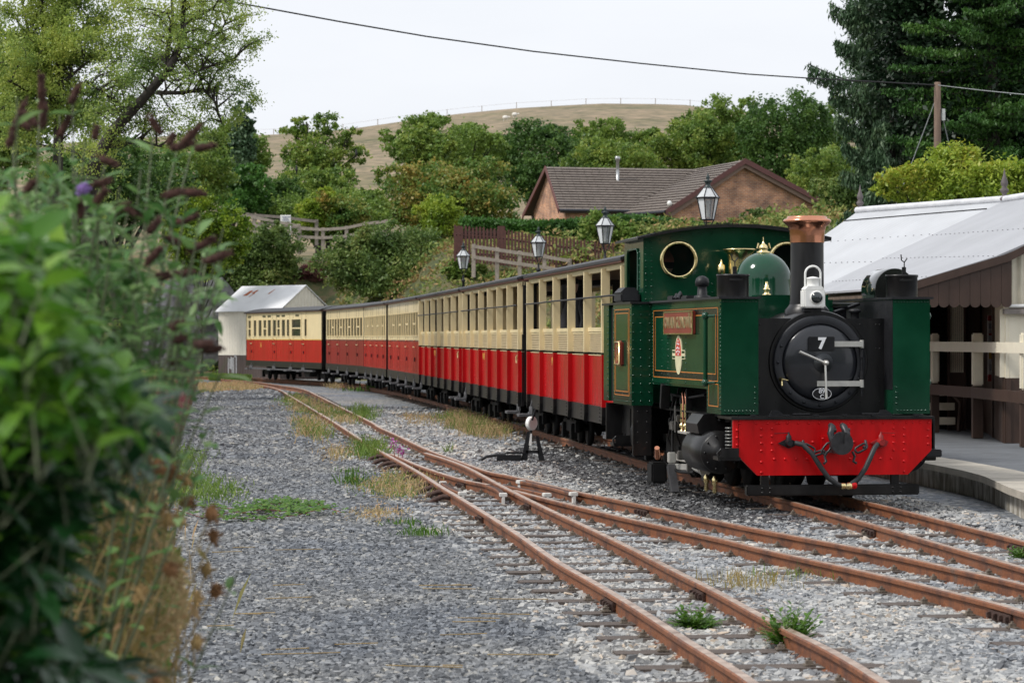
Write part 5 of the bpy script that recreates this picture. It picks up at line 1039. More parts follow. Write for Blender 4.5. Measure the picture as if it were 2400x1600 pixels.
# side bunkers
for s in (-1, 1):
    mb = MB().use(GREEN); a, b = sorted((s * 1.082, s * 1.335)); mb.box(a, b, 4.03, 5.25, .88, 2.055).box(a, b, 5.56, 5.92, .90, 2.055)
    fx = [s * 1.12, s * 1.225, s * 1.315]
    for x in fx:
        for k in range(12): mb.dome((x, 4.03, .93 + k * .10), .012, 'y', -1, 6, .8)
    for k in range(16): mb.dome((s * 1.335, 4.1, .95 + k * .07), .012, 'x', s, 6, .8).dome((s * 1.335, 5.2, .95 + k * .07), .012, 'x', s, 6, .8).dome((s * 1.335, 5.62, .95 + k * .07), .012, 'x', s, 6, .8)
    for k in range(12): mb.dome((s * 1.335, 4.15 + k * .09, .92), .008, 'x', s, 6, .8)
    mb.use(BLACK).box(a + .03, b - .03, 5.25, 5.56, .90, 2.03); a, b = sorted((s * 1.07, s * 1.355)); mb.box(a, b, 4.0, 5.95, 2.057, 2.08)
    bk = mb.build('side_bunker', None, lo)
    if s < 0:
        xo = -1.3352
        for z0, z1, y0, y1 in ((.985, 2.0, 4.17, 5.14), (1.03, 1.955, 4.23, 5.08)):
            q = MB(); w = .008; q.box(xo - .003, xo, y0, y1, z1 - w, z1).box(xo - .003, xo, y0, y1, z0, z0 + w).box(xo - .003, xo, y0, y0 + .012, z0 + w, z1 - w).box(xo - .003, xo, y1 - .012, y1, z0 + w, z1 - w); q.build('orange_line', ORANGE, bk)
        q = MB(); q.box(xo - .0015, xo, 4.18, 5.13, 1.962, 1.99).box(xo - .0015, xo, 4.18, 5.13, .995, 1.025); q.build('black_band', LINEBLK, bk)
        q = MB(); q.bbox(xo - .05, xo, 4.52, 4.86, 1.33, 1.63, .02); pl_ = q.build('number_plate', PLATERED, bk); q = MB(); q.tube([(xo - .052, 4.54, 1.35), (xo - .052, 4.54, 1.61), (xo - .052, 4.84, 1.61), (xo - .052, 4.84, 1.35), (xo - .052, 4.54, 1.35)], .014, 6); text_mb(q, '7', .25, (xo - .054, 4.69, 1.48), (0, -1, 0), (0, 0, 1), .004, .006); q.build('brass_rim', BRASS, pl_)
        mb = MB(); mb.bbox(-1.33, -1.10, 4.75, 5.25, 2.08, 2.20, .02).prism([(-1.33, 2.20), (-1.10, 2.20), (-1.16, 2.26), (-1.27, 2.26)], 1, 4.78, 5.22); mb.build('bunker_lid', BLACKM, lo)
        mb = MB(); mb.tube([(-1.02, 5.7, .95), (-1.02, 5.7, 2.0)], .012, 6); mb.build('grab_rail', STEEL, lo)
    mb = MB().use(BLACK); a, b = sorted((s * 1.10, s * 1.315)); mb.box(a, b, 4.04, 4.07, .30, .879).box(a, b, 5.85, 5.88, .42, .87).box(sorted((s * 1.09, s * 1.12))[0], sorted((s * 1.09, s * 1.12))[1], 4.07, 5.85, .50, .879)
    for k in range(4):
        for x in (s * 1.15, s * 1.26): mb.dome((x, 4.04, .45 + k * .12), .010, 'y', -1, 6, .9)
    mb.build('apron_plate', None, lo)
# tank-top fittings
for s in (-1, 1):
    mb = MB(); mb.lathe([(.165, 0), (.165, .21), (.172, .215), (.172, .235), (.02, .24)], (s * .90, .60, 2.085), 'z', 32); mb.bbox(s * .90 - .02, s * .90 + .02, .50, .53, 2.26, 2.40, .004); mb.bbox(s * .90 - .07, s * .90 + .07, .43, .47, 2.25, 2.275, .004); mb.tube([(s * .90, .5, 2.38), (s * .90, .5, 2.45), (s * .90 - .03, .5, 2.47), (s * .90 - .035, .5, 2.53)], .007, 5); mb.tube([(s * .90, .5, 2.45), (s * .90 + .03, .5, 2.49)], .007, 5); mb.build('filler_lid', BLACK, lo)
mb = MB(); mb.lathe([(.09, 0), (.09, .03), (.055, .04), (.048, .14)], (-.95, 1.9, 2.085), 'z', 18).lathe([(.05, .13), (.072, .14), (.078, .18), (.066, .22), (.03, .245), (.0001, .25)], (-.95, 1.9, 2.085), 'z', 20); mb.build('mushroom_vent', BLACKM, lo)
mb = MB(); mb.bbox(-1.02, -.82, 2.4, 2.7, 2.085, 2.13, .01).tube([(-1.0, 3.0, 2.10), (-.95, 3.1, 2.17), (-.9, 3.2, 2.10)], .02, 6).tube([(-1.0, 3.2, 2.10), (-.95, 3.3, 2.15), (-.9, 3.5, 2.10)], .02, 6).bbox(-1.0, -.85, 3.3, 3.6, 2.085, 2.14, .01); mb.build('tank_top_valve', BLACKM, lo)
dr = MB(); dr.lathe([(.215, 0), (.22, .01), (.22, .55), (.215, .56)], (0, 0, 0), 'y', 32); Rm = Matrix.Rotation(math.radians(0), 3, 'Z'); g = MB().use(mat('black_gloss_drum', (.02, .022, .02), .10, var=.1, coat=1)); g.add([Rm @ Vector(v) + Vector((.93, .95, 2.18)) for v in dr.v], dr.f, True); g.bbox(.72, 1.12, 1.0, 1.5, 2.08, 2.2, .01); g.build('toolbox_drum', None, lo)
mb = MB()
for a in (0, 2.1, 4.2): mb.torus((.93 + .035 * math.cos(a), .94, 2.20 + .035 * math.sin(a)), .022, .006, 'y', 12, 5)
mb.tube([(.93, .94, 2.20), (.945, .94, 2.30)], .007, 5); mb.build('toolbox_latch', BLACKM, lo)
mb = MB(); mb.lathe([(.045, 0), (.045, .06), (.065, .065), (.065, .09), (.03, .10)], (.45, .8, 1.865), 'z', 14).lathe([(.07, 0), (.07, .11), (.085, .115), (.085, .13)], (.33, .95, 1.865), 'z', 16); mb.tube([(.2, .7, 1.93), (.6, 1.2, 2.02), (.7, 3, 2.05)], .018, 6); mb.build('front_fitting', BLACKM, lo)
# running gear
mb = MB().use(SOOT)
for s in (-1, 1): mb.box(s * .56 - .02, s * .56 + .02, .1, 5.8, .26, .83)
mb.box(-.50, .50, .3, 5.6, .30, .82).box(-.85, .85, 5.5, 5.8, .5, .82).box(-.62, .62, 1.0, 4.9, .60, 1.12); mb.build('frame', None, lo)
for y, r in ((.75, .27), (2.1, .36), (3.0, .36), (3.9, .36), (5.2, .27)):
    mb = MB().use(SOOT); mb.lathe([(.04, -.50), (.04, -.42), (r - .04, -.42), (r + .02, -.38), (r, -.37), (r, -.32), (r - .05, -.32), (.05, -.31), (.05, .31), (r - .05, .32), (r, .32), (r, .37), (r + .02, .38), (r - .04, .42), (.04, .42)], (0, y, r), 'x', 32)
    if r > .3: mb.lathe([(.16, 0), (.16, -.08), (.05, -.1)], (-.66, y, r), 'x', 20); mb.bbox(-.82, -.72, y - .09, y + .09, r - .26, r + .07, .02)
    mb.build('wheelset', None, lo)
for s in (-1, 1):
    x = s * 1.0; mb = MB().use(BLACK); mb.lathe([(.001, -.06), (.10, -.06), (.11, -.03), (.205, -.02), (.215, 0), (.215, .03), (.225, .04), (.225, .95), (.215, .96)], (x, .72, .47), 'y', 36)
    for k in range(10): a = k * PI / 5; mb.dome((x + .175 * math.cos(a), .70, .47 + .175 * math.sin(a)), .014, 'y', -1, 6, .9)
    mb.build('cylinder', None, lo)
    ch = MB().use(BLACK); ch.prism([(x - .17, .66), (x - .19, .76), (x - .12, .86), (x + .10, .88), (x + .17, .80), (x + .17, .62)], 1, 1.02, 1.62); ch.dome((x + .06, 1.02, .80), .03, 'y', -1, 8, .8).lathe([(.06, 0), (.075, .05), (.06, .12)], (x + .15, .9, .78), 'z', 12).build('valve_chest', None, lo)
WORN = mat('oily_worn_steel', (.16, .155, .145), .38, .6, var=.5, vs=14)
mb = MB(); mb.bbox(-1.02, -.98, 1.7, 2.9, .60, .63, .004).bbox(-1.02, -.98, 1.7, 2.9, .36, .39, .004).build('slide_bar', STEEL, lo)
mb = MB().use(WORN); mb.bbox(-1.04, -.94, 2.22, 2.40, .34, .46, .01).tube([(-1.0, 1.68, .48), (-1.0, 2.2, .44)], .025, 8).bbox(-1.03, -.97, 2.3, 2.36, .2, .62, .004).bbox(-1.10, -.90, 2.44, 2.56, .32, .42, .01); mb.build('crosshead', None, lo)
mb = MB(); mb.bbox(-.97, -.93, 2.4, 3.9, .30, .37, .006, Matrix.Rotation(-.04, 3, 'X')).bbox(-.89, -.85, 2.1, 3.9, .26, .33, .006); mb.build('connecting_rod', STEEL, lo)
mb = MB().use(BLACK); arc = [(1.75 + .25 * math.cos(t), .52 + .50 * math.sin(t)) for t in np.linspace(-PI / 2, PI / 2, 14)]; mb.prism([(1.72, .10), (2.05, .12), (2.10, .86), (1.72, .86)], 0, -.93, -.91).prism([(2.0, .86), (2.55, .86), (2.6, .6), (2.4, .2), (2.1, .10), (1.95, .3)], 0, -.88, -.86)
mb.build('motion_bracket', None, lo)
mb = MB()
for y in (2.62, 2.78):
    mb.tube([(-.98, y, .62), (-.98, y, .96), (-.98, y + .03, 1.05), (-.94, y + .12, 1.09), (-.86, y + .2, 1.06)], .012, 8)
mb.build('copper_pipe', COPPER, lo)
for y in (2.60, 2.80):
    mb = MB(); mb.lathe([(.012, 0), (.026, .01), (.026, .03), (.014, .04), (.014, .06), (.03, .07), (.03, .10), (.014, .11), (.014, .13), (.024, .135), (.024, .16)], (-.99, y, .60), 'z', 12); mb.tube([(-.99, y, .78), (-.99, y, .93)], .016, 8); mb.build('brass_lubricator', BRASS, lo)
MB().bbox(-1.02, -.95, 2.92, 3.0, .72, .80, .01).tube([(-1.0, 3.12, .60), (-1.0, 3.12, .9)], .014, 6).bbox(-1.03, -.95, 3.15, 3.35, .62, .72, .01).build('oil_box', WORN, lo)
mb = MB(); mb.lathe([(.05, 0), (.055, .05), (.03, .07), (.03, .11)], (-1.12, 3.75, .34), 'x', 12); mb.tube([(-1.15, 3.4, .30), (-1.18, 3.28, .42)], .03, 8); mb.build('copper_union', COPPER, lo)
mb = MB(); mb.lathe([(.02, 0), (.10, .02), (.16, .12), (.17, .3), (.12, .42), (.04, .46)], (-1.12, 4.35, .30), 'z', 18); mb.bbox(-1.18, -1.0, 3.6, 3.9, .0, .24, .02).bbox(-1.14, -1.04, 3.38, 3.46, .02, .3, .005, Matrix.Rotation(.25, 3, 'X')); mb.build('injector', SOOT, lo)
mb = MB().bbox(-1.10, -1.02, 2.98, 3.10, .26, .38, .01); mb.build('bright_bracket', STEEL, lo)
mb = MB()
for k, (y, z) in enumerate(((2.45, .78), (2.95, .95), (3.2, .80), (3.45, .98), (3.6, .70))): mb.bbox(-.98, -.90, y - .05, y + .05, z - .04, z + .05, .008).tube([(-.95, y, z), (-.97, y + .1, z - .18), (-.9, y + .15, z - .35)], .010, 5)
mb.tube([(-.96, 1.7, 1.05), (-.96, 2.6, 1.0), (-.96, 3.9, 1.02)], .016, 6).tube([(-1.0, 2.1, .20), (-.98, 3.0, .16), (-1.0, 3.7, .22)], .018, 6).tube([(-.9, 3.4, 1.1), (-.98, 3.4, .7), (-1.0, 3.3, .35)], .014, 6).bbox(-.99, -.93, 2.55, 2.60, .3, 1.1, .005); mb.build('motion_linkage', SOOT, lo)
mb = MB(); mb.prism([(3.0, -.06), (3.1, -.08), (3.34, .2), (3.24, .24)], 0, -1.06, -.98); mb.build('sand_deflector', mat('scuffed_grey', (.07, .07, .075), .5, .4, var=.3), lo)
def cabstep(x, y, z): 
    mb = MB(); mb.bbox(x - .20, x + .02, y - .16, y + .16, z, z + .04, .006).tube([(x - .2, y - .16, z), (x - .22, y - .16, z + .08), (x - .18, y - .16, z + .12)], .012, 6).bbox(x - .19, x + .0, y - .17, y - .15, z + .03, z + .13, .004).bbox(x - .01, x + .01, y - .15, y + .15, z + .03, z + .45, .004); mb.build('footstep', BLACK, lo)
cabstep(-1.12, 5.4, .36); cabstep(-.98, .12, .42); cabstep(1.13, .35, .40)
MB().bbox(1.0, 1.17, .05, .35, .44, .52, .01).build('step_board', BLACKM, lo)
mb = MB()
for k in range(9): mb.torus((-.98, .32, .46 + k * .035), .055, .011, 'z', 14, 5)
mb.build('coil_spring', mat('spring_steel', (.18, .18, .17), .4, .7), lo)
for y, z in ((.88, .12), (1.3, .12)): MB().lathe([(.015, -.08), (.025, -.06), (.018, 0), (.03, .02), (.03, .07), (.012, .10)], (-1.03, y, z), 'z', 10).build('drain_cock', BRASS, lo)
MB().lathe([(.06, -.12), (.065, -.08), (.03, -.07), (.05, 0), (.04, .3), (.02, .5)], (-1.0, 1.62, .25), 'y', 16).build('tail_gland', STEEL, lo)
# head lamp
hl = thing('oil_lamp', 'white oil lamp with dark bullseye lens standing before the chimney', 'oil lamp'); hl.parent = None
M4 = Matrix.Translation((3.26, 27.8, ZR)) @ Matrix.Rotation(LA, 4, 'Z'); hp = M4 @ Vector((-.06, .56, 1.965)); hl.location = hp; hl.rotation_euler = (0, 0, LA)
MB().bbox(-.11, .11, -.09, .10, .01, .20, .012).build('lamp_body', WHITE, hl)
mb = MB(); mb.prism([(-.105, .20), (.105, .20), (.072, .235), (-.072, .235)], 1, -.085, .09).lathe([(.068, 0), (.066, .075), (.072, .08), (.07, .09), (.03, .10), (.0001, .105)], (0, 0, .23), 'z', 24); mb.build('lamp_chimney', WHITE, hl)
mb = MB(); mb.lathe([(.066, 0), (.070, -.012), (.060, -.02)], (0.015, -.09, .115), 'y', 32, True, False); mb.build('lens_rim', WHITE, hl)
MB().lathe([(.062, -.01), (.058, -.025), (.04, -.042), (.015, -.05), (.0001, -.051)], (.015, -.09, .115), 'y', 28).build('lens', mat('dark_lens', (.012, .02, .022), .06, coat=1), hl)
mb = MB(); mb.tube([(-.082, 0, .20)] + [(.082 * -math.cos(t), 0, .36 + .082 * math.sin(t)) for t in np.linspace(0, PI, 12)] + [(.082, 0, .20)], .0115, 8); mb.build('carrying_handle', WHITE, hl)
mb = MB(); mb.box(-.09, .09, .0, .12, -.03, .01); mb.build('lamp_foot', BLACKM, hl)

# ---------------------------------------------------------------- people in the first coach
def person(lab, loc, rz, J, radii, jacket, head, parts=()):
    """J: joint name -> point; body grown as one skin"""
    edges = [('pel', 'waist'), ('waist', 'chest'), ('chest', 'neck'), ('neck', 'head0'), ('chest', 'shl'), ('chest', 'shr'), ('shl', 'ell'), ('ell', 'wrl'), ('wrl', 'hdl'), ('shr', 'elr'), ('elr', 'wrr'), ('wrr', 'hdr'), ('pel', 'hipl'), ('pel', 'hipr'), ('hipl', 'knl'), ('knl', 'anl'), ('anl', 'tol'), ('hipr', 'knr'), ('knr', 'anr'), ('anr', 'tor')]
    names = list(J); idx = {n: i for i, n in enumerate(names)}; me = bpy.data.meshes.new('person'); me.from_pydata([J[n] for n in names], [(idx[a], idx[b]) for a, b in edges], [])
    o = bpy.data.objects.new('person', me); COL.objects.link(o); md = o.modifiers.new('s', 'SKIN'); sv = me.skin_vertices[0].data
    for n in names: rr = radii.get(n, .05); sv[idx[n]].radius = rr if isinstance(rr, tuple) else (rr, rr); sv[idx[n]].use_root = (n == 'pel')
    o.modifiers.new('d', 'SUBSURF').levels = 2; dg = bpy.context.evaluated_depsgraph_get(); dg.update(); m2 = bpy.data.meshes.new_from_object(o.evaluated_get(dg)); bpy.data.objects.remove(o)
    for p in m2.polygons: p.use_smooth = True
    m2.materials.append(jacket); body = bpy.data.objects.new('person', m2); COL.objects.link(body); body.location = loc; body.rotation_euler = (0, 0, rz); tag(body, lab, 'person'); m2.name = 'person'
    hc, cap = head; SK = mat('skin', (.45, .27, .20), .5); mb = MB().use(SK)
    mb.lathe([(.0001, -.13), (.05, -.12), (.075, -.07), (.085, 0), (.08, .06), (.05, .10), (.0001, .115)], hc, 'z', 16); mb.lathe([(.0001, -.02), (.015, 0), (.0001, .02)], (hc[0] + .09, hc[1], hc[2] - .02), 'z', 6)
    mb.build('head', None, body); MB().lathe([(.088, 0), (.09, .04), (.075, .09), (.0001, .115)], (hc[0], hc[1], hc[2] + .02), 'z', 16).bbox(hc[0] - .03, hc[0] + .14, hc[1] - .06, hc[1] + .06, hc[2] + .02, hc[2] + .032, .004).build('cap', cap, body); return body
JK = mat('dark_jacket', (.012, .012, .016), .8, var=.3, bump=.3, bs=20); CP = mat('dark_cap', (.01, .01, .012), .8)
cc = bpy.data.objects['open_coach']; Mc = Matrix.Translation(cc.location) @ Matrix.Rotation(cc.rotation_euler.z, 4, 'Z')
base_z = ZR + .80
def stand(lean, s=1.0):
    l = lean; z = 1.0
    return dict(pel=(0, 0, .92 * s), waist=(.05 * l, 0, 1.08 * s), chest=(.17 * l, 0, 1.30 * s), neck=(.28 * l, 0, 1.48 * s), head0=(.34 * l, 0, 1.56 * s), shl=(.16 * l, .20, 1.40 * s), shr=(.16 * l, -.20, 1.40 * s), ell=(.10 * l, .28, 1.14 * s), wrl=(.28 * l, .24, .94 * s), hdl=(.34 * l, .23, .88 * s), elr=(.05 * l, -.29, 1.14 * s), wrr=(.20 * l, -.26, .92 * s), hdr=(.25 * l, -.25, .86 * s), hipl=(0, .10, .88 * s), hipr=(0, -.10, .88 * s), knl=(.04, .11, .50 * s), anl=(0, .11, .10 * s), tol=(.16, .12, .04), knr=(.02, -.11, .50 * s), anr=(-.02, -.11, .10 * s), tor=(.14, -.12, .04))
RD = dict(pel=(.15, .12), waist=(.155, .12), chest=(.18, .13), neck=.06, head0=.06, shl=.085, shr=.085, ell=.055, elr=.055, wrl=.04, wrr=.04, hdl=.045, hdr=.045, hipl=.10, hipr=.10, knl=.07, knr=.07, anl=.05, anr=.05, tol=.045, tor=.045)
Lc1 = 10.6
p1 = Mc @ Vector((-.58, 9.75, 0)); J1 = stand(1.3, 1.16); person('person in dark jacket and cap leaning forward inside the first open coach', (p1.x, p1.y, base_z), math.radians(15), J1, RD, JK, ((J1['head0'][0] + .03, 0, J1['head0'][2] + .10), CP))
p1b = Mc @ Vector((-.60, 7.9, 0)); J2 = stand(.25, 1.0); person('person in dark clothes standing upright nearer the engine in the first coach', (p1b.x, p1b.y, base_z), math.radians(200), J2, RD, JK, ((J2['head0'][0] + .02, 0, J2['head0'][2] + .10), CP))
# ---------------------------------------------------------------- bungalow
def brick_mat(name, c1, c2, mortar, sc=1.0, bw=.26, rh=.09):
    m, tt, b = base(name); n = tt.nodes.new; l = tt.links.new; tc = n('ShaderNodeTexCoord'); sp_ = n('ShaderNodeSeparateXYZ'); l(tc.outputs['Object'], sp_.inputs[0])
    ad = n('ShaderNodeMath'); ad.operation = 'ADD'; l(sp_.outputs[0], ad.inputs[0]); l(sp_.outputs[1], ad.inputs[1]); cb = n('ShaderNodeCombineXYZ'); l(ad.outputs[0], cb.inputs[0]); l(sp_.outputs[2], cb.inputs[1])
    br = n('ShaderNodeTexBrick'); br.inputs['Color1'].default_value = (*c1, 1); br.inputs['Color2'].default_value = (*c2, 1); br.inputs['Mortar'].default_value = (*mortar, 1); br.inputs['Scale'].default_value = sc; br.inputs['Brick Width'].default_value = bw; br.inputs['Row Height'].default_value = rh; br.inputs['Mortar Size'].default_value = .012
    l(cb.outputs[0], br.inputs['Vector']); nz = n('ShaderNodeTexNoise'); nz.inputs['Scale'].default_value = 1.6; nz.inputs['Detail'].default_value = 8; l(tc.outputs['Object'], nz.inputs['Vector']); r = ramp(tt, [(.35, (.6, .6, .62)), (.65, (1.3, 1.22, 1.15))]); l(nz.outputs['Fac'], r.inputs[0])
    mx = n('ShaderNodeMix'); mx.data_type = 'RGBA'; mx.blend_type = 'MULTIPLY'; mx.inputs[0].default_value = 1; l(br.outputs[0], mx.inputs[6]); l(r.outputs[0], mx.inputs[7]); l(mx.outputs[2], b.inputs['Base Color']); b.inputs['Roughness'].default_value = .85; return m
BRK = brick_mat('orange_brick', (.54, .27, .15), (.33, .16, .11), (.50, .40, .31)); TILE = mat('brown_roof_tile', (.165, .138, .118), .7, var=.22, vs=4, bump=.2); TILE2 = mat('brown_roof_tile_edge', (.06, .045, .04), .8)
bh = thing('bungalow', 'orange brick bungalow with brown tiled roofs and a large gable beyond the hedge', 'house')
GB = 150.0; bh.rotation_euler = (0, 0, math.radians(15)); _pv = V3((px(1740, 0, 150).x, 150, 0)); bh.location = _pv - Matrix.Rotation(math.radians(15), 3, 'Z') @ _pv; P = lambda x, y, Y=GB: px(x, y, Y)
def solid(mb, pts, off):
    off = V3(off); n = len(pts); mb.add([V3(p) for p in pts] + [V3(p) + off for p in pts], [tuple(range(n)), tuple(range(2 * n - 1, n - 1, -1))] + [(i, i + n, (i + 1) % n + n, (i + 1) % n) for i in range(n)])
a = P(1565, 487); b_ = P(1944, 487); ap = P(1740, 388); z0 = 5.6
mb = MB(); solid(mb, [(a.x, GB, z0), (b_.x, GB, z0), (b_.x, GB, b_.z), (ap.x, GB, ap.z), (a.x, GB, a.z)], (0, 9, 0)); mb.build('gable_wall', BRK, bh)
# wing running left, set back
WY = GB + 3.5; wl = px(1348, 0, WY).x; er = P(1500, 0, WY).x
mb = MB(); wz = px(0, 490, WY).z; solid(mb, [(wl, WY, z0), (a.x + .05, WY, z0), (a.x + .05, WY, wz), (wl, WY, wz)], (0, 6.5, 0)); mb.build('wing_wall', BRK, bh)
rz_ = px(0, 398, WY + 3.3).z; mb = MB(); solid(mb, [(wl, WY, wz), (wl, WY + 3.3, rz_ - .1), (wl, WY + 6.6, wz)], (.25, 0, 0)); mb.build('wing_gable', BRK, bh)
def tiled(name, e0, e1, r0, r1, rows, par):
    """stepped rows of tiles from eave line e0-e1 up to ridge line r0-r1"""
    mb = MB().use(TILE); e0, e1, r0, r1 = map(V3, (e0, e1, r0, r1)); nrm = (e1 - e0).cross(r0 - e0).normalized(); nrm = nrm if nrm.z > 0 else -nrm
    for k in range(rows):
        t0, t1 = k / rows, (k + 1.0) / rows; p, q, r_, s_ = e0.lerp(r0, t0), e1.lerp(r1, t0), e1.lerp(r1, t1), e0.lerp(r0, t1); w = (q - p).length; nt_ = max(1, int(w / .42)); h = nrm * .055; g = nrm * .006
        mb.use(TILE)
        for i in range(nt_):
            u0, u1 = i / nt_, (i + .965) / nt_; jz = nrm * random.uniform(0, .012); mb.add([p.lerp(q, u0) + h + jz, p.lerp(q, u1) + h + jz, s_.lerp(r_, u1) + g, s_.lerp(r_, u0) + g], [(0, 1, 2, 3)])
        mb.use(TILE2).add([p, q, q + h, p + h], [(0, 1, 2, 3)]).add([p - nrm * .02, q - nrm * .02, r_ - nrm * .02, s_ - nrm * .02], [(0, 1, 2, 3)])
    return mb.build(name, None, par)
ov = .55
A0 = P(1478, 492); AP = P(1738, 369); B0 = P(1972, 483)
F0 = V3((A0.x + .9, GB - .45, a.z - .22)); PK = V3((ap.x, GB - .45, ap.z + .28)); F1 = V3((B0.x + .05, GB - .45, b_.z - .05))
# big gable roof: left slope reaches out over the porch
LE = V3((P(1478, 0).x, GB + 3.2, P(0, 492, GB + 3.2).z)); BACK = V3((0, 10, 0))
tiled('roof_slope', (P(1560, 0).x - .35, GB - .45, a.z - .25), (LE.x - .1, GB + 3.6, a.z - .30), PK, PK + V3((0, 4.05, 0)), 17, bh)
tiled('roof_slope', (LE.x - .1, GB + 3.6, a.z - .30), (LE.x - .1, GB + 9.5, a.z - .30), PK + V3((0, 4.05, 0)), PK + BACK, 17, bh); tiled('roof_slope', F1, F1 + BACK, PK, PK + BACK, 15, bh)
tiled('wing_roof', (wl - .5, WY - .5, wz - .18), (LE.x + .9, WY - .5, wz - .18), (wl - .2, WY + 3.3, rz_), (ap.x, WY + 3.3, rz_), 17, bh); tiled('wing_roof', (wl - .5, WY + 7.1, wz - .18), (ap.x, WY + 7.1, wz - .18), (wl - .2, WY + 3.3, rz_), (ap.x, WY + 3.3, rz_), 14, bh)
BGE = mat('red_brown_barge', (.13, .05, .045), .6, var=.2)
mb = MB()
def board(mb, p, q, h, d=(0, .06, 0)): p, q = V3(p), V3(q); solid(mb, [p, q, q - V3((0, 0, h)), p - V3((0, 0, h))], d)
e_ = V3((P(1560, 0).x - .35, GB - .45, a.z - .25)); board(mb, e_ + V3((0, -.06, .08)), PK + V3((0, -.06, .09)), .30); board(mb, PK + V3((0, -.06, .09)), F1 + V3((0, -.06, .08)), .30)
wb = V3((wl - .56, WY - .5, wz - .12)); wt = V3((wl - .26, WY + 3.3, rz_ + .06)); board(mb, wb, wt, .26, (.06, 0, 0)); board(mb, wt, V3((wl - .56, WY + 7.1, wz - .12)), .26, (.06, 0, 0)); mb.build('barge_board', BGE, bh)
mb = MB(); solid(mb, [e_ + V3((0, .05, -.2)), PK + V3((0, .05, -.2)), F1 + V3((0, .05, -.2)), F1 + V3((-.4, .05, -.28)), PK + V3((0, .05, -.42)), e_ + V3((.4, .05, -.28))], (0, .38, 0)); mb.build('soffit', mat('soffit_brown', (.19, .13, .10), .7), bh)
GUT = mat('dark_gutter', (.02, .022, .03), .4); mb = MB(); mb.tube([(wl - .5, WY - .58, wz - .22), (LE.x + .6, WY - .58, wz - .22)], .09, 8); mb.box(wl - .3, LE.x + .6, WY - .5, WY, wz - .34, wz - .24); mb.tube([(LE.x, GB + 3.6, a.z - .34), (P(1560, 0).x - .4, GB - .45, a.z - .30)], .09, 8); mb.build('gutter', GUT, bh)
def window(x0, x1, y0, y1, Y, par=bh):
    p, q = px(x0, y1, Y), px(x1, y0, Y); mb = MB(); w = .08
    for r_ in ((p.x, q.x, p.z, p.z + w), (p.x, q.x, q.z - w, q.z), (p.x, p.x + w, p.z + w, q.z - w), (q.x - w, q.x, p.z + w, q.z - w), ((p.x + q.x) / 2 - .03, (p.x + q.x) / 2 + .03, p.z + w, q.z - w)): mb.box(r_[0], r_[1], Y - .06, Y + .02, r_[2], r_[3])
    f_ = mb.build('window', mat('dark_brown_frame', (.03, .022, .02), .5), par); MB().box(p.x + .03, q.x - .03, Y - .03, Y - .01, p.z + .03, q.z - .03).build('pane', mat('house_pane', (.025, .03, .035), .06), f_)
window(1420, 1455, 497, 545, WY - .02)
pw = MB(); pwx = a.x; 
for y in (GB + 1.0, GB + 2.4): MB().box(a.x - .06, a.x + .02, y, y + .9, z0 + .7, a.z - .35).build('window', mat('house_pane', (.025, .03, .035), .06), bh)
fl = px(1498, 412, WY + 2.2); MB().lathe([(.16, -.5), (.16, -.4), (.09, -.38), (.09, .75), (.15, .78), (.15, .95), (.10, 1.0)], (fl.x, fl.y, fl.z), 'z', 14).build('flue', mat('flue_steel', (.45, .46, .46), .35, .8), bh)
MB().lathe([(.02, 0), (.12, .05), (.14, .2), (.05, .3)], (P(1556, 0).x, GB - .3, P(0, 486).z), 'z', 10).build('security_light', WHITE, bh)

# ---------------------------------------------------------------- hedge, fences, shed
def hedge(name, lab, pts, h, d, n, m, size, rough=.12):
    P_ = []
    for _ in range(n):
        t = random.random() * (len(pts) - 1); i = int(t); p = pts[i].lerp(pts[i + 1], t - i); side = random.random(); zz = h * random.random() if side < .62 else h; yy = -d / 2 if side < .62 else random.uniform(-d / 2, d / 2)
        P_.append((p.x + random.gauss(0, rough), p.y + yy + random.gauss(0, rough), float(terrain(p.x, p.y)) + zz + random.gauss(0, rough * .7)))
    o = leaves(name, np.array(P_), size, m, None, .7, .2); mb = MB()
    tag(o, lab, 'hedge'); 
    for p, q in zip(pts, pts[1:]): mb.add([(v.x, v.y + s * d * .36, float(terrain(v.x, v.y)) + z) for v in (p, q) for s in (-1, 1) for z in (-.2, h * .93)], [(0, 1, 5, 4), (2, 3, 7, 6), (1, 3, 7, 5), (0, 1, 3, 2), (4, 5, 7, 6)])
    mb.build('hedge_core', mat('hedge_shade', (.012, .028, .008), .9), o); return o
hz0 = 137
def hp_(x, Y): p = px(x, 0, Y); return V3((p.x, Y, 0))
hedge('hedge', 'long clipped bright green hedge in front of the bungalow', [hp_(1085, 133), hp_(1300, 134), hp_(1500, 137), hp_(1960, 141)], 1.55, 1.2, 34000, LEAF['hedge'], .15)
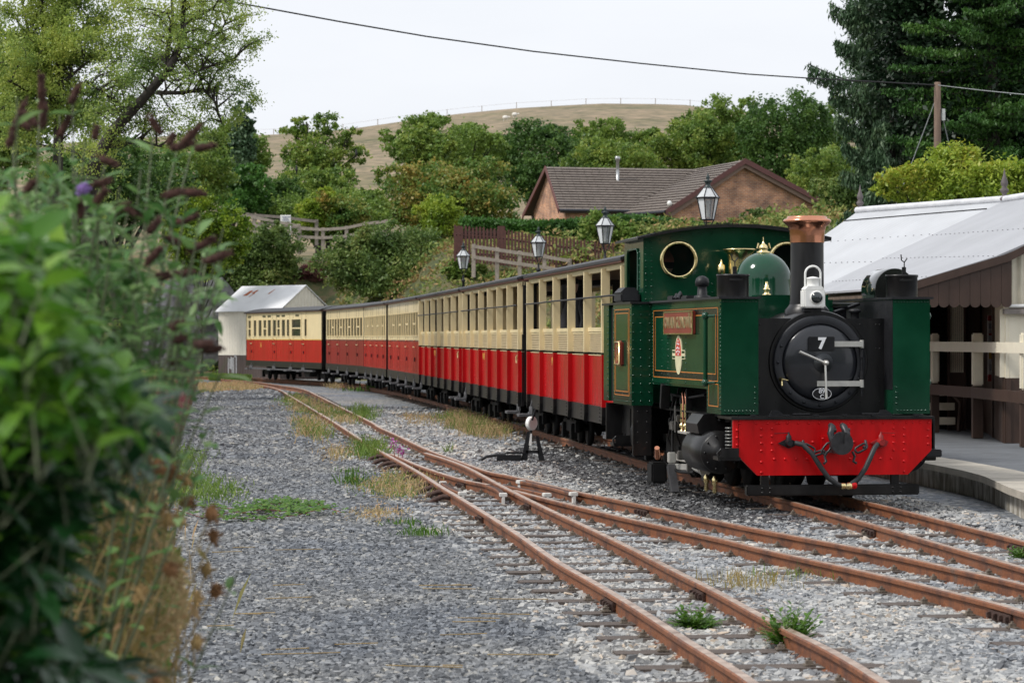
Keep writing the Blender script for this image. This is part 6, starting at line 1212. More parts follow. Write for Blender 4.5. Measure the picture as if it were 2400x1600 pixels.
def slat_fence(name, lab, cat, pts, hfun, m, pitch=.145, w=.095, rails=True):
    t = thing(name, lab, cat); mb = MB(); pts = [V3(p) for p in pts]; Ls = [(q - p).length for p, q in zip(pts, pts[1:])]; s = 0; k = 0
    for (p, q), L_ in zip(zip(pts, pts[1:]), Ls):
        n = int(L_ / pitch)
        for i in range(n):
            c = p.lerp(q, (i + .5) / n); z = float(terrain(c.x, c.y)) if hfun is None else hfun(c); h = 1.55 + random.uniform(-.03, .03); mb.prism([(c.x - w / 2, z), (c.x + w / 2, z), (c.x + w / 2, z + h - .06), (c.x, z + h), (c.x - w / 2, z + h - .06)], 1, c.y - .012, c.y + .012)
    mb.build('pickets', m, t); mb = MB()
    for p, q in zip(pts, pts[1:]):
        for zz in (.4, 1.15):
            n = 6
            for i in range(n): a, b = p.lerp(q, i / n), p.lerp(q, (i + 1) / n); za, zb = [(float(terrain(c.x, c.y)) if hfun is None else hfun(c)) + zz for c in (a, b)]; mb.tube([(a.x, a.y + .05, za), (b.x, b.y + .05, zb)], .04, 4)
    mb.build('back_rail', m, t); return t
pk = [ground_hit(1062, 607), ground_hit(1180, 612), ground_hit(1300, 622), ground_hit(1430, 636)]
def plane_z(ptsA):
    xs_ = [p[0] for p in ptsA]; zs = [p[2] for p in ptsA]; return lambda c: float(np.interp(c.x, xs_, zs))
PKY = 116; pkp = [px(x, y, PKY) for x, y in ((1062, 612), (1180, 622), (1300, 640), (1440, 655))]
slat_fence('picket_fence', 'red brown picket fence running down below the hedge', 'fence', pkp, plane_z([(p.x, 0, p.z) for p in pkp]), PICKET)
gt = thing('garden_gate', 'dark red brown gate and its two thick posts between the picket fence and hedge', 'gate')
for x in (1076, 1175): p = px(x, 590, 118); MB().bbox(p.x - .17, p.x + .17, 117.8, 118.2, p.z - .9, px(0, 530, 118).z, .03).build('gate_post', PICKET, gt)
p, q = px(1085, 560, 118), px(1168, 541, 118); MB().box(p.x, q.x, 117.95, 118.05, p.z, q.z - .1).box(p.x, q.x, 117.9, 118.1, q.z - .12, q.z).build('gate_panel', mat('dark_gate', (.035, .018, .016), .7), gt)
def post_rail(lab, P_, Y, hh, rails, m=PALEWOOD, pw=.085):
    t = thing('post_and_rail_fence', lab, 'fence'); pts = [px(x, y, Y) for x, y in P_]
    for p in pts: MB().bbox(p.x - pw, p.x + pw, Y - pw, Y + pw, p.z - .5, p.z + hh, .015).build('post', m, t)
    for p, q in zip(pts, pts[1:]):
        for r_ in rails: d = (q - p); mb = MB(); mb.add([(p.x, Y - pw - .04, p.z + r_ - .07), (q.x, Y - pw - .04, q.z + r_ - .07), (q.x, Y - pw - .04, q.z + r_ + .07), (p.x, Y - pw - .04, p.z + r_ + .07), (p.x, Y - pw, p.z + r_ - .07), (q.x, Y - pw, q.z + r_ - .07), (q.x, Y - pw, q.z + r_ + .07), (p.x, Y - pw, p.z + r_ + .07)], [(0, 3, 2, 1), (4, 5, 6, 7), (0, 1, 5, 4), (1, 2, 6, 5), (2, 3, 7, 6), (3, 0, 4, 7)]); mb.build('rail', m, t)
    return t
post_rail('pale post and rail fence in front of the picket fence', [(1110, 622), (1165, 630), (1218, 638), (1276, 646), (1335, 656)], 112, .88, (.78, .34))
post_rail('pale weathered fence at the left end of the bank top, left of the white notice', [(559, 540), (596, 546), (648, 556), (700, 566)], 131, .84, (.74, .36))
post_rail('pale weathered fence on the bank top right of the white notice', [(702, 572), (757, 575), (812, 571), (857, 561), (905, 556)], 133, .86, (.76, .36))
post_rail('farther parallel post and rail fence behind the sign on the bank', [(580, 536), (662, 542), (742, 552)], 137, .8, (.70, .3), mat('old_grey_wood', (.22, .19, .165), .85, var=.3))
sg = thing('notice_board', 'small white notice with three faint lines of blue lettering fixed to the bank fence', 'sign'); p, q = px(657, 531, 132.6), px(682, 504, 132.6)
MB().bbox(p.x, q.x, 132.55, 132.6, px(0, 520, 132.6).z, q.z, .01).box(q.x - .08, q.x, 132.6, 132.66, p.z - .5, q.z - .1).build('board', WHITE, sg); mb = MB(); cx = (p.x + q.x) / 2; text_mb(mb, 'PRIVATE', .10, (cx, 127.54, q.z - .09), (1, 0, 0), (0, 0, 1), .003); text_mb(mb, 'LAND', .09, (cx, 127.54, q.z - .17), (1, 0, 0), (0, 0, 1), .003); text_mb(mb, 'KEEP OUT', .07, (cx, 127.54, q.z - .25), (1, 0, 0), (0, 0, 1), .003) if False else None
mb = MB()
for k, (w0, w1) in enumerate(((.2, .95), (.25, .75), (.2, .8))): 
    x = p.x + w0 * (q.x - p.x)
    while x < p.x + w1 * (q.x - p.x): mb.box(x, x + .022, 132.54, 132.55, q.z - .11 - k * .08, q.z - .075 - k * .08); x += .034
mb.build('lettering', mat('blue_ink', (.12, .14, .3), .6), sg)
# white shed
sh = thing('shed', 'cream and dark brown shed with a white rust streaked corrugated roof behind the last coach', 'shed')
A_, B_ = V3((-12.85, 119.6, 0)), V3((-9.9, 116.6, 0)); dl = (B_ - A_).normalized(); dg_ = V3((-dl.y, dl.x, 0)) * -1 * -1
dg_ = V3((.712, .70, 0)); C_ = B_ + dg_ * 2.75; D_ = A_ + dg_ * 2.75; ez = 2.97; rzv = 4.05; mid0 = (A_ + D_) / 2; mid1 = (B_ + C_) / 2
SHC = mat('shed_cream', (.78, .73, .63), .5, var=.05); SHB = mat('shed_brown', (.085, .062, .056), .6, var=.2, vs=2.5, stretch=(1, 1, .3))
def wallq(mb, p, q, z0, z1, t=.05): mb.add([(p.x, p.y, z0), (q.x, q.y, z0), (q.x, q.y, z1), (p.x, p.y, z1)], [(0, 1, 2, 3)])
mb = MB().use(SHC); n = 46
for p, q in ((A_, B_), (B_, C_), (C_, D_), (D_, A_)):
    N_ = int((q - p).length / .045); d = (q - p).normalized(); o_ = V3((d.y, -d.x, 0)); pv = None; vs = []
    for i in range(N_ + 1): c = p.lerp(q, i / N_) + o_ * (.012 * math.cos(i * PI / 2)); vs += [(c.x, c.y, -.3), (c.x, c.y, 1.02), (c.x, c.y, ez)]
    mb.use(SHB).add(vs, [(3 * i, 3 * i + 3, 3 * i + 4, 3 * i + 1) for i in range(N_)], False).use(SHC).add(vs, [(3 * i + 1, 3 * i + 4, 3 * i + 5, 3 * i + 2) for i in range(N_)], False)
mb.build('wall', None, sh); mb = MB()
N_ = 60; vs = []
for i in range(N_ + 1): c = B_.lerp(C_, i / N_) + V3((.70, -.71, 0)) * (.03 + .016 * math.cos(i * PI / 2)); vs += [(c.x, c.y, ez - .05), (c.x, c.y, ez + (rzv - ez) * (1 - abs(2 * i / N_ - 1)) - .03)]
mb.add(vs, [(2 * i, 2 * i + 2, 2 * i + 3, 2 * i + 1) for i in range(N_)], True).build('gable', SHC, sh)
o1 = -dl * .08; o2 = dl * .10; e1 = dg_ * -.15
WR = corr_mat('white_corrugated_rusting', (.80, .81, .83), .12, stain=None, axis=0, rough=.8)
quad_uv('roof', [[V3((*(A_ + o1 + e1).xy, ez - .04)), V3((*(mid0 + o1).xy, rzv))], [V3((*(B_ + o2 + e1).xy, ez - .04)), V3((*(mid1 + o2).xy, rzv))]], WR, sh); quad_uv('roof', [[V3((*(mid0 + o1).xy, rzv)), V3((*(D_ + o1 - e1).xy, ez - .04))], [V3((*(mid1 + o2).xy, rzv)), V3((*(C_ + o2 - e1).xy, ez - .04))]], WR, sh)
mb = MB(); base_l = lambda s, t: V3((*(A_ + e1).lerp(B_ + e1, s).xy, ez - .04)).lerp(V3((*mid0.lerp(mid1, s).xy, rzv)), t) + V3((0, 0, .012))
for s0, s1, t0, t1 in ((.17, .26, .60, .80), (.27, .34, .70, .82), (.55, .60, .66, .84), (.30, .31, .55, .7)): mb.add([base_l(s0, t0), base_l(s1 - .02, t0), base_l(s1, t1), base_l(s0 + .04, t1)], [(0, 1, 2, 3)])
mb.build('rust_patch', mat('orange_rust', (.45, .13, .05), .9, var=.3), sh)
mb = MB()
for k in range(7): 
    s = .17 + k * .022 + random.uniform(-.005, .005); c = A_.lerp(B_, s) + V3((-.70, -.71, 0)) * .03; mb.bbox(c.x - .02, c.x + .03, c.y - .005, c.y + .005, .15 + random.uniform(0, .5) * (k % 3), 1.0 - random.random() * .25, .001)
mb.build('white_paint_runs', mat('flaking_white', (.62, .62, .64), .8, var=.25), sh)
# rock face beside the shed
mb = MB(); bm = bmesh.new(); bmesh.ops.create_icosphere(bm, subdivisions=4, radius=1)
from mathutils import noise
for v in bm.verts: p = v.co.copy(); v.co = V3((p.x * 2.6, p.y * 1.6, p.z * 2.9)) * (1 + .22 * noise.noise(p * 2.2) + .12 * noise.noise(p * 6) + .06 * noise.noise(p * 14)); 
mb.bm(bm); rk = mb.build('rock_face', mat('grey_rock', (.10, .10, .105), .9, var=.7, vs=1.6, bump=.8, bs=6)); rk.location = (-14.6, 124.6, 1.6); tag(rk, 'grey craggy rock outcrop in the bank beside the white shed', 'rock')

# ---------------------------------------------------------------- utility pole and cable
up_ = thing('utility_pole', 'brown wooden utility pole with two stay wires before the conifers', 'utility pole'); PY = 75; pt = px(2197, 193, PY); gz = float(terrain(pt.x, PY))
MB().lathe([(.125, gz - .3), (.115, gz + 3), (.09, pt.z - .02), (.07, pt.z)], (pt.x, PY, 0), 'z', 14).build('pole', mat('pole_wood', (.17, .115, .085), .8, var=.4, vs=3, stretch=(3, 3, .4), bump=.4), up_)
mb = MB(); s1 = px(2105, 475, PY); s2 = px(2262, 470, PY); mb.tube([(pt.x, PY, pt.z - .35), (s1.x, PY + .3, s1.z)], .014, 5).tube([(pt.x, PY, pt.z - .35), (s2.x, PY + .5, s2.z)], .014, 5); mb.tube([(s1.x, PY + .3, s1.z), (s1.x - .9, PY + .3, float(terrain(s1.x, PY)))], .014, 5).tube([(s2.x, PY + .5, s2.z), (s2.x + .6, PY + .5, float(terrain(s2.x, PY)))], .014, 5); mb.build('stay_wire', mat('wire_grey', (.25, .27, .27), .5), up_)
MB().box(pt.x + .12, pt.x + .20, PY - .1, PY + .1, px(0, 283, PY).z, px(0, 256, PY).z).build('notice_plate', mat('plate_grey', (.5, .52, .5), .6), up_)
mb = MB(); cp = [(-700, -330, 52), (-200, -170, 55), (200, -62, 58), (560, 8, 61), (800, 52, 63.5), (1000, 86, 66), (1250, 121, 68), (1500, 149, 70), (1750, 174, 72), (1900, 184, 73.3), (2050, 192, 74.2), (2197, 200, 75)]
mb.tube([px(*q) for q in cp], .019, 6); cb_ = mb.build('overhead_cable', mat('cable_black', (.02, .02, .022), .5)); tag(cb_, 'thin black overhead cable sagging across the pale sky to the pole', 'cable'); mb = MB(); mb.tube([px(2197, 200, 75), px(2300, 212, 70), px(2420, 224, 65), px(2700, 240, 55)], .012, 5); tag(mb.build('overhead_cable', mat('wire_grey', (.25, .27, .27), .5)), 'thinner grey cable running right from the pole across the dark conifer', 'cable')

# ---------------------------------------------------------------- trees behind
def T(name, lab, x0, x1, y0, y1, Y, n, leafn, size, m, seed, trunk=.25, cat='tree', depth=None, rs=(.28, .45), group=None, **k):
    b, bl = envelope(x0, x1, y0, y1, Y, n, depth, rs, seed=seed); return tree(name, lab, cat, b, bl, leafn, size, LEAF[m], trunk, group, **k)
GRP = 'trees behind the railway'
T('oak_tree', 'gnarled oak with gaps in its crown standing against the brown hill left of centre', 648, 848, 272, 425, 205, 11, 9500, .26, 'oak', 3, .35, group=GRP, rs=(.2, .32), twigs=2, clump=.3)
T('broadleaf_tree', 'dark green tree with two crows above it, below the gnarled oak', 640, 855, 385, 560, 190, 10, 20000, .24, 'oak', 4, .3, group=GRP)
T('broadleaf_tree', 'tall grey green tree at the left of the hill with a pointed top', 460, 622, 280, 480, 165, 10, 17000, .22, 'mid', 5, .3, group=GRP)
T('broadleaf_tree', 'bright green tree low on the left beneath the pointed tree', 500, 640, 390, 520, 150, 7, 11000, .20, 'hedge', 6, .25, group=GRP)
T('broadleaf_tree', 'light green spreading tree rising to the hill crest between the oak and the dark trees', 905, 1180, 275, 420, 215, 12, 20000, .27, 'mid', 7, .35, group=GRP, rs=(.22, .34), twigs=1)
T('broadleaf_tree', 'dense dark green round tree above the left end of the bungalow', 1130, 1400, 268, 440, 220, 10, 20000, .27, 'dark', 8, .35, group=GRP, rs=(.26, .4))
T('broadleaf_tree', 'broad tree with orange tinted leaves left of the bungalow', 870, 1245, 362, 560, 172, 14, 34000, .23, 'autumn', 9, .3, group=GRP, rs=(.22, .36))
T('broadleaf_tree', 'mid green tree behind the bungalow flue', 1385, 1560, 285, 440, 225, 8, 13000, .27, 'mid', 10, .3, group=GRP)
T('broadleaf_tree', 'darker round tree just right of the bungalow flue, behind the roof', 1520, 1700, 252, 430, 222, 8, 15000, .27, 'oak', 11, .3, group=GRP)
T('broadleaf_tree', 'tree behind the ridge of the large brick gable', 1650, 1790, 225, 410, 226, 8, 14000, .27, 'mid', 12, .3, group=GRP)
T('broadleaf_tree', 'tallest dark tree right of the gable with a rounded top', 1750, 1990, 212, 490, 200, 11, 27000, .25, 'dark', 13, .35, group=GRP)
T('broadleaf_tree', 'small olive tree right of the gable end near the station roof', 1900, 2080, 400, 560, 120, 8, 12000, .16, 'gorse', 14, .15, group=GRP)
T('broadleaf_tree', 'dark woodland edge tree at the far left behind the leaning tree', 120, 430, 330, 560, 110, 10, 20000, .17, 'dark', 15, .25, group=GRP)
T('broadleaf_tree', 'leafy tree behind the yellow green rhododendron at left', 300, 560, 330, 520, 140, 9, 16000, .19, 'oak', 16, .25, group=GRP)
for k, (x, y, Y) in ():
    p = px(x, y, Y); MB().lathe([(.001, 0), (.12, .12), (.17, .35), (.12, .6), (.09, .7), (.10, .8), (.05, .92), (.001, .95)], (0, 0, 0), 'z', 10).prism([(-.1, .1), (.0, -.35), (.1, .1)], 1, -.03, .03).lathe([(.03, .08), (.003, .22)], (0, 0, .82), 'x', 6); 
for (x, y, lab) in ((835, 367, 'black crow perched on top of the tree below the oak, right bird'), (695, 405, 'black crow perched lower on the left side of the same tree')):
    p = px(x, y, 188); mb = MB(); mb.lathe([(.001, 0), (.12, .12), (.17, .35), (.12, .6), (.09, .7), (.10, .8), (.05, .92), (.001, .95)], (0, 0, 0), 'z', 10).prism([(-.1, .1), (.0, -.35), (.1, .1)], 1, -.03, .03).lathe([(.03, .08), (.003, .22)], (0, 0, .82), 'x', 6); o = mb.build('crow', mat('crow_black', (.01, .01, .012), .5)); o.location = p; o.scale = (.55, .55, .55); tag(o, lab, 'bird', 'crows in the tree')
# lower trees closing the gaps beneath the crowns
T('broadleaf_tree', 'low mixed tree filling the dip left of the orange tinted tree', 800, 930, 430, 560, 168, 8, 11000, .2, 'oak', 71, .2, group=GRP)
T('broadleaf_tree', 'low dark green tree between the pointed tree and the crow tree', 590, 720, 420, 540, 170, 8, 11000, .2, 'dark', 72, .2, group=GRP)
T('broadleaf_tree', 'dark tree behind the left corner of the bungalow roof', 1190, 1320, 360, 480, 190, 8, 10000, .22, 'dark', 73, .2, group=GRP)
T('broadleaf_tree', 'dark shaded tree just above the bungalow roof middle', 1330, 1560, 330, 450, 205, 9, 14000, .24, 'oak', 74, .2, group=GRP)
T('broadleaf_tree', 'shaded tree between the brick gable and the drooping spruce', 1840, 2030, 330, 520, 175, 9, 15000, .2, 'oak', 75, .2, group=GRP)
T('broadleaf_tree', 'green tree low behind the middle of the bank fences', 640, 900, 455, 560, 150, 10, 14000, .18, 'mid', 76, .2, group=GRP)
T('broadleaf_tree', 'pale green tree on the crest between the dark round tree and the flue', 1330, 1480, 272, 430, 232, 8, 13000, .27, 'mid', 81, .3, group=GRP)
T('broadleaf_tree', 'green tree on the crest just left of the brick gable peak', 1560, 1720, 240, 420, 236, 9, 15000, .27, 'oak', 82, .3, group=GRP)
T('broadleaf_tree', 'fresh green tree between the light spreading tree and dark round tree', 1040, 1200, 292, 430, 230, 8, 13000, .27, 'mid', 83, .3, group=GRP)
T('broadleaf_tree', 'rounded tree on the slope right of the light spreading tree top', 940, 1090, 300, 440, 200, 8, 12000, .25, 'oak', 84, .3, group=GRP)
T('broadleaf_tree', 'tall tree between the gable and the drooping spruce, behind the others', 1850, 2010, 235, 460, 215, 9, 16000, .25, 'mid', 85, .3, group=GRP)
# bushes of the bank
def bush(lab, x0, x1, y0, y1, Y, n, leafn, size, m, seed, name='bush', cat='bush', fix=False, **k):
    if not fix: Y = min(ground_hit((x0 + x1) / 2, min(y1, 700) - 6).y + .3, 146)
    return T(name, lab, x0, x1, y0, y1, Y, n, leafn, size, m, seed, .08, cat, group='bushes on the bank behind the train', **k)
bush('large dark gorse bush above the white shed', 505, 705, 515, 712, 124, 12, 26000, .15, 'gorse', 21, depth=2.4)
bush('broad dark gorse bush above the closed coaches, right of the pink heather', 760, 1062, 535, 712, 112, 15, 42000, .15, 'gorse', 22, depth=2.6)
bush('yellow green rhododendron left of the fence on the bank', 370, 575, 452, 650, 118, 13, 24000, .15, 'rhod', 23, fix=True, depth=2.4, rs=(.24, .36))
bush('bright yellow and orange shrub standing above the gorse', 968, 1092, 458, 560, 122, 8, 9000, .15, 'lime', 24, flat=-.2, down=-1.2)
bush('pale green feathery shrub behind the bank fence', 695, 790, 440, 545, 140, 7, 8000, .17, 'lime', 25)
bush('rounded shrub with pinkish top behind the bank fence', 740, 880, 450, 540, 138, 7, 9000, .16, 'autumn', 26)
bush('dusky pink heather clump on the bank', 690, 772, 606, 672, 117, 7, 12000, .09, 'pink', 27)
bush('fresh green sapling growing in front of the hedge', 1368, 1490, 495, 590, 125, 8, 9000, .15, 'grass', 28, depth=1.6)
bush('bright green low shrubs behind the second coach roof', 1040, 1130, 610, 660, 104, 7, 8000, .13, 'grass', 29)
bush('low light green bush above the roof of the first coach', 1305, 1400, 592, 625, 100, 6, 6000, .12, 'lime', 30)
bush('green bramble mound left of the shed', 430, 530, 600, 730, 120, 8, 9000, .15, 'oak', 31)
bush('small bush with red leaves behind the fence right end', 950, 1060, 535, 580, 126, 6, 5000, .14, 'autumn', 32)
bush('low leafy growth below the hedge beside the lamp', 1120, 1240, 632, 668, 104, 6, 6000, .13, 'gorse', 33)
bush('yellow green rhododendron spreading over the station roof ridge', 2075, 2480, 350, 520, 62, 16, 30000, .115, 'lime', 34, depth=2.0, rs=(.18, .28), aspect=.42, fix=True)
bush('wispy pale shrub against the brick gable wall', 1690, 1850, 492, 545, 140, 8, 5000, .15, 'gorse', 35, depth=1.2)
# undergrowth cloaking the slopes
def cover(name, lab, xr, yr, n, size, m, lift=.25, cat='undergrowth', cond=None, flat=.6):
    X = rng.random(n) * (xr[1] - xr[0]) + xr[0]; Y = rng.random(n) * (yr[1] - yr[0]) + yr[0]; Z = terrain(X, Y); ok = Z > .12
    if cond is not None: ok &= cond(X, Y)
    X, Y, Z = X[ok], Y[ok], Z[ok]; nn = np.where(Y > 120, .45, 1.0) * np.clip(.5 + .32 * np.sin(X * 1.3 + 2 * np.sin(Y * .4)) * np.sin(Y * .9 + X * .3) + .3 * np.sin(X * 3.1 + Y) * np.sin(Y * 2.3 - X * .8) + .15 * np.sin(X * 7 + Y * 5), 0, 1.2); C = np.c_[X, Y, Z + lift * nn * (.55 + .55 * rng.random(len(X)))]; return tag(leaves(name, C, size, m, None, .5, flat), lab, cat, kind='stuff')
cover('bank_undergrowth', 'mixed green and russet undergrowth covering the bank behind the train', (-26, 22), (86, 129), 120000, .20, LEAF['bank'], 1.0)
cover('field_growth', 'rough green growth on the high ground around the trees', (-45, 45), (163, 245), 60000, .45, LEAF['bank'], .9)
f1 = lambda X, Y: X < np.interp(Y, EDGE[:, 0], EDGE[:, 1]) - .1
cover('left_bank_growth', 'weedy growth along the left side of the gravel yard', (-26, -1), (14, 118), 90000, .12, LEAF['bank'], .6, cond=f1)
ccx = np.interp
def bank_blades(n, xr, yr, h, m, name, lab, cond, w=.02):
    X = rng.random(n) * (xr[1] - xr[0]) + xr[0]; Y = rng.random(n) * (yr[1] - yr[0]) + yr[0]; ok = cond(X, Y); return tag(blades(name, np.c_[X, Y, terrain(X, Y)][ok], h, m, w, .5), lab, 'grass', kind='stuff')
fe = lambda X, Y: (X < np.interp(Y, EDGE[:, 0], EDGE[:, 1]) - .02 + rng.normal(size=X.shape) * .16) & (X > np.interp(Y, EDGE[:, 0], EDGE[:, 1]) - 3.5)
bank_blades(60000, (-18, -1), (15, 112), .30, LEAF['dry'], 'dry_grass', 'tall dry grass bordering the gravel yard on the left', fe, .02); bank_blades(26000, (-18, -1), (18, 112), .26, LEAF['grass'], 'green_grass', 'green grass mixed into the left verge', fe, .02)
tag(blades('rosebay_weeds', poly_pts([(385, 960), (455, 930), (420, 1040), (350, 1090), (340, 1000)], 5000), .65, LEAF['pink'], .025, .35), 'dusky pink willowherb heads at the left yard edge', 'weeds', kind='stuff')
tag(blades('verge_grass', poly_pts([(440, 905), (560, 900), (620, 912), (600, 918), (470, 925)], 5000), .16, LEAF['dry'], .04, .5), 'reddish dry grass where the far siding curves', 'grass', kind='stuff'); tag(blades('verge_grass', poly_pts([(500, 884), (590, 890), (585, 896), (490, 893)], 3500), .25, LEAF['grass'], .04, .5), 'green grass strip beside the far rails', 'grass', kind='stuff')

# conifers at right
def conifer(lab, x0, x1, ytop, Y, m, nb, droop, leafn, size, seed, pad=False, name='conifer', limbs=None):
    r = random.Random(seed); cx = px((x0 + x1) / 2, 0, Y).x; hw = (px(x1, 0, Y).x - px(x0, 0, Y).x) / 2; gz = float(terrain(cx, Y)); ht = px(0, ytop, Y).z - gz; t = thing(name, lab, 'tree', (cx, Y, gz)); C = []; D = []; tw = MB(); tr_ = MB()
    tr_.tube([(0, 0, -.4), (0, 0, ht * .5), (0, 0, ht)], [.32, .22, .03], 10)
    specs = []
    for k in range(nb):
        z = ht * (.10 + .88 * (k + r.random()) / nb); ln = hw * ((1.18 - .45 * z / ht) if pad else (1.12 - .62 * z / ht)) * r.uniform(.8, 1.2); specs.append((z, r.uniform(0, 2 * PI), ln))
    for (x, y, x2, y2) in (limbs or []): p, q = px(x, y, Y), px(x2, y2, Y); specs.append((p.z - gz, None, (p, q)))
    for z, a, ln in specs:
        if a is None: p0 = ln[0] - V3((cx, Y, gz)); p1 = ln[1] - V3((cx, Y, gz)); L_ = (p1 - p0).length; pts = [p0.lerp(p1, i / 8) + V3((0, 0, math.sin(i / 8 * PI) * -.10 * L_)) for i in range(9)]; side = V3((0, 1, 0)); ln = L_
        else: d = V3((math.cos(a), math.sin(a), 0)); pts = [V3((0, 0, z)) + d * ln * i / 8 + V3((0, 0, (-droop * (i / 8) + .9 * droop * (i / 8) ** 3) * ln)) for i in range(9)]; side = V3((-math.sin(a), math.cos(a), 0))
        tw.tube(pts, [.055 * (1 - i / 9) + .008 for i in range(9)], 5); n = int(leafn / len(specs)); u = np.array([r.random() ** .8 for _ in range(n)]); P_ = np.array(pts); q = u * 8; i0 = np.minimum(q.astype(int), 7); f = (q - i0)[:, None]; B = P_[i0] * (1 - f) + P_[i0 + 1] * f
        wdt = ln * .24 * (1.05 - u * .75)
        if pad: kk = rng.integers(0, 14, n); lump = np.array([[r.gauss(0, 1), r.gauss(0, 1), r.gauss(0, 1)] for _ in range(14)])[kk]; off = (lump * .8 + rng.normal(size=(n, 3)) * .33) * np.c_[wdt * .5, wdt * .5, wdt * .16 + .04]; off[:, 2] += .08; B = B + off; dd = rng.normal(size=(n, 3)) + [0, 0, 1.3]
        else: s_ = (rng.random(n) * 2 - 1) * wdt; hang = rng.random(n) ** 1.3 * (.22 + .28 * ln * .3); B = B + np.array(side)[None] * s_[:, None]; B[:, 2] -= hang + abs(s_) * .25; B += rng.normal(size=(n, 3)) * .05; dd = rng.normal(size=(n, 3)) * .4 + [0, 0, -1.0]
        C.append(B); D.append(dd)
    C = np.concatenate(C); D = np.concatenate(D); D /= np.linalg.norm(D, axis=1)[:, None]; s_ = np.cross(D, rng.normal(size=D.shape)); s_ /= np.linalg.norm(s_, axis=1)[:, None]; n = len(C); l = size * (.6 + .8 * rng.random(n)); V = leaf_arrays(C, D, s_, l, l * (.42 if pad else .30)); fast_mesh('crown', V.reshape(-1, 3), np.arange(n * 4).reshape(n, 4), LEAF[m], False, t); tr_.build('trunk', BARK, t); tw.build('branches', BARK, t); return t
conifer('tall drooping spruce left of the utility pole, reaching over the hill', 1955, 2240, -330, 88, 'spruce', 80, .28, 120000, .18, 41, limbs=[(2120, 190, 1895, 150), (2120, 60, 1945, 8), (2120, 330, 1960, 270), (2120, 250, 1945, 215), (2100, 420, 1975, 330), (2120, 120, 1960, 95)])
conifer('huge dark green conifer with dense bright tipped branches at the right edge', 2090, 2560, -300, 80, 'pine', 120, .10, 150000, .125, 42, True)
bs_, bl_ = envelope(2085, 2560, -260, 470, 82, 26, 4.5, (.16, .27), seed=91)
tree('conifer', 'dark inner core of the huge conifer, shade put into its leaf colour', 'tree', bs_, bl_, 60000, .20, LEAF['pinecore'], .45, None, aspect=.5, flat=1.0, clump=.34, per=60, shell=.6)
bs_, bl_ = envelope(2000, 2190, -120, 470, 90, 16, 2.5, (.3, .45), seed=92)
tree('conifer', 'dense grey green spruce body between the pole and the hill trees', 'tree', bs_, bl_, 42000, .20, LEAF['spruce'], .35, None, aspect=.3, flat=-.3, clump=.4, per=50, shell=.5, down=1.5)
conifer('lower dark spruce behind the pole, above the station roof', 1985, 2200, 270, 84, 'spruce', 34, .25, 30000, .2, 43)

# ---------------------------------------------------------------- the leaning tree and its neighbours at upper left
def branchy(lab, Y, limbs, leafn, size, m, clusters, seed, name='tree', twn=5, rad=.5):
    r = random.Random(seed); b0 = px(limbs[0][0][0], limbs[0][0][1], Y); t = thing(name, lab, 'tree', (b0.x, Y, float(terrain(b0.x, Y)))); o = V3((b0.x, Y, float(terrain(b0.x, Y)))); tw = MB(); tips = []
    for k, L_ in enumerate(limbs):
        w0, w1 = L_[-1]; pts = [px(x, y, Y + (r.uniform(-1, 1) if k else 0)) - o for x, y in L_[:-1]]
        if k == 0: pts = [V3((pts[0].x * 1, 0, -.3))] + pts
        n = len(pts); tw.tube(pts, [w0 + (w1 - w0) * i / (n - 1) for i in range(n)], 8)
        for i in range(1, n):
            for q in range(twn):
                s = pts[i - 1].lerp(pts[i], r.random()); dr = V3((r.uniform(-1, 1), r.uniform(-1, 1), r.uniform(-.3, 1.1))).normalized(); L2 = r.uniform(.6, 1.5) * rad * 2; m1 = s + dr * L2 * .5 + V3((0, 0, .06)); e = s + dr * L2 + V3((r.uniform(-.2, .2), 0, -.1)); tw.tube([s, m1, e], [.028, .016, .005], 5); tips += [m1, e]
                for z in range(3): e2 = m1.lerp(e, r.random()) + V3((r.uniform(-.5, .5), r.uniform(-.5, .5), r.uniform(-.3, .4))) * rad; tw.tube([m1, e2], [.01, .003], 4); tips.append(e2)
    for (x, y, rr) in clusters:
        c = px(x, y, Y + r.uniform(-1.5, 1.5)) - o
        for z in range(9): u = V3((r.gauss(0, 1), r.gauss(0, 1), r.gauss(0, 1))).normalized() * rr * Y / FPX * r.random() ** .4; tips.append(c + u)
        for z in range(3): e2 = c + V3((r.uniform(-1, 1), r.uniform(-1, 1), r.uniform(-1, 1))) * rr * Y / FPX * .8; tw.tube([c, e2], [.012, .004], 4)
    P_ = np.array(tips); idx = rng.integers(0, len(P_), leafn); C = P_[idx] + rng.normal(size=(leafn, 3)) * .20 * rad * 2 * np.array([.6, .6, .45]); leaves('crown', C, size, LEAF[m], t, .5, .2, .5); tw.build('trunk', BARK, t); return t
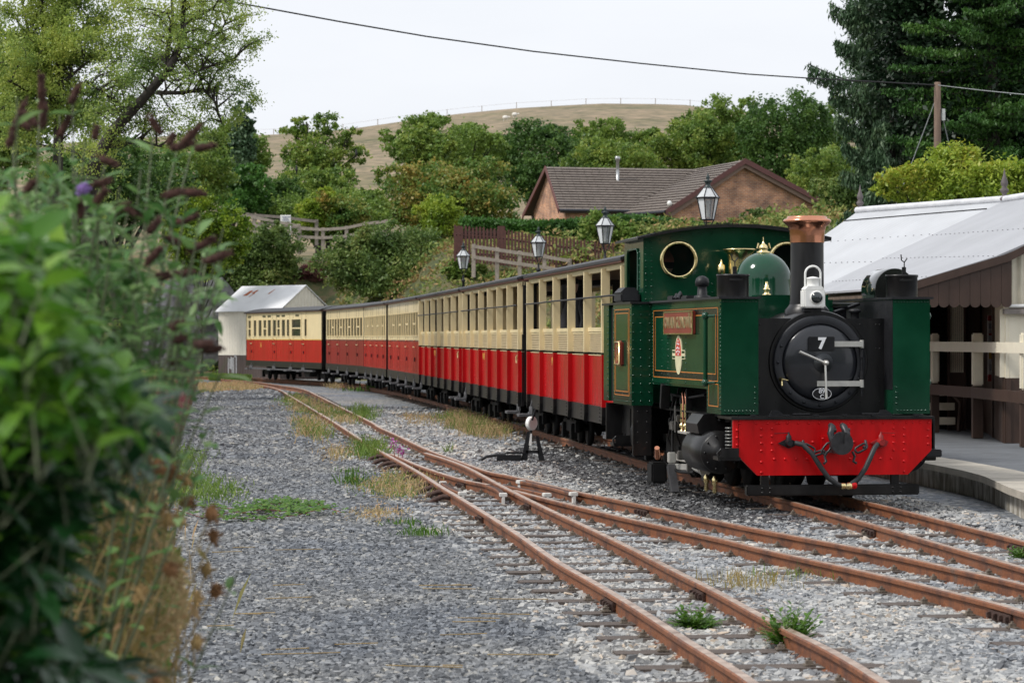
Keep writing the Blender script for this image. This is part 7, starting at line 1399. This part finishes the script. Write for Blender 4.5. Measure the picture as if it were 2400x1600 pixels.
branchy('slender tree leaning right with sparse pale leaves against the sky', 60, [[(215, 700), (205, 480), (225, 375), (262, 310), (330, 238), (395, 165), (.20, .09)], [(395, 165), (425, 110), (432, 0), (440, -80), (.085, .03)], [(395, 165), (392, 120), (405, 60), (400, -60), (.07, .02)], [(262, 315), (300, 260), (345, 215), (400, 165), (.07, .04)], [(372, 218), (430, 218), (475, 208), (505, 240), (520, 290), (.05, .015)], [(300, 262), (260, 230), (200, 190), (.05, .015)], [(425, 150), (470, 110), (520, 70), (545, 20), (.045, .012)], [(415, 190), (480, 160), (560, 140), (.035, .01)], [(250, 345), (330, 330), (380, 345), (.05, .015)], [(430, 60), (500, 20), (540, -40), (.04, .01)]], 34000, .062, 'willow',
    [(350, 110, 40), (380, 50, 45), (480, 60, 40), (530, 90, 45), (560, 60, 30), (500, 140, 40), (540, 180, 38), (575, 200, 25), (480, 250, 38), (530, 270, 35), (560, 260, 30), (430, 270, 35), (380, 310, 40), (320, 290, 35), (300, 190, 40), (260, 150, 45), (330, 170, 30), (460, 10, 40), (560, 10, 35), (420, -20, 45), (450, 320, 30), (500, 320, 30), (600, 230, 15), (590, 110, 18)], 51, rad=.42)
branchy('upright leafy tree with several dark stems at far left', 66, [[(135, 700), (135, 420), (138, 250), (145, 120), (150, 0), (.17, .07)], [(138, 250), (118, 170), (100, 60), (95, -60), (.10, .03)], [(135, 300), (105, 160), (70, 90), (50, 0), (.08, .02)], [(142, 180), (170, 100), (215, 40), (.08, .02)], [(138, 260), (80, 220), (20, 190), (.06, .02)], [(140, 200), (200, 150), (250, 120), (.05, .015)]], 62000, .078, 'willow',
    [(x, y, 55) for x, y in ((40, 40), (110, 20), (180, 20), (250, 40), (300, 30), (230, 100), (60, 120), (10, 90), (120, 100), (180, 120), (60, 190), (10, 170), (190, 210), (240, 200), (120, 200), (60, 260), (190, 270), (240, 270), (10, 250), (290, 110), (330, 60), (30, 310), (200, 330), (300, -20), (200, -30), (80, -30))], 52, rad=.55)
T('broadleaf_tree', 'dense green tree filling the left edge behind the seed heads', -220, 110, 60, 480, 75, 12, 30000, .13, 'mid', 53, .25, group=GRP)
T('broadleaf_tree', 'dark leafy tree low behind the upright stems at left', 60, 330, 330, 520, 82, 9, 20000, .13, 'dark', 54, .2, group=GRP)
T('conifer', 'blue green spruce top showing between the leaning tree and the hill', 540, 600, 235, 420, 160, 7, 7000, .22, 'spruce', 55, .12, cat='tree', rs=(.3, .5))

# ---------------------------------------------------------------- foreground shrubs at left
def big_leaves(name, C, D, U, l, w, m, par, curl=.25):
    """lanceolate leaves with a centre fold: 7 vertices each"""
    n = len(C); S2 = np.cross(D, U); S2 /= np.linalg.norm(S2, axis=1)[:, None] + 1e-9; Nn = np.cross(S2, D); l = l[:, None]; w = w[:, None]
    st_ = [(0, 0, 0), (.3, .42, .10), (.65, .36, .08), (1, 0, 0)]
    V = np.empty((n, 8, 3)); 
    V[:, 0] = C; V[:, 1] = C + D * l * .3 + S2 * w * .5 + Nn * w * .12; V[:, 2] = C + D * l * .68 + S2 * w * .42 + Nn * (w * .08 - l * curl * .3); V[:, 3] = C + D * l - Nn * l * curl; V[:, 4] = C + D * l * .68 - S2 * w * .42 + Nn * (w * .08 - l * curl * .3); V[:, 5] = C + D * l * .3 - S2 * w * .5 + Nn * w * .12; V[:, 6] = C + D * l * .3; V[:, 7] = C + D * l * .68 - Nn * l * curl * .35
    F = np.array([(0, 6, 1, 1), (0, 5, 6, 6), (6, 7, 2, 1), (5, 4, 7, 6), (7, 3, 2, 2), (4, 3, 7, 7)]); quads = np.array([(6, 7, 2, 1), (5, 4, 7, 6)]); 
    tri = np.array([(0, 6, 1), (0, 5, 6), (7, 3, 2), (4, 3, 7)]); base_i = (np.arange(n) * 8)[:, None, None]; T3 = np.concatenate([tri, [(6, 7, 2), (6, 2, 1), (5, 4, 7), (5, 7, 6)]]); Fa = (T3[None] + base_i).reshape(-1, 3)
    return fast_mesh(name, V.reshape(-1, 3), Fa, m, True, par)
def shrub(name, lab, stems, leafm, l0, asp, nl, seed, spikes=None, stem_r=.006, droop=.3, spread=.5):
    """stems: list of (base xyz, tip xyz); leaves in pairs along each"""
    r = random.Random(seed); o = V3(stems[0][0]); t = thing(name, lab, 'shrub', (o.x, o.y, 0)); tw = MB(); C, D, U, Ls = [], [], [], []; sp_m = MB()
    for b, e in stems:
        b, e = V3(b), V3(e); mid = b.lerp(e, .5) + V3((r.uniform(-.08, .08), r.uniform(-.08, .08), .06)); pts = [b.lerp(mid, i / 5) .lerp(mid.lerp(e, i / 5), i / 5) - V3((o.x, o.y, 0)) for i in range(6)]; tw.tube(pts, [stem_r * (1.5 - i * .2) for i in range(6)], 6)
        ax = (pts[-1] - pts[-2]).normalized()
        for k in range(nl):
            u = (k + .5) / nl; q = u * 5; i = min(int(q), 4); p = pts[i].lerp(pts[i + 1], q - i); a = r.uniform(0, 2 * PI)
            for sgn in (0, PI):
                d = V3((math.cos(a + sgn), math.sin(a + sgn), r.uniform(-droop, .5))).normalized() * (1 - spread * .3) + ax * .35; d.normalize(); C.append(p); D.append(d); U.append(V3((r.uniform(-.4, .4), r.uniform(-.4, .4), 1)).normalized()); Ls.append(l0 * r.uniform(.6, 1.25))
    C, D, U, Ls = map(np.array, (C, D, U, Ls)); big_leaves('foliage', C, D, U, Ls, Ls * asp, leafm, t); tw.build('stems', mat('green_brown_stem', (.14, .16, .09), .7, var=.3), t); return t, o
rr = random.Random(5)
def leaf_region(par, poly, Yr, n, l0, asp, m, whorl=5):
    C, D, U, Ls = [], [], [], []; o = par.location; x0, x1 = min(p[0] for p in poly), max(p[0] for p in poly); y0, y1 = min(p[1] for p in poly), max(p[1] for p in poly); tw = MB()
    while len(C) < n:
        x, y = rr.uniform(x0, x1), rr.uniform(y0, y1); ins = False; j = len(poly) - 1
        for i in range(len(poly)):
            if (poly[i][1] > y) != (poly[j][1] > y) and x < (poly[j][0] - poly[i][0]) * (y - poly[i][1]) / (poly[j][1] - poly[i][1]) + poly[i][0]: ins = not ins
            j = i
        if not ins: continue
        p = px(x, y, rr.uniform(*Yr)); 
        if p.z < .03: continue
        p = p - V3((o.x, o.y, 0)); up = V3((rr.gauss(.15, .35), rr.gauss(-.1, .35), 1)).normalized(); a0 = rr.uniform(0, 6.3); tw.tube([p - up * .10, p], [.0022, .0015], 4)
        for q in range(whorl): a = a0 + q * 2.4; e = up.orthogonal().normalized(); f = up.cross(e); el = rr.uniform(-.35, .9); d = (e * math.cos(a) + f * math.sin(a)) * math.cos(el) + up * math.sin(el); C.append(p - up * .035 * q * rr.random()); D.append(d.normalized()); U.append((up + V3((0, 0, .3))).normalized()); Ls.append(l0 * rr.uniform(.55, 1.2))
    C, D, U, Ls = map(np.array, (C, D, U, Ls)); big_leaves('leaf_clusters', C, D, U, Ls, Ls * asp, m, par); tw.build('twigs', mat('green_brown_stem', (.16, .17, .08)), par)
# butterfly bush: stems rising from the left, tips placed across its photo outline
tipsB = [(40, 230), (95, 190), (170, 210), (140, 270), (30, 330), (90, 320), (200, 330), (250, 370), (180, 400), (360, 300), (420, 330), (460, 310), (330, 400), (280, 440), (230, 450), (100, 420), (20, 420), (60, 500), (150, 490), (390, 450), (440, 460), (300, 500), (220, 540), (350, 520), (430, 520), (470, 500), (260, 600), (320, 620), (400, 590), (480, 570), (520, 600), (180, 600), (120, 570), (380, 660), (440, 650), (350, 720), (420, 740), (300, 740), (400, 800), (460, 790), (480, 810), (250, 700), (350, 850), (430, 880), (300, 880), (380, 940), (320, 980), (250, 820), (200, 700), (260, 950), (150, 650), (90, 640), (200, 860), (330, 1060), (280, 1100)]
stemsB = []
tipsB += [(rr.uniform(330, 545), rr.uniform(470, 1040)) for _ in range(14)]
for (x, y) in tipsB:
    Y = rr.uniform(6.3, 8.2); e = px(x, y, Y); b = V3((-1.25 + rr.uniform(-.25, .2), rr.uniform(6.8, 7.6), .0)); mid = b.lerp(e, .62) + V3((-.12, 0, .05)); stemsB.append((tuple(b.lerp(e, .35)), tuple(e)));
for k in range(16): stemsB.append(((-1.25 + rr.uniform(-.1, .2), 7.1 + rr.uniform(-.3, .3), 0), (-1.15 + rr.uniform(-.25, .45), 7.1 + rr.uniform(-.4, .4), rr.uniform(.9, 1.6))))
bb, bo = shrub('butterfly_bush', 'grey green butterfly bush with drooping brown flower spikes in the blurred foreground', stemsB, LEAF['budd'], .075, .34, 11, 61, stem_r=.004)
def spike(par, o, x, y, ang, ln, Y, m, w=1.0, lab=None):
    p = px(x, y, Y) - V3((o.x, o.y, 0)); s = Y / FPX; d = V3((math.cos(ang), rr.uniform(-.3, .3), math.sin(ang))).normalized(); n = 7; pts = [p + d * ln * s * i / (n - 1) + V3((0, 0, -.03 * ln * s * (i / (n - 1) - .5) ** 2)) for i in range(n)]
    mb = MB(); mb.tube(pts, [.004 * w, .011 * w, .0125 * w, .0125 * w, .011 * w, .008 * w, .003], 8)
    for k in range(90): i = rr.random() * (n - 1.01); q = pts[int(i)].lerp(pts[int(i) + 1], i % 1); v = V3((rr.gauss(0, 1), rr.gauss(0, 1), rr.gauss(0, 1))).normalized(); mb.dome(q + v * .011 * w, .0035, 'z', 1, 5, 1.5)
    mb.build('flower_spike', m, par)
SPK = mat('brown_seed_spike', (.060, .024, .017), .9, var=.35, vs=60)
for (x, y, a, ln) in ((97, 235, 1.55, 75), (97, 262, 1.5, 60), (30, 310, 1.2, 95), (20, 345, 1.3, 40), (85, 295, 2.3, 45), (100, 300, 1.45, 60), (165, 245, 1.1, 60), (140, 320, 1.1, 60), (70, 300, 2.7, 40), (222, 325, 1.4, 30), (375, 310, 2.2, 50), (395, 340, 1.1, 0.1 + 30), (420, 345, .75, 85), (405, 350, .35, 60), (455, 350, .15, 65), (230, 370, 2.6 - 3.0, 60), (220, 435, .3, 50), (225, 475, .85, 50), (260, 505, .6, 60), (60, 450, .9, 40), (385, 460, .2, 55), (430, 452, -.05, 60), (400, 530, .35, 90), (330, 510, 2.6, 45), (190, 510, 1.6, 40), (350, 545, .95, 45), (340, 620, .75, 75), (440, 590, .45, 85), (420, 570, 2.8, 45), (480, 615, .35, 80), (370, 650, .1, 40), (410, 645, .2, 50), (400, 770, .5, 40), (455, 808, 0, 60), (475, 822, .1, 55), (400, 850, .1, 45), (410, 800, .3, 30)):
    spike(bb, bo, x, y, a, ln * .85, rr.uniform(6.3, 7.4), SPK, .8)
spike(bb, bo, 188, 450, .6, 17, 6.8, mat('purple_blossom', (.22, .13, .36), .8, var=.3), 1.15)
# evergreen shrub, nearest the camera
stemsL = []; 
for k in range(74):
    x = rr.uniform(-60, 1); y = rr.uniform(505, 1650); xm_ = 60 + 300 * math.exp(-((y - 900) / 330.) ** 2); x = rr.uniform(-80, xm_ * .8); Y = rr.uniform(4.2, 5.4); e = px(x, y, Y); b = V3((e.x - rr.uniform(.15, .4), Y + rr.uniform(-.3, .4), max(0, e.z - rr.uniform(.35, .8)))); stemsL.append((tuple(b), tuple(e)))
shrub('evergreen_shrub', 'glossy bright green shrub filling the blurred left foreground', [q for q in stemsL if q[1][2] > 1.45], LEAF['laurel'], .085, .42, 8, 62, stem_r=.004, droop=.1)
stemsD = [q for q in stemsL if q[1][2] <= 1.5]
for k in range(60): y = rr.uniform(900, 1700); x = rr.uniform(-60, 60 + 200 * math.exp(-((y - 1000) / 260.) ** 2) + (110 if y > 1500 else 20)); Y = rr.uniform(4.6, 6.0); e = px(x * .8, y, Y); stemsD.append(((e.x - rr.uniform(.1, .4), Y, max(0, e.z - .5)), tuple(e)))
shrub('laurel_shrub', 'deep green large leaved shrub in the shaded lower left corner', stemsD, LEAF['laureld'], .10, .42, 9, 63, stem_r=.004, droop=.3)
leaf_region(bb, [(-40, 400), (110, 380), (220, 450), (270, 520), (310, 580), (350, 680), (340, 800), (300, 900), (290, 1060), (180, 1130), (-40, 1150)], (6.6, 8.0), 2300, .07, .36, LEAF['budd'])
leaf_region(bb, [(330, 470), (450, 480), (540, 590), (520, 680), (470, 760), (450, 880), (400, 960), (330, 1040), (300, 800)], (6.8, 8.0), 190, .07, .34, LEAF['budd'])
es = bpy.data.objects['evergreen_shrub']; ls_ = bpy.data.objects['laurel_shrub']
leaf_region(es, [(-60, 510), (70, 530), (130, 600), (165, 700), (190, 800), (270, 880), (340, 940), (290, 1000), (120, 1010), (-60, 1010)], (3.9, 5.2), 900, .085, .42, LEAF['laurel'], 4)
leaf_region(ls_, [(-60, 950), (200, 960), (380, 930), (320, 1020), (210, 1100), (150, 1230), (110, 1330), (100, 1470), (190, 1540), (330, 1600), (330, 1680), (-60, 1680)], (4.2, 5.8), 1700, .098, .40, LEAF['laureld'], 4)
# dried seed heads
sd_ = thing('seed_head_weeds', 'dried golden stems with round seed heads in the lower left foreground', 'weeds', (-1.35, 9.0, 0)); o = V3((-1.35, 9.0, 0)); mb = MB(); hb = MB(); SEEDB = mat('seed_head_brown', (.24, .12, .05), .9, var=.4, vs=20); SEEDM = mat('seed_head_tan', (.42, .28, .12), .9, var=.35, vs=20); Cs = []
for (x, y) in [(395, 1090), (405, 1110), (335, 1070), (290, 1065), (285, 1105), (300, 1120), (320, 1125), (350, 1120), (440, 1125), (370, 1095), (440, 1180), (365, 1180), (375, 1190), (310, 1215), (320, 1230), (495, 1205), (395, 1220), (420, 1220), (500, 1260), (380, 1300), (400, 1335), (485, 1335), (505, 1385), (330, 1390), (325, 1395), (460, 1405), (425, 1430), (300, 1440), (320, 1460), (460, 1505), (375, 1505), (290, 1300), (350, 1270), (230, 1280), (260, 1220), (340, 1330), (280, 1370), (410, 1370), (250, 1420), (360, 1590), (395, 1470), (240, 1560)]:
    Y = rr.uniform(6.6, 8.4); e = px(x, y, Y) - o; q_ = rr.uniform(.6, .95); b = V3((rr.uniform(.0, .35), Y - 9, 0)); m_ = b.lerp(e, .55) + V3((-.05, 0, .08)); mb.tube([b, m_, e], [.004, .003, .002], 5)
    hb.use(SEEDM if rr.random() < .6 else SEEDB).lathe([(.0001, -.018 * q_), (.014 * q_, -.014), (.020 * q_, -.002), (.013 * q_, .013), (.009, .020), (.0001, .024 * q_)], e, 'z', 7, False)
    for z in range(26): v = V3((rr.gauss(0, 1), rr.gauss(0, 1), rr.gauss(0, 1))).normalized(); hb.tube([e + v * .010, e + v * .032], [.0032, .001], 4)
    for z in range(5): Cs.append(b.lerp(e, rr.uniform(.2, .95)) + V3((rr.gauss(0, .03), rr.gauss(0, .03), 0)))
mb.build('stems', mat('straw_stem', (.34, .24, .10), .8, var=.3), sd_); hb.build('seed_heads', None, sd_); leaves('dry_leaves', np.array(Cs), .06, LEAF['dry'], sd_, .3, .0)
def dense(name, lab, poly, Yr, n, size, m, cat, asp=.3):
    """brittle dry growth standing between ground and its photo outline"""
    P_ = []
    while len(P_) < n:
        x = rr.uniform(min(p[0] for p in poly), max(p[0] for p in poly)); y = rr.uniform(min(p[1] for p in poly), max(p[1] for p in poly)); ins = False; j = len(poly) - 1
        for i in range(len(poly)):
            if (poly[i][1] > y) != (poly[j][1] > y) and x < (poly[j][0] - poly[i][0]) * (y - poly[i][1]) / (poly[j][1] - poly[i][1]) + poly[i][0]: ins = not ins
            j = i
        if ins: P_.append(px(x, y, rr.uniform(*Yr)))
    P_ = [p for p in P_ if p.z > 0.02]; return tag(leaves(name, np.array(P_), size, m, None, asp, 0, .2), lab, cat, kind='stuff')
dense('dry_stalks', 'tangle of golden dry stalks between the shrub and the gravel', [(240, 1120), (370, 1130), (380, 1230), (430, 1330), (440, 1450), (400, 1520), (380, 1640), (150, 1640), (180, 1300)], (6.8, 12), 7000, .07, LEAF['dry'], 'dry stalks', .10)
dense('dry_stalks', 'russet and rust coloured leaves low in the dry tangle beside the shrub', [(200, 1250), (350, 1200), (420, 1300), (400, 1560), (150, 1620)], (7.5, 12), 1500, .06, LEAF['autumn'], 'dry stalks', .35)
sv_ = MB()
for k in range(170):
    x = rr.uniform(170, 420); y = rr.uniform(1120, 1600); Y = rr.uniform(6.8, 9.5); e = px(x, y, Y); b = V3((e.x - rr.uniform(-.1, .25), Y, max(0, e.z - rr.uniform(.3, .9)))); sv_.tube([b, b.lerp(e, .5) + V3((rr.gauss(0, .03), 0, .02)), e], [.0025, .002, .001], 4)
tag(sv_.build('dry_stems', mat('straw_stem', (.34, .24, .10), .8, var=.3)), 'many thin leaning dry stems in the tangle at lower left', 'dry stalks', kind='stuff')
dense('dry_stalks', 'olive green stalks mixed in the dry tangle', [(240, 1150), (340, 1160), (360, 1300), (380, 1450), (340, 1640), (160, 1640), (220, 1300)], (6.8, 12), 4200, .06, LEAF['straw'], 'dry stalks', .16)

# ---------------------------------------------------------------- weeds on the gravel
def rosette(lab, x, y, r_, h, n, m='weed', name='weed'):
    g = ground_hit(x, y); t = thing(name, lab, 'weed', tuple(g)); C, D, U, Ls = [], [], [], []; tw = MB()
    for k in range(n):
        a = rr.uniform(0, 2 * PI); el = rr.uniform(.15, 1.2); L_ = r_ * rr.uniform(.5, 1.1); d = V3((math.cos(a) * math.cos(el), math.sin(a) * math.cos(el), math.sin(el) * h / r_)); e = d * L_; tw.tube([(0, 0, 0), e * .5 + V3((0, 0, .02)), e], [.004, .003, .002], 4)
        for q in range(7):
            u = .3 + .7 * q / 6; s = rr.choice((-1, 1)); C.append(e * u); dd = (d + V3((-math.sin(a), math.cos(a), 0)) * s * 1.0 + V3((0, 0, rr.uniform(-.1, .5)))).normalized(); D.append(dd); U.append(V3((0, 0, 1))); Ls.append(r_ * .32 * (1.1 - .4 * u))
    C, D, U, Ls = map(np.array, (C, D, U, Ls)); big_leaves('foliage', C, D, U, Ls, Ls * .5, LEAF[m], t); tw.build('stems', mat('weed_stem', (.12, .22, .05), .6), t); return t
rosette('bushy bright green weed between the two rails of the left track', 1625, 1487, .19, .16, 46); rosette('larger bright green weed growing over the right rail of the left track', 1850, 1530, .20, .27, 60); rosette('green tuft at the right edge beyond the platform side rail', 2392, 1318, .14, .12, 26); 
def tuft(lab, x, y, n, h, m, w=.012, sx=.1, sy=.12, name='grass_tuft'):
    g = ground_hit(x, y); P_ = np.c_[g.x + rng.normal(size=n) * sx, g.y + rng.normal(size=n) * sy, np.full(n, g.z)]; return tag(blades(name, P_, h, LEAF[m], w, .75), lab, 'grass tuft', None)
tuft('vivid green grass tuft on the gravel left of the white check rail tips', 988, 1264, 110, .14, 'weed', .012); tuft('green grass tuft on the gravel, left one of the lower pair', 945, 1235, 60, .10, 'weed', .012); tuft('green spiky tuft in mid yard beside the dry weeds', 825, 1140, 90, .20, 'weed', .014); tuft('small green tuft above the spiky tuft in mid yard', 825, 1112, 50, .12, 'weed', .014)
tuft('feathery pink tipped grass beside the right hand siding rails', 1750, 1385, 200, .17, 'straw', .006, .16, .22); tuft('thin yellow green grass sprigs beside the siding', 1860, 1365, 90, .12, 'grass', .006, .22, .2); tuft('small thistle like weed standing between the tracks', 1051, 1065, 30, .20, 'grass', .012, .03, .03)
tuft('small green clump near the main line in the middle distance', 875, 912, 90, .3, 'weed', .04, .2, .3); tuft('green clump farther left near the main line', 832, 918, 60, .2, 'weed', .04, .25, .3)
def patch(lab, poly, n, h, m, w=.014, name='dry_weeds'):
    """low tangled weeds: small leaves at all heights in loose clumps, with leaning blades between"""
    P_ = poly_pts(poly, n); k = max(4, n // 45); cc = P_[rng.integers(0, len(P_), k)]; Q = cc[rng.integers(0, k, n)] + rng.normal(size=(n, 3)) * [.16, .42, 0]; mix_ = rng.random(n) < .8; Q = np.where(mix_[:, None], Q, P_); Q[:, 2] = terrain(Q[:, 0], Q[:, 1]); hk = (.35 + rng.random(k))[rng.integers(0, k, n)]
    C = Q.copy(); C[:, 2] += h * hk * rng.random(n) ** 1.4; d, s_ = rnd_dirs(n, .2, -.6); l = (.018 + .045 * rng.random(n)) * (1 + 4 * w); V1 = leaf_arrays(C, d, s_, l, l * .34)
    b = Q[: n // 2]; a = rng.random(len(b)) * 6.28; ln = .25 + .7 * rng.random(len(b)); hh = h * (.3 + rng.random(len(b))); tip = b + np.c_[np.cos(a) * ln * hh, np.sin(a) * ln * hh, hh]; sd = np.c_[np.cos(a + 1.57), np.sin(a + 1.57), np.zeros(len(b))] * (w * .35 + .0015); V2 = np.stack([b, (b + tip) / 2 + sd + [0, 0, .01], tip, (b + tip) / 2 - sd + [0, 0, .01]], 1)
    V = np.concatenate([V1, V2]).reshape(-1, 3); return tag(fast_mesh(name, V, np.arange(len(V)).reshape(-1, 4), LEAF[m]), lab, 'weeds', kind='stuff')
PA = [(665, 934), (700, 930), (745, 950), (800, 974), (840, 990), (820, 1003), (770, 988), (700, 972), (670, 952)]
patch('golden brown weeds filling the siding between its rails', PA, 2200, .17, 'dry'); patch('green stems among the golden siding weeds', PA, 2200, .16, 'grass')
PB = [(700, 985), (750, 1000), (770, 1035), (745, 1050), (700, 1020)]; patch('dry weeds left of the siding rail', PB, 900, .22, 'dry'); patch('green weeds left of the siding rail', PB, 600, .22, 'grass')
patch('bright mossy weed clump against the left siding rail', [(850, 1050), (895, 1060), (880, 1080), (845, 1080)], 900, .24, 'grass'); patch('olive tall weeds beside the right siding rail', [(835, 965), (870, 965), (865, 1000), (830, 1000)], 700, .24, 'grass', .02)
PC = [(1040, 985), (1090, 975), (1170, 1010), (1200, 1020), (1180, 1035), (1110, 1030), (1060, 1010)]; patch('pale dry weeds between siding and train', PC, 2600, .20, 'dry'); patch('green shoots in the pale dry weeds', PC, 1200, .20, 'grass'); patch('sparse dry weeds on the ballast left of the pale patch', [(920, 975), (1040, 980), (1060, 1010), (960, 1000)], 700, .14, 'dry')
PD = [(870, 1150), (930, 1110), (990, 1120), (1000, 1160), (960, 1180), (900, 1180)]; patch('straw coloured weeds outside the left rail below the blades', PD, 1300, .13, 'dry', .007); patch('green weeds outside the left rail below the blades', PD, 800, .12, 'grass', .008)
patch('small mixed weeds low on the yard', [(840, 1200), (900, 1195), (930, 1215), (870, 1225)], 320, .08, 'dry', .008); patch('dry sprigs beside the blades in mid yard', [(780, 1060), (815, 1060), (815, 1085), (775, 1085)], 300, .18, 'dry', .01); patch('green and straw weeds along the yard edge', [(400, 1060), (470, 1070), (430, 1110), (560, 1170), (540, 1190), (390, 1200)], 2600, .16, 'grass', .012); patch('dry weeds under the coaches near the middle', [(760, 905), (800, 903), (830, 915), (770, 915)], 500, .2, 'dry', .03)
pf = ground_hit(930, 1095); mb = MB(); fl_ = thing('willowherb', 'pink flowered willowherb against the rail blades', 'flower', tuple(pf)); 
for dx, h in ((-.05, .36), (.03, .27), (.10, .20)): mb.tube([(dx * .3, 0, 0), (dx, 0, h)], .005, 5)
mb.build('stems', mat('red_stem', (.3, .08, .06), .7), fl_); leaves('blossom', np.array([(dx + rng.normal() * .025, rng.normal() * .02, h + rng.normal() * .035) for dx, h in ((-.05, .34), (.03, .25), (.10, .18)) for _ in range(28)]), .035, leaf_mat('magenta_blossom', [(.5, .12, .42), (.62, .22, .55)], patch=.2), fl_, .7, 0)
# trailing bramble across the yard
br_ = thing('bramble', 'green trailing bramble with red stems lying across the gravel yard', 'bramble'); C, D, U, Ls = [], [], [], []; mb = MB()
for (pts) in ([(405, 1215), (480, 1222), (560, 1215), (640, 1205), (700, 1195), (745, 1200), (800, 1222)], [(520, 1230), (600, 1225), (690, 1222), (760, 1215)], [(560, 1225), (640, 1190), (690, 1200), (720, 1215)], [(470, 1206), (560, 1212), (640, 1210), (720, 1208)], [(540, 1216), (620, 1216), (700, 1210), (770, 1212)], [(600, 1206), (680, 1190), (740, 1194)]):
    P3 = [ground_hit(*q) + V3((0, 0, rr.uniform(.02, .10))) for q in pts]; mb.tube(P3, .004, 5)
    for k in range(80):
        t_ = rr.random() * (len(P3) - 1.001); p = P3[int(t_)].lerp(P3[int(t_) + 1], t_ % 1) + V3((rr.gauss(0, .03), rr.gauss(0, .10), abs(rr.gauss(0, .03)))); a = rr.uniform(0, 2 * PI)
        for q in (-.9, 0, .9): C.append(p); D.append(V3((math.cos(a + q), math.sin(a + q), rr.uniform(-.1, .3))).normalized()); U.append(V3((rr.uniform(-.3, .3), -.4, 1)).normalized()); Ls.append(rr.uniform(.035, .06))
C, D, U, Ls = map(np.array, (C, D, U, Ls)); big_leaves('foliage', C, D, U, Ls, Ls * .7, LEAF['weed'], br_); mb.build('stems', mat('bramble_stem', (.22, .06, .04), .7), br_)
# fallen straws
mb = MB()
for k in range(26): x = rr.uniform(430, 1150); y = rr.uniform(1150, 1580); g = ground_hit(x, y); a = rr.uniform(-.4, .4); L_ = rr.uniform(.1, .45); mb.tube([(g.x, g.y, .03), (g.x + L_ * math.cos(a), g.y + L_ * math.sin(a), .035)], .003, 4)
tag(mb.build('fallen_straw', mat('straw_stem', (.34, .24, .10), .8)), 'thin dry stalks scattered over the yard gravel', 'dry stalks', kind='stuff')

# ---------------------------------------------------------------- unseen woodland added behind the camera to darken reflections
P_ = []; n = 26000; a = rng.random(n) * 2.6 - 1.3; R_ = 26 + 6 * rng.random(n) + 2 * np.sin(a * 9); z = rng.random(n) ** .8 * (9.5 + 2.5 * np.sin(a * 7) + 1.5 * np.sin(a * 19)); wp = np.c_[np.sin(a) * R_ * 1.3, -np.cos(a) * R_ + 4, z]
tag(leaves('woodland', wp, 1.1, LEAF['dark'], None, .7, .3), 'unseen dark leaf wall added behind the camera to darken reflections', 'woodland', kind='stuff')
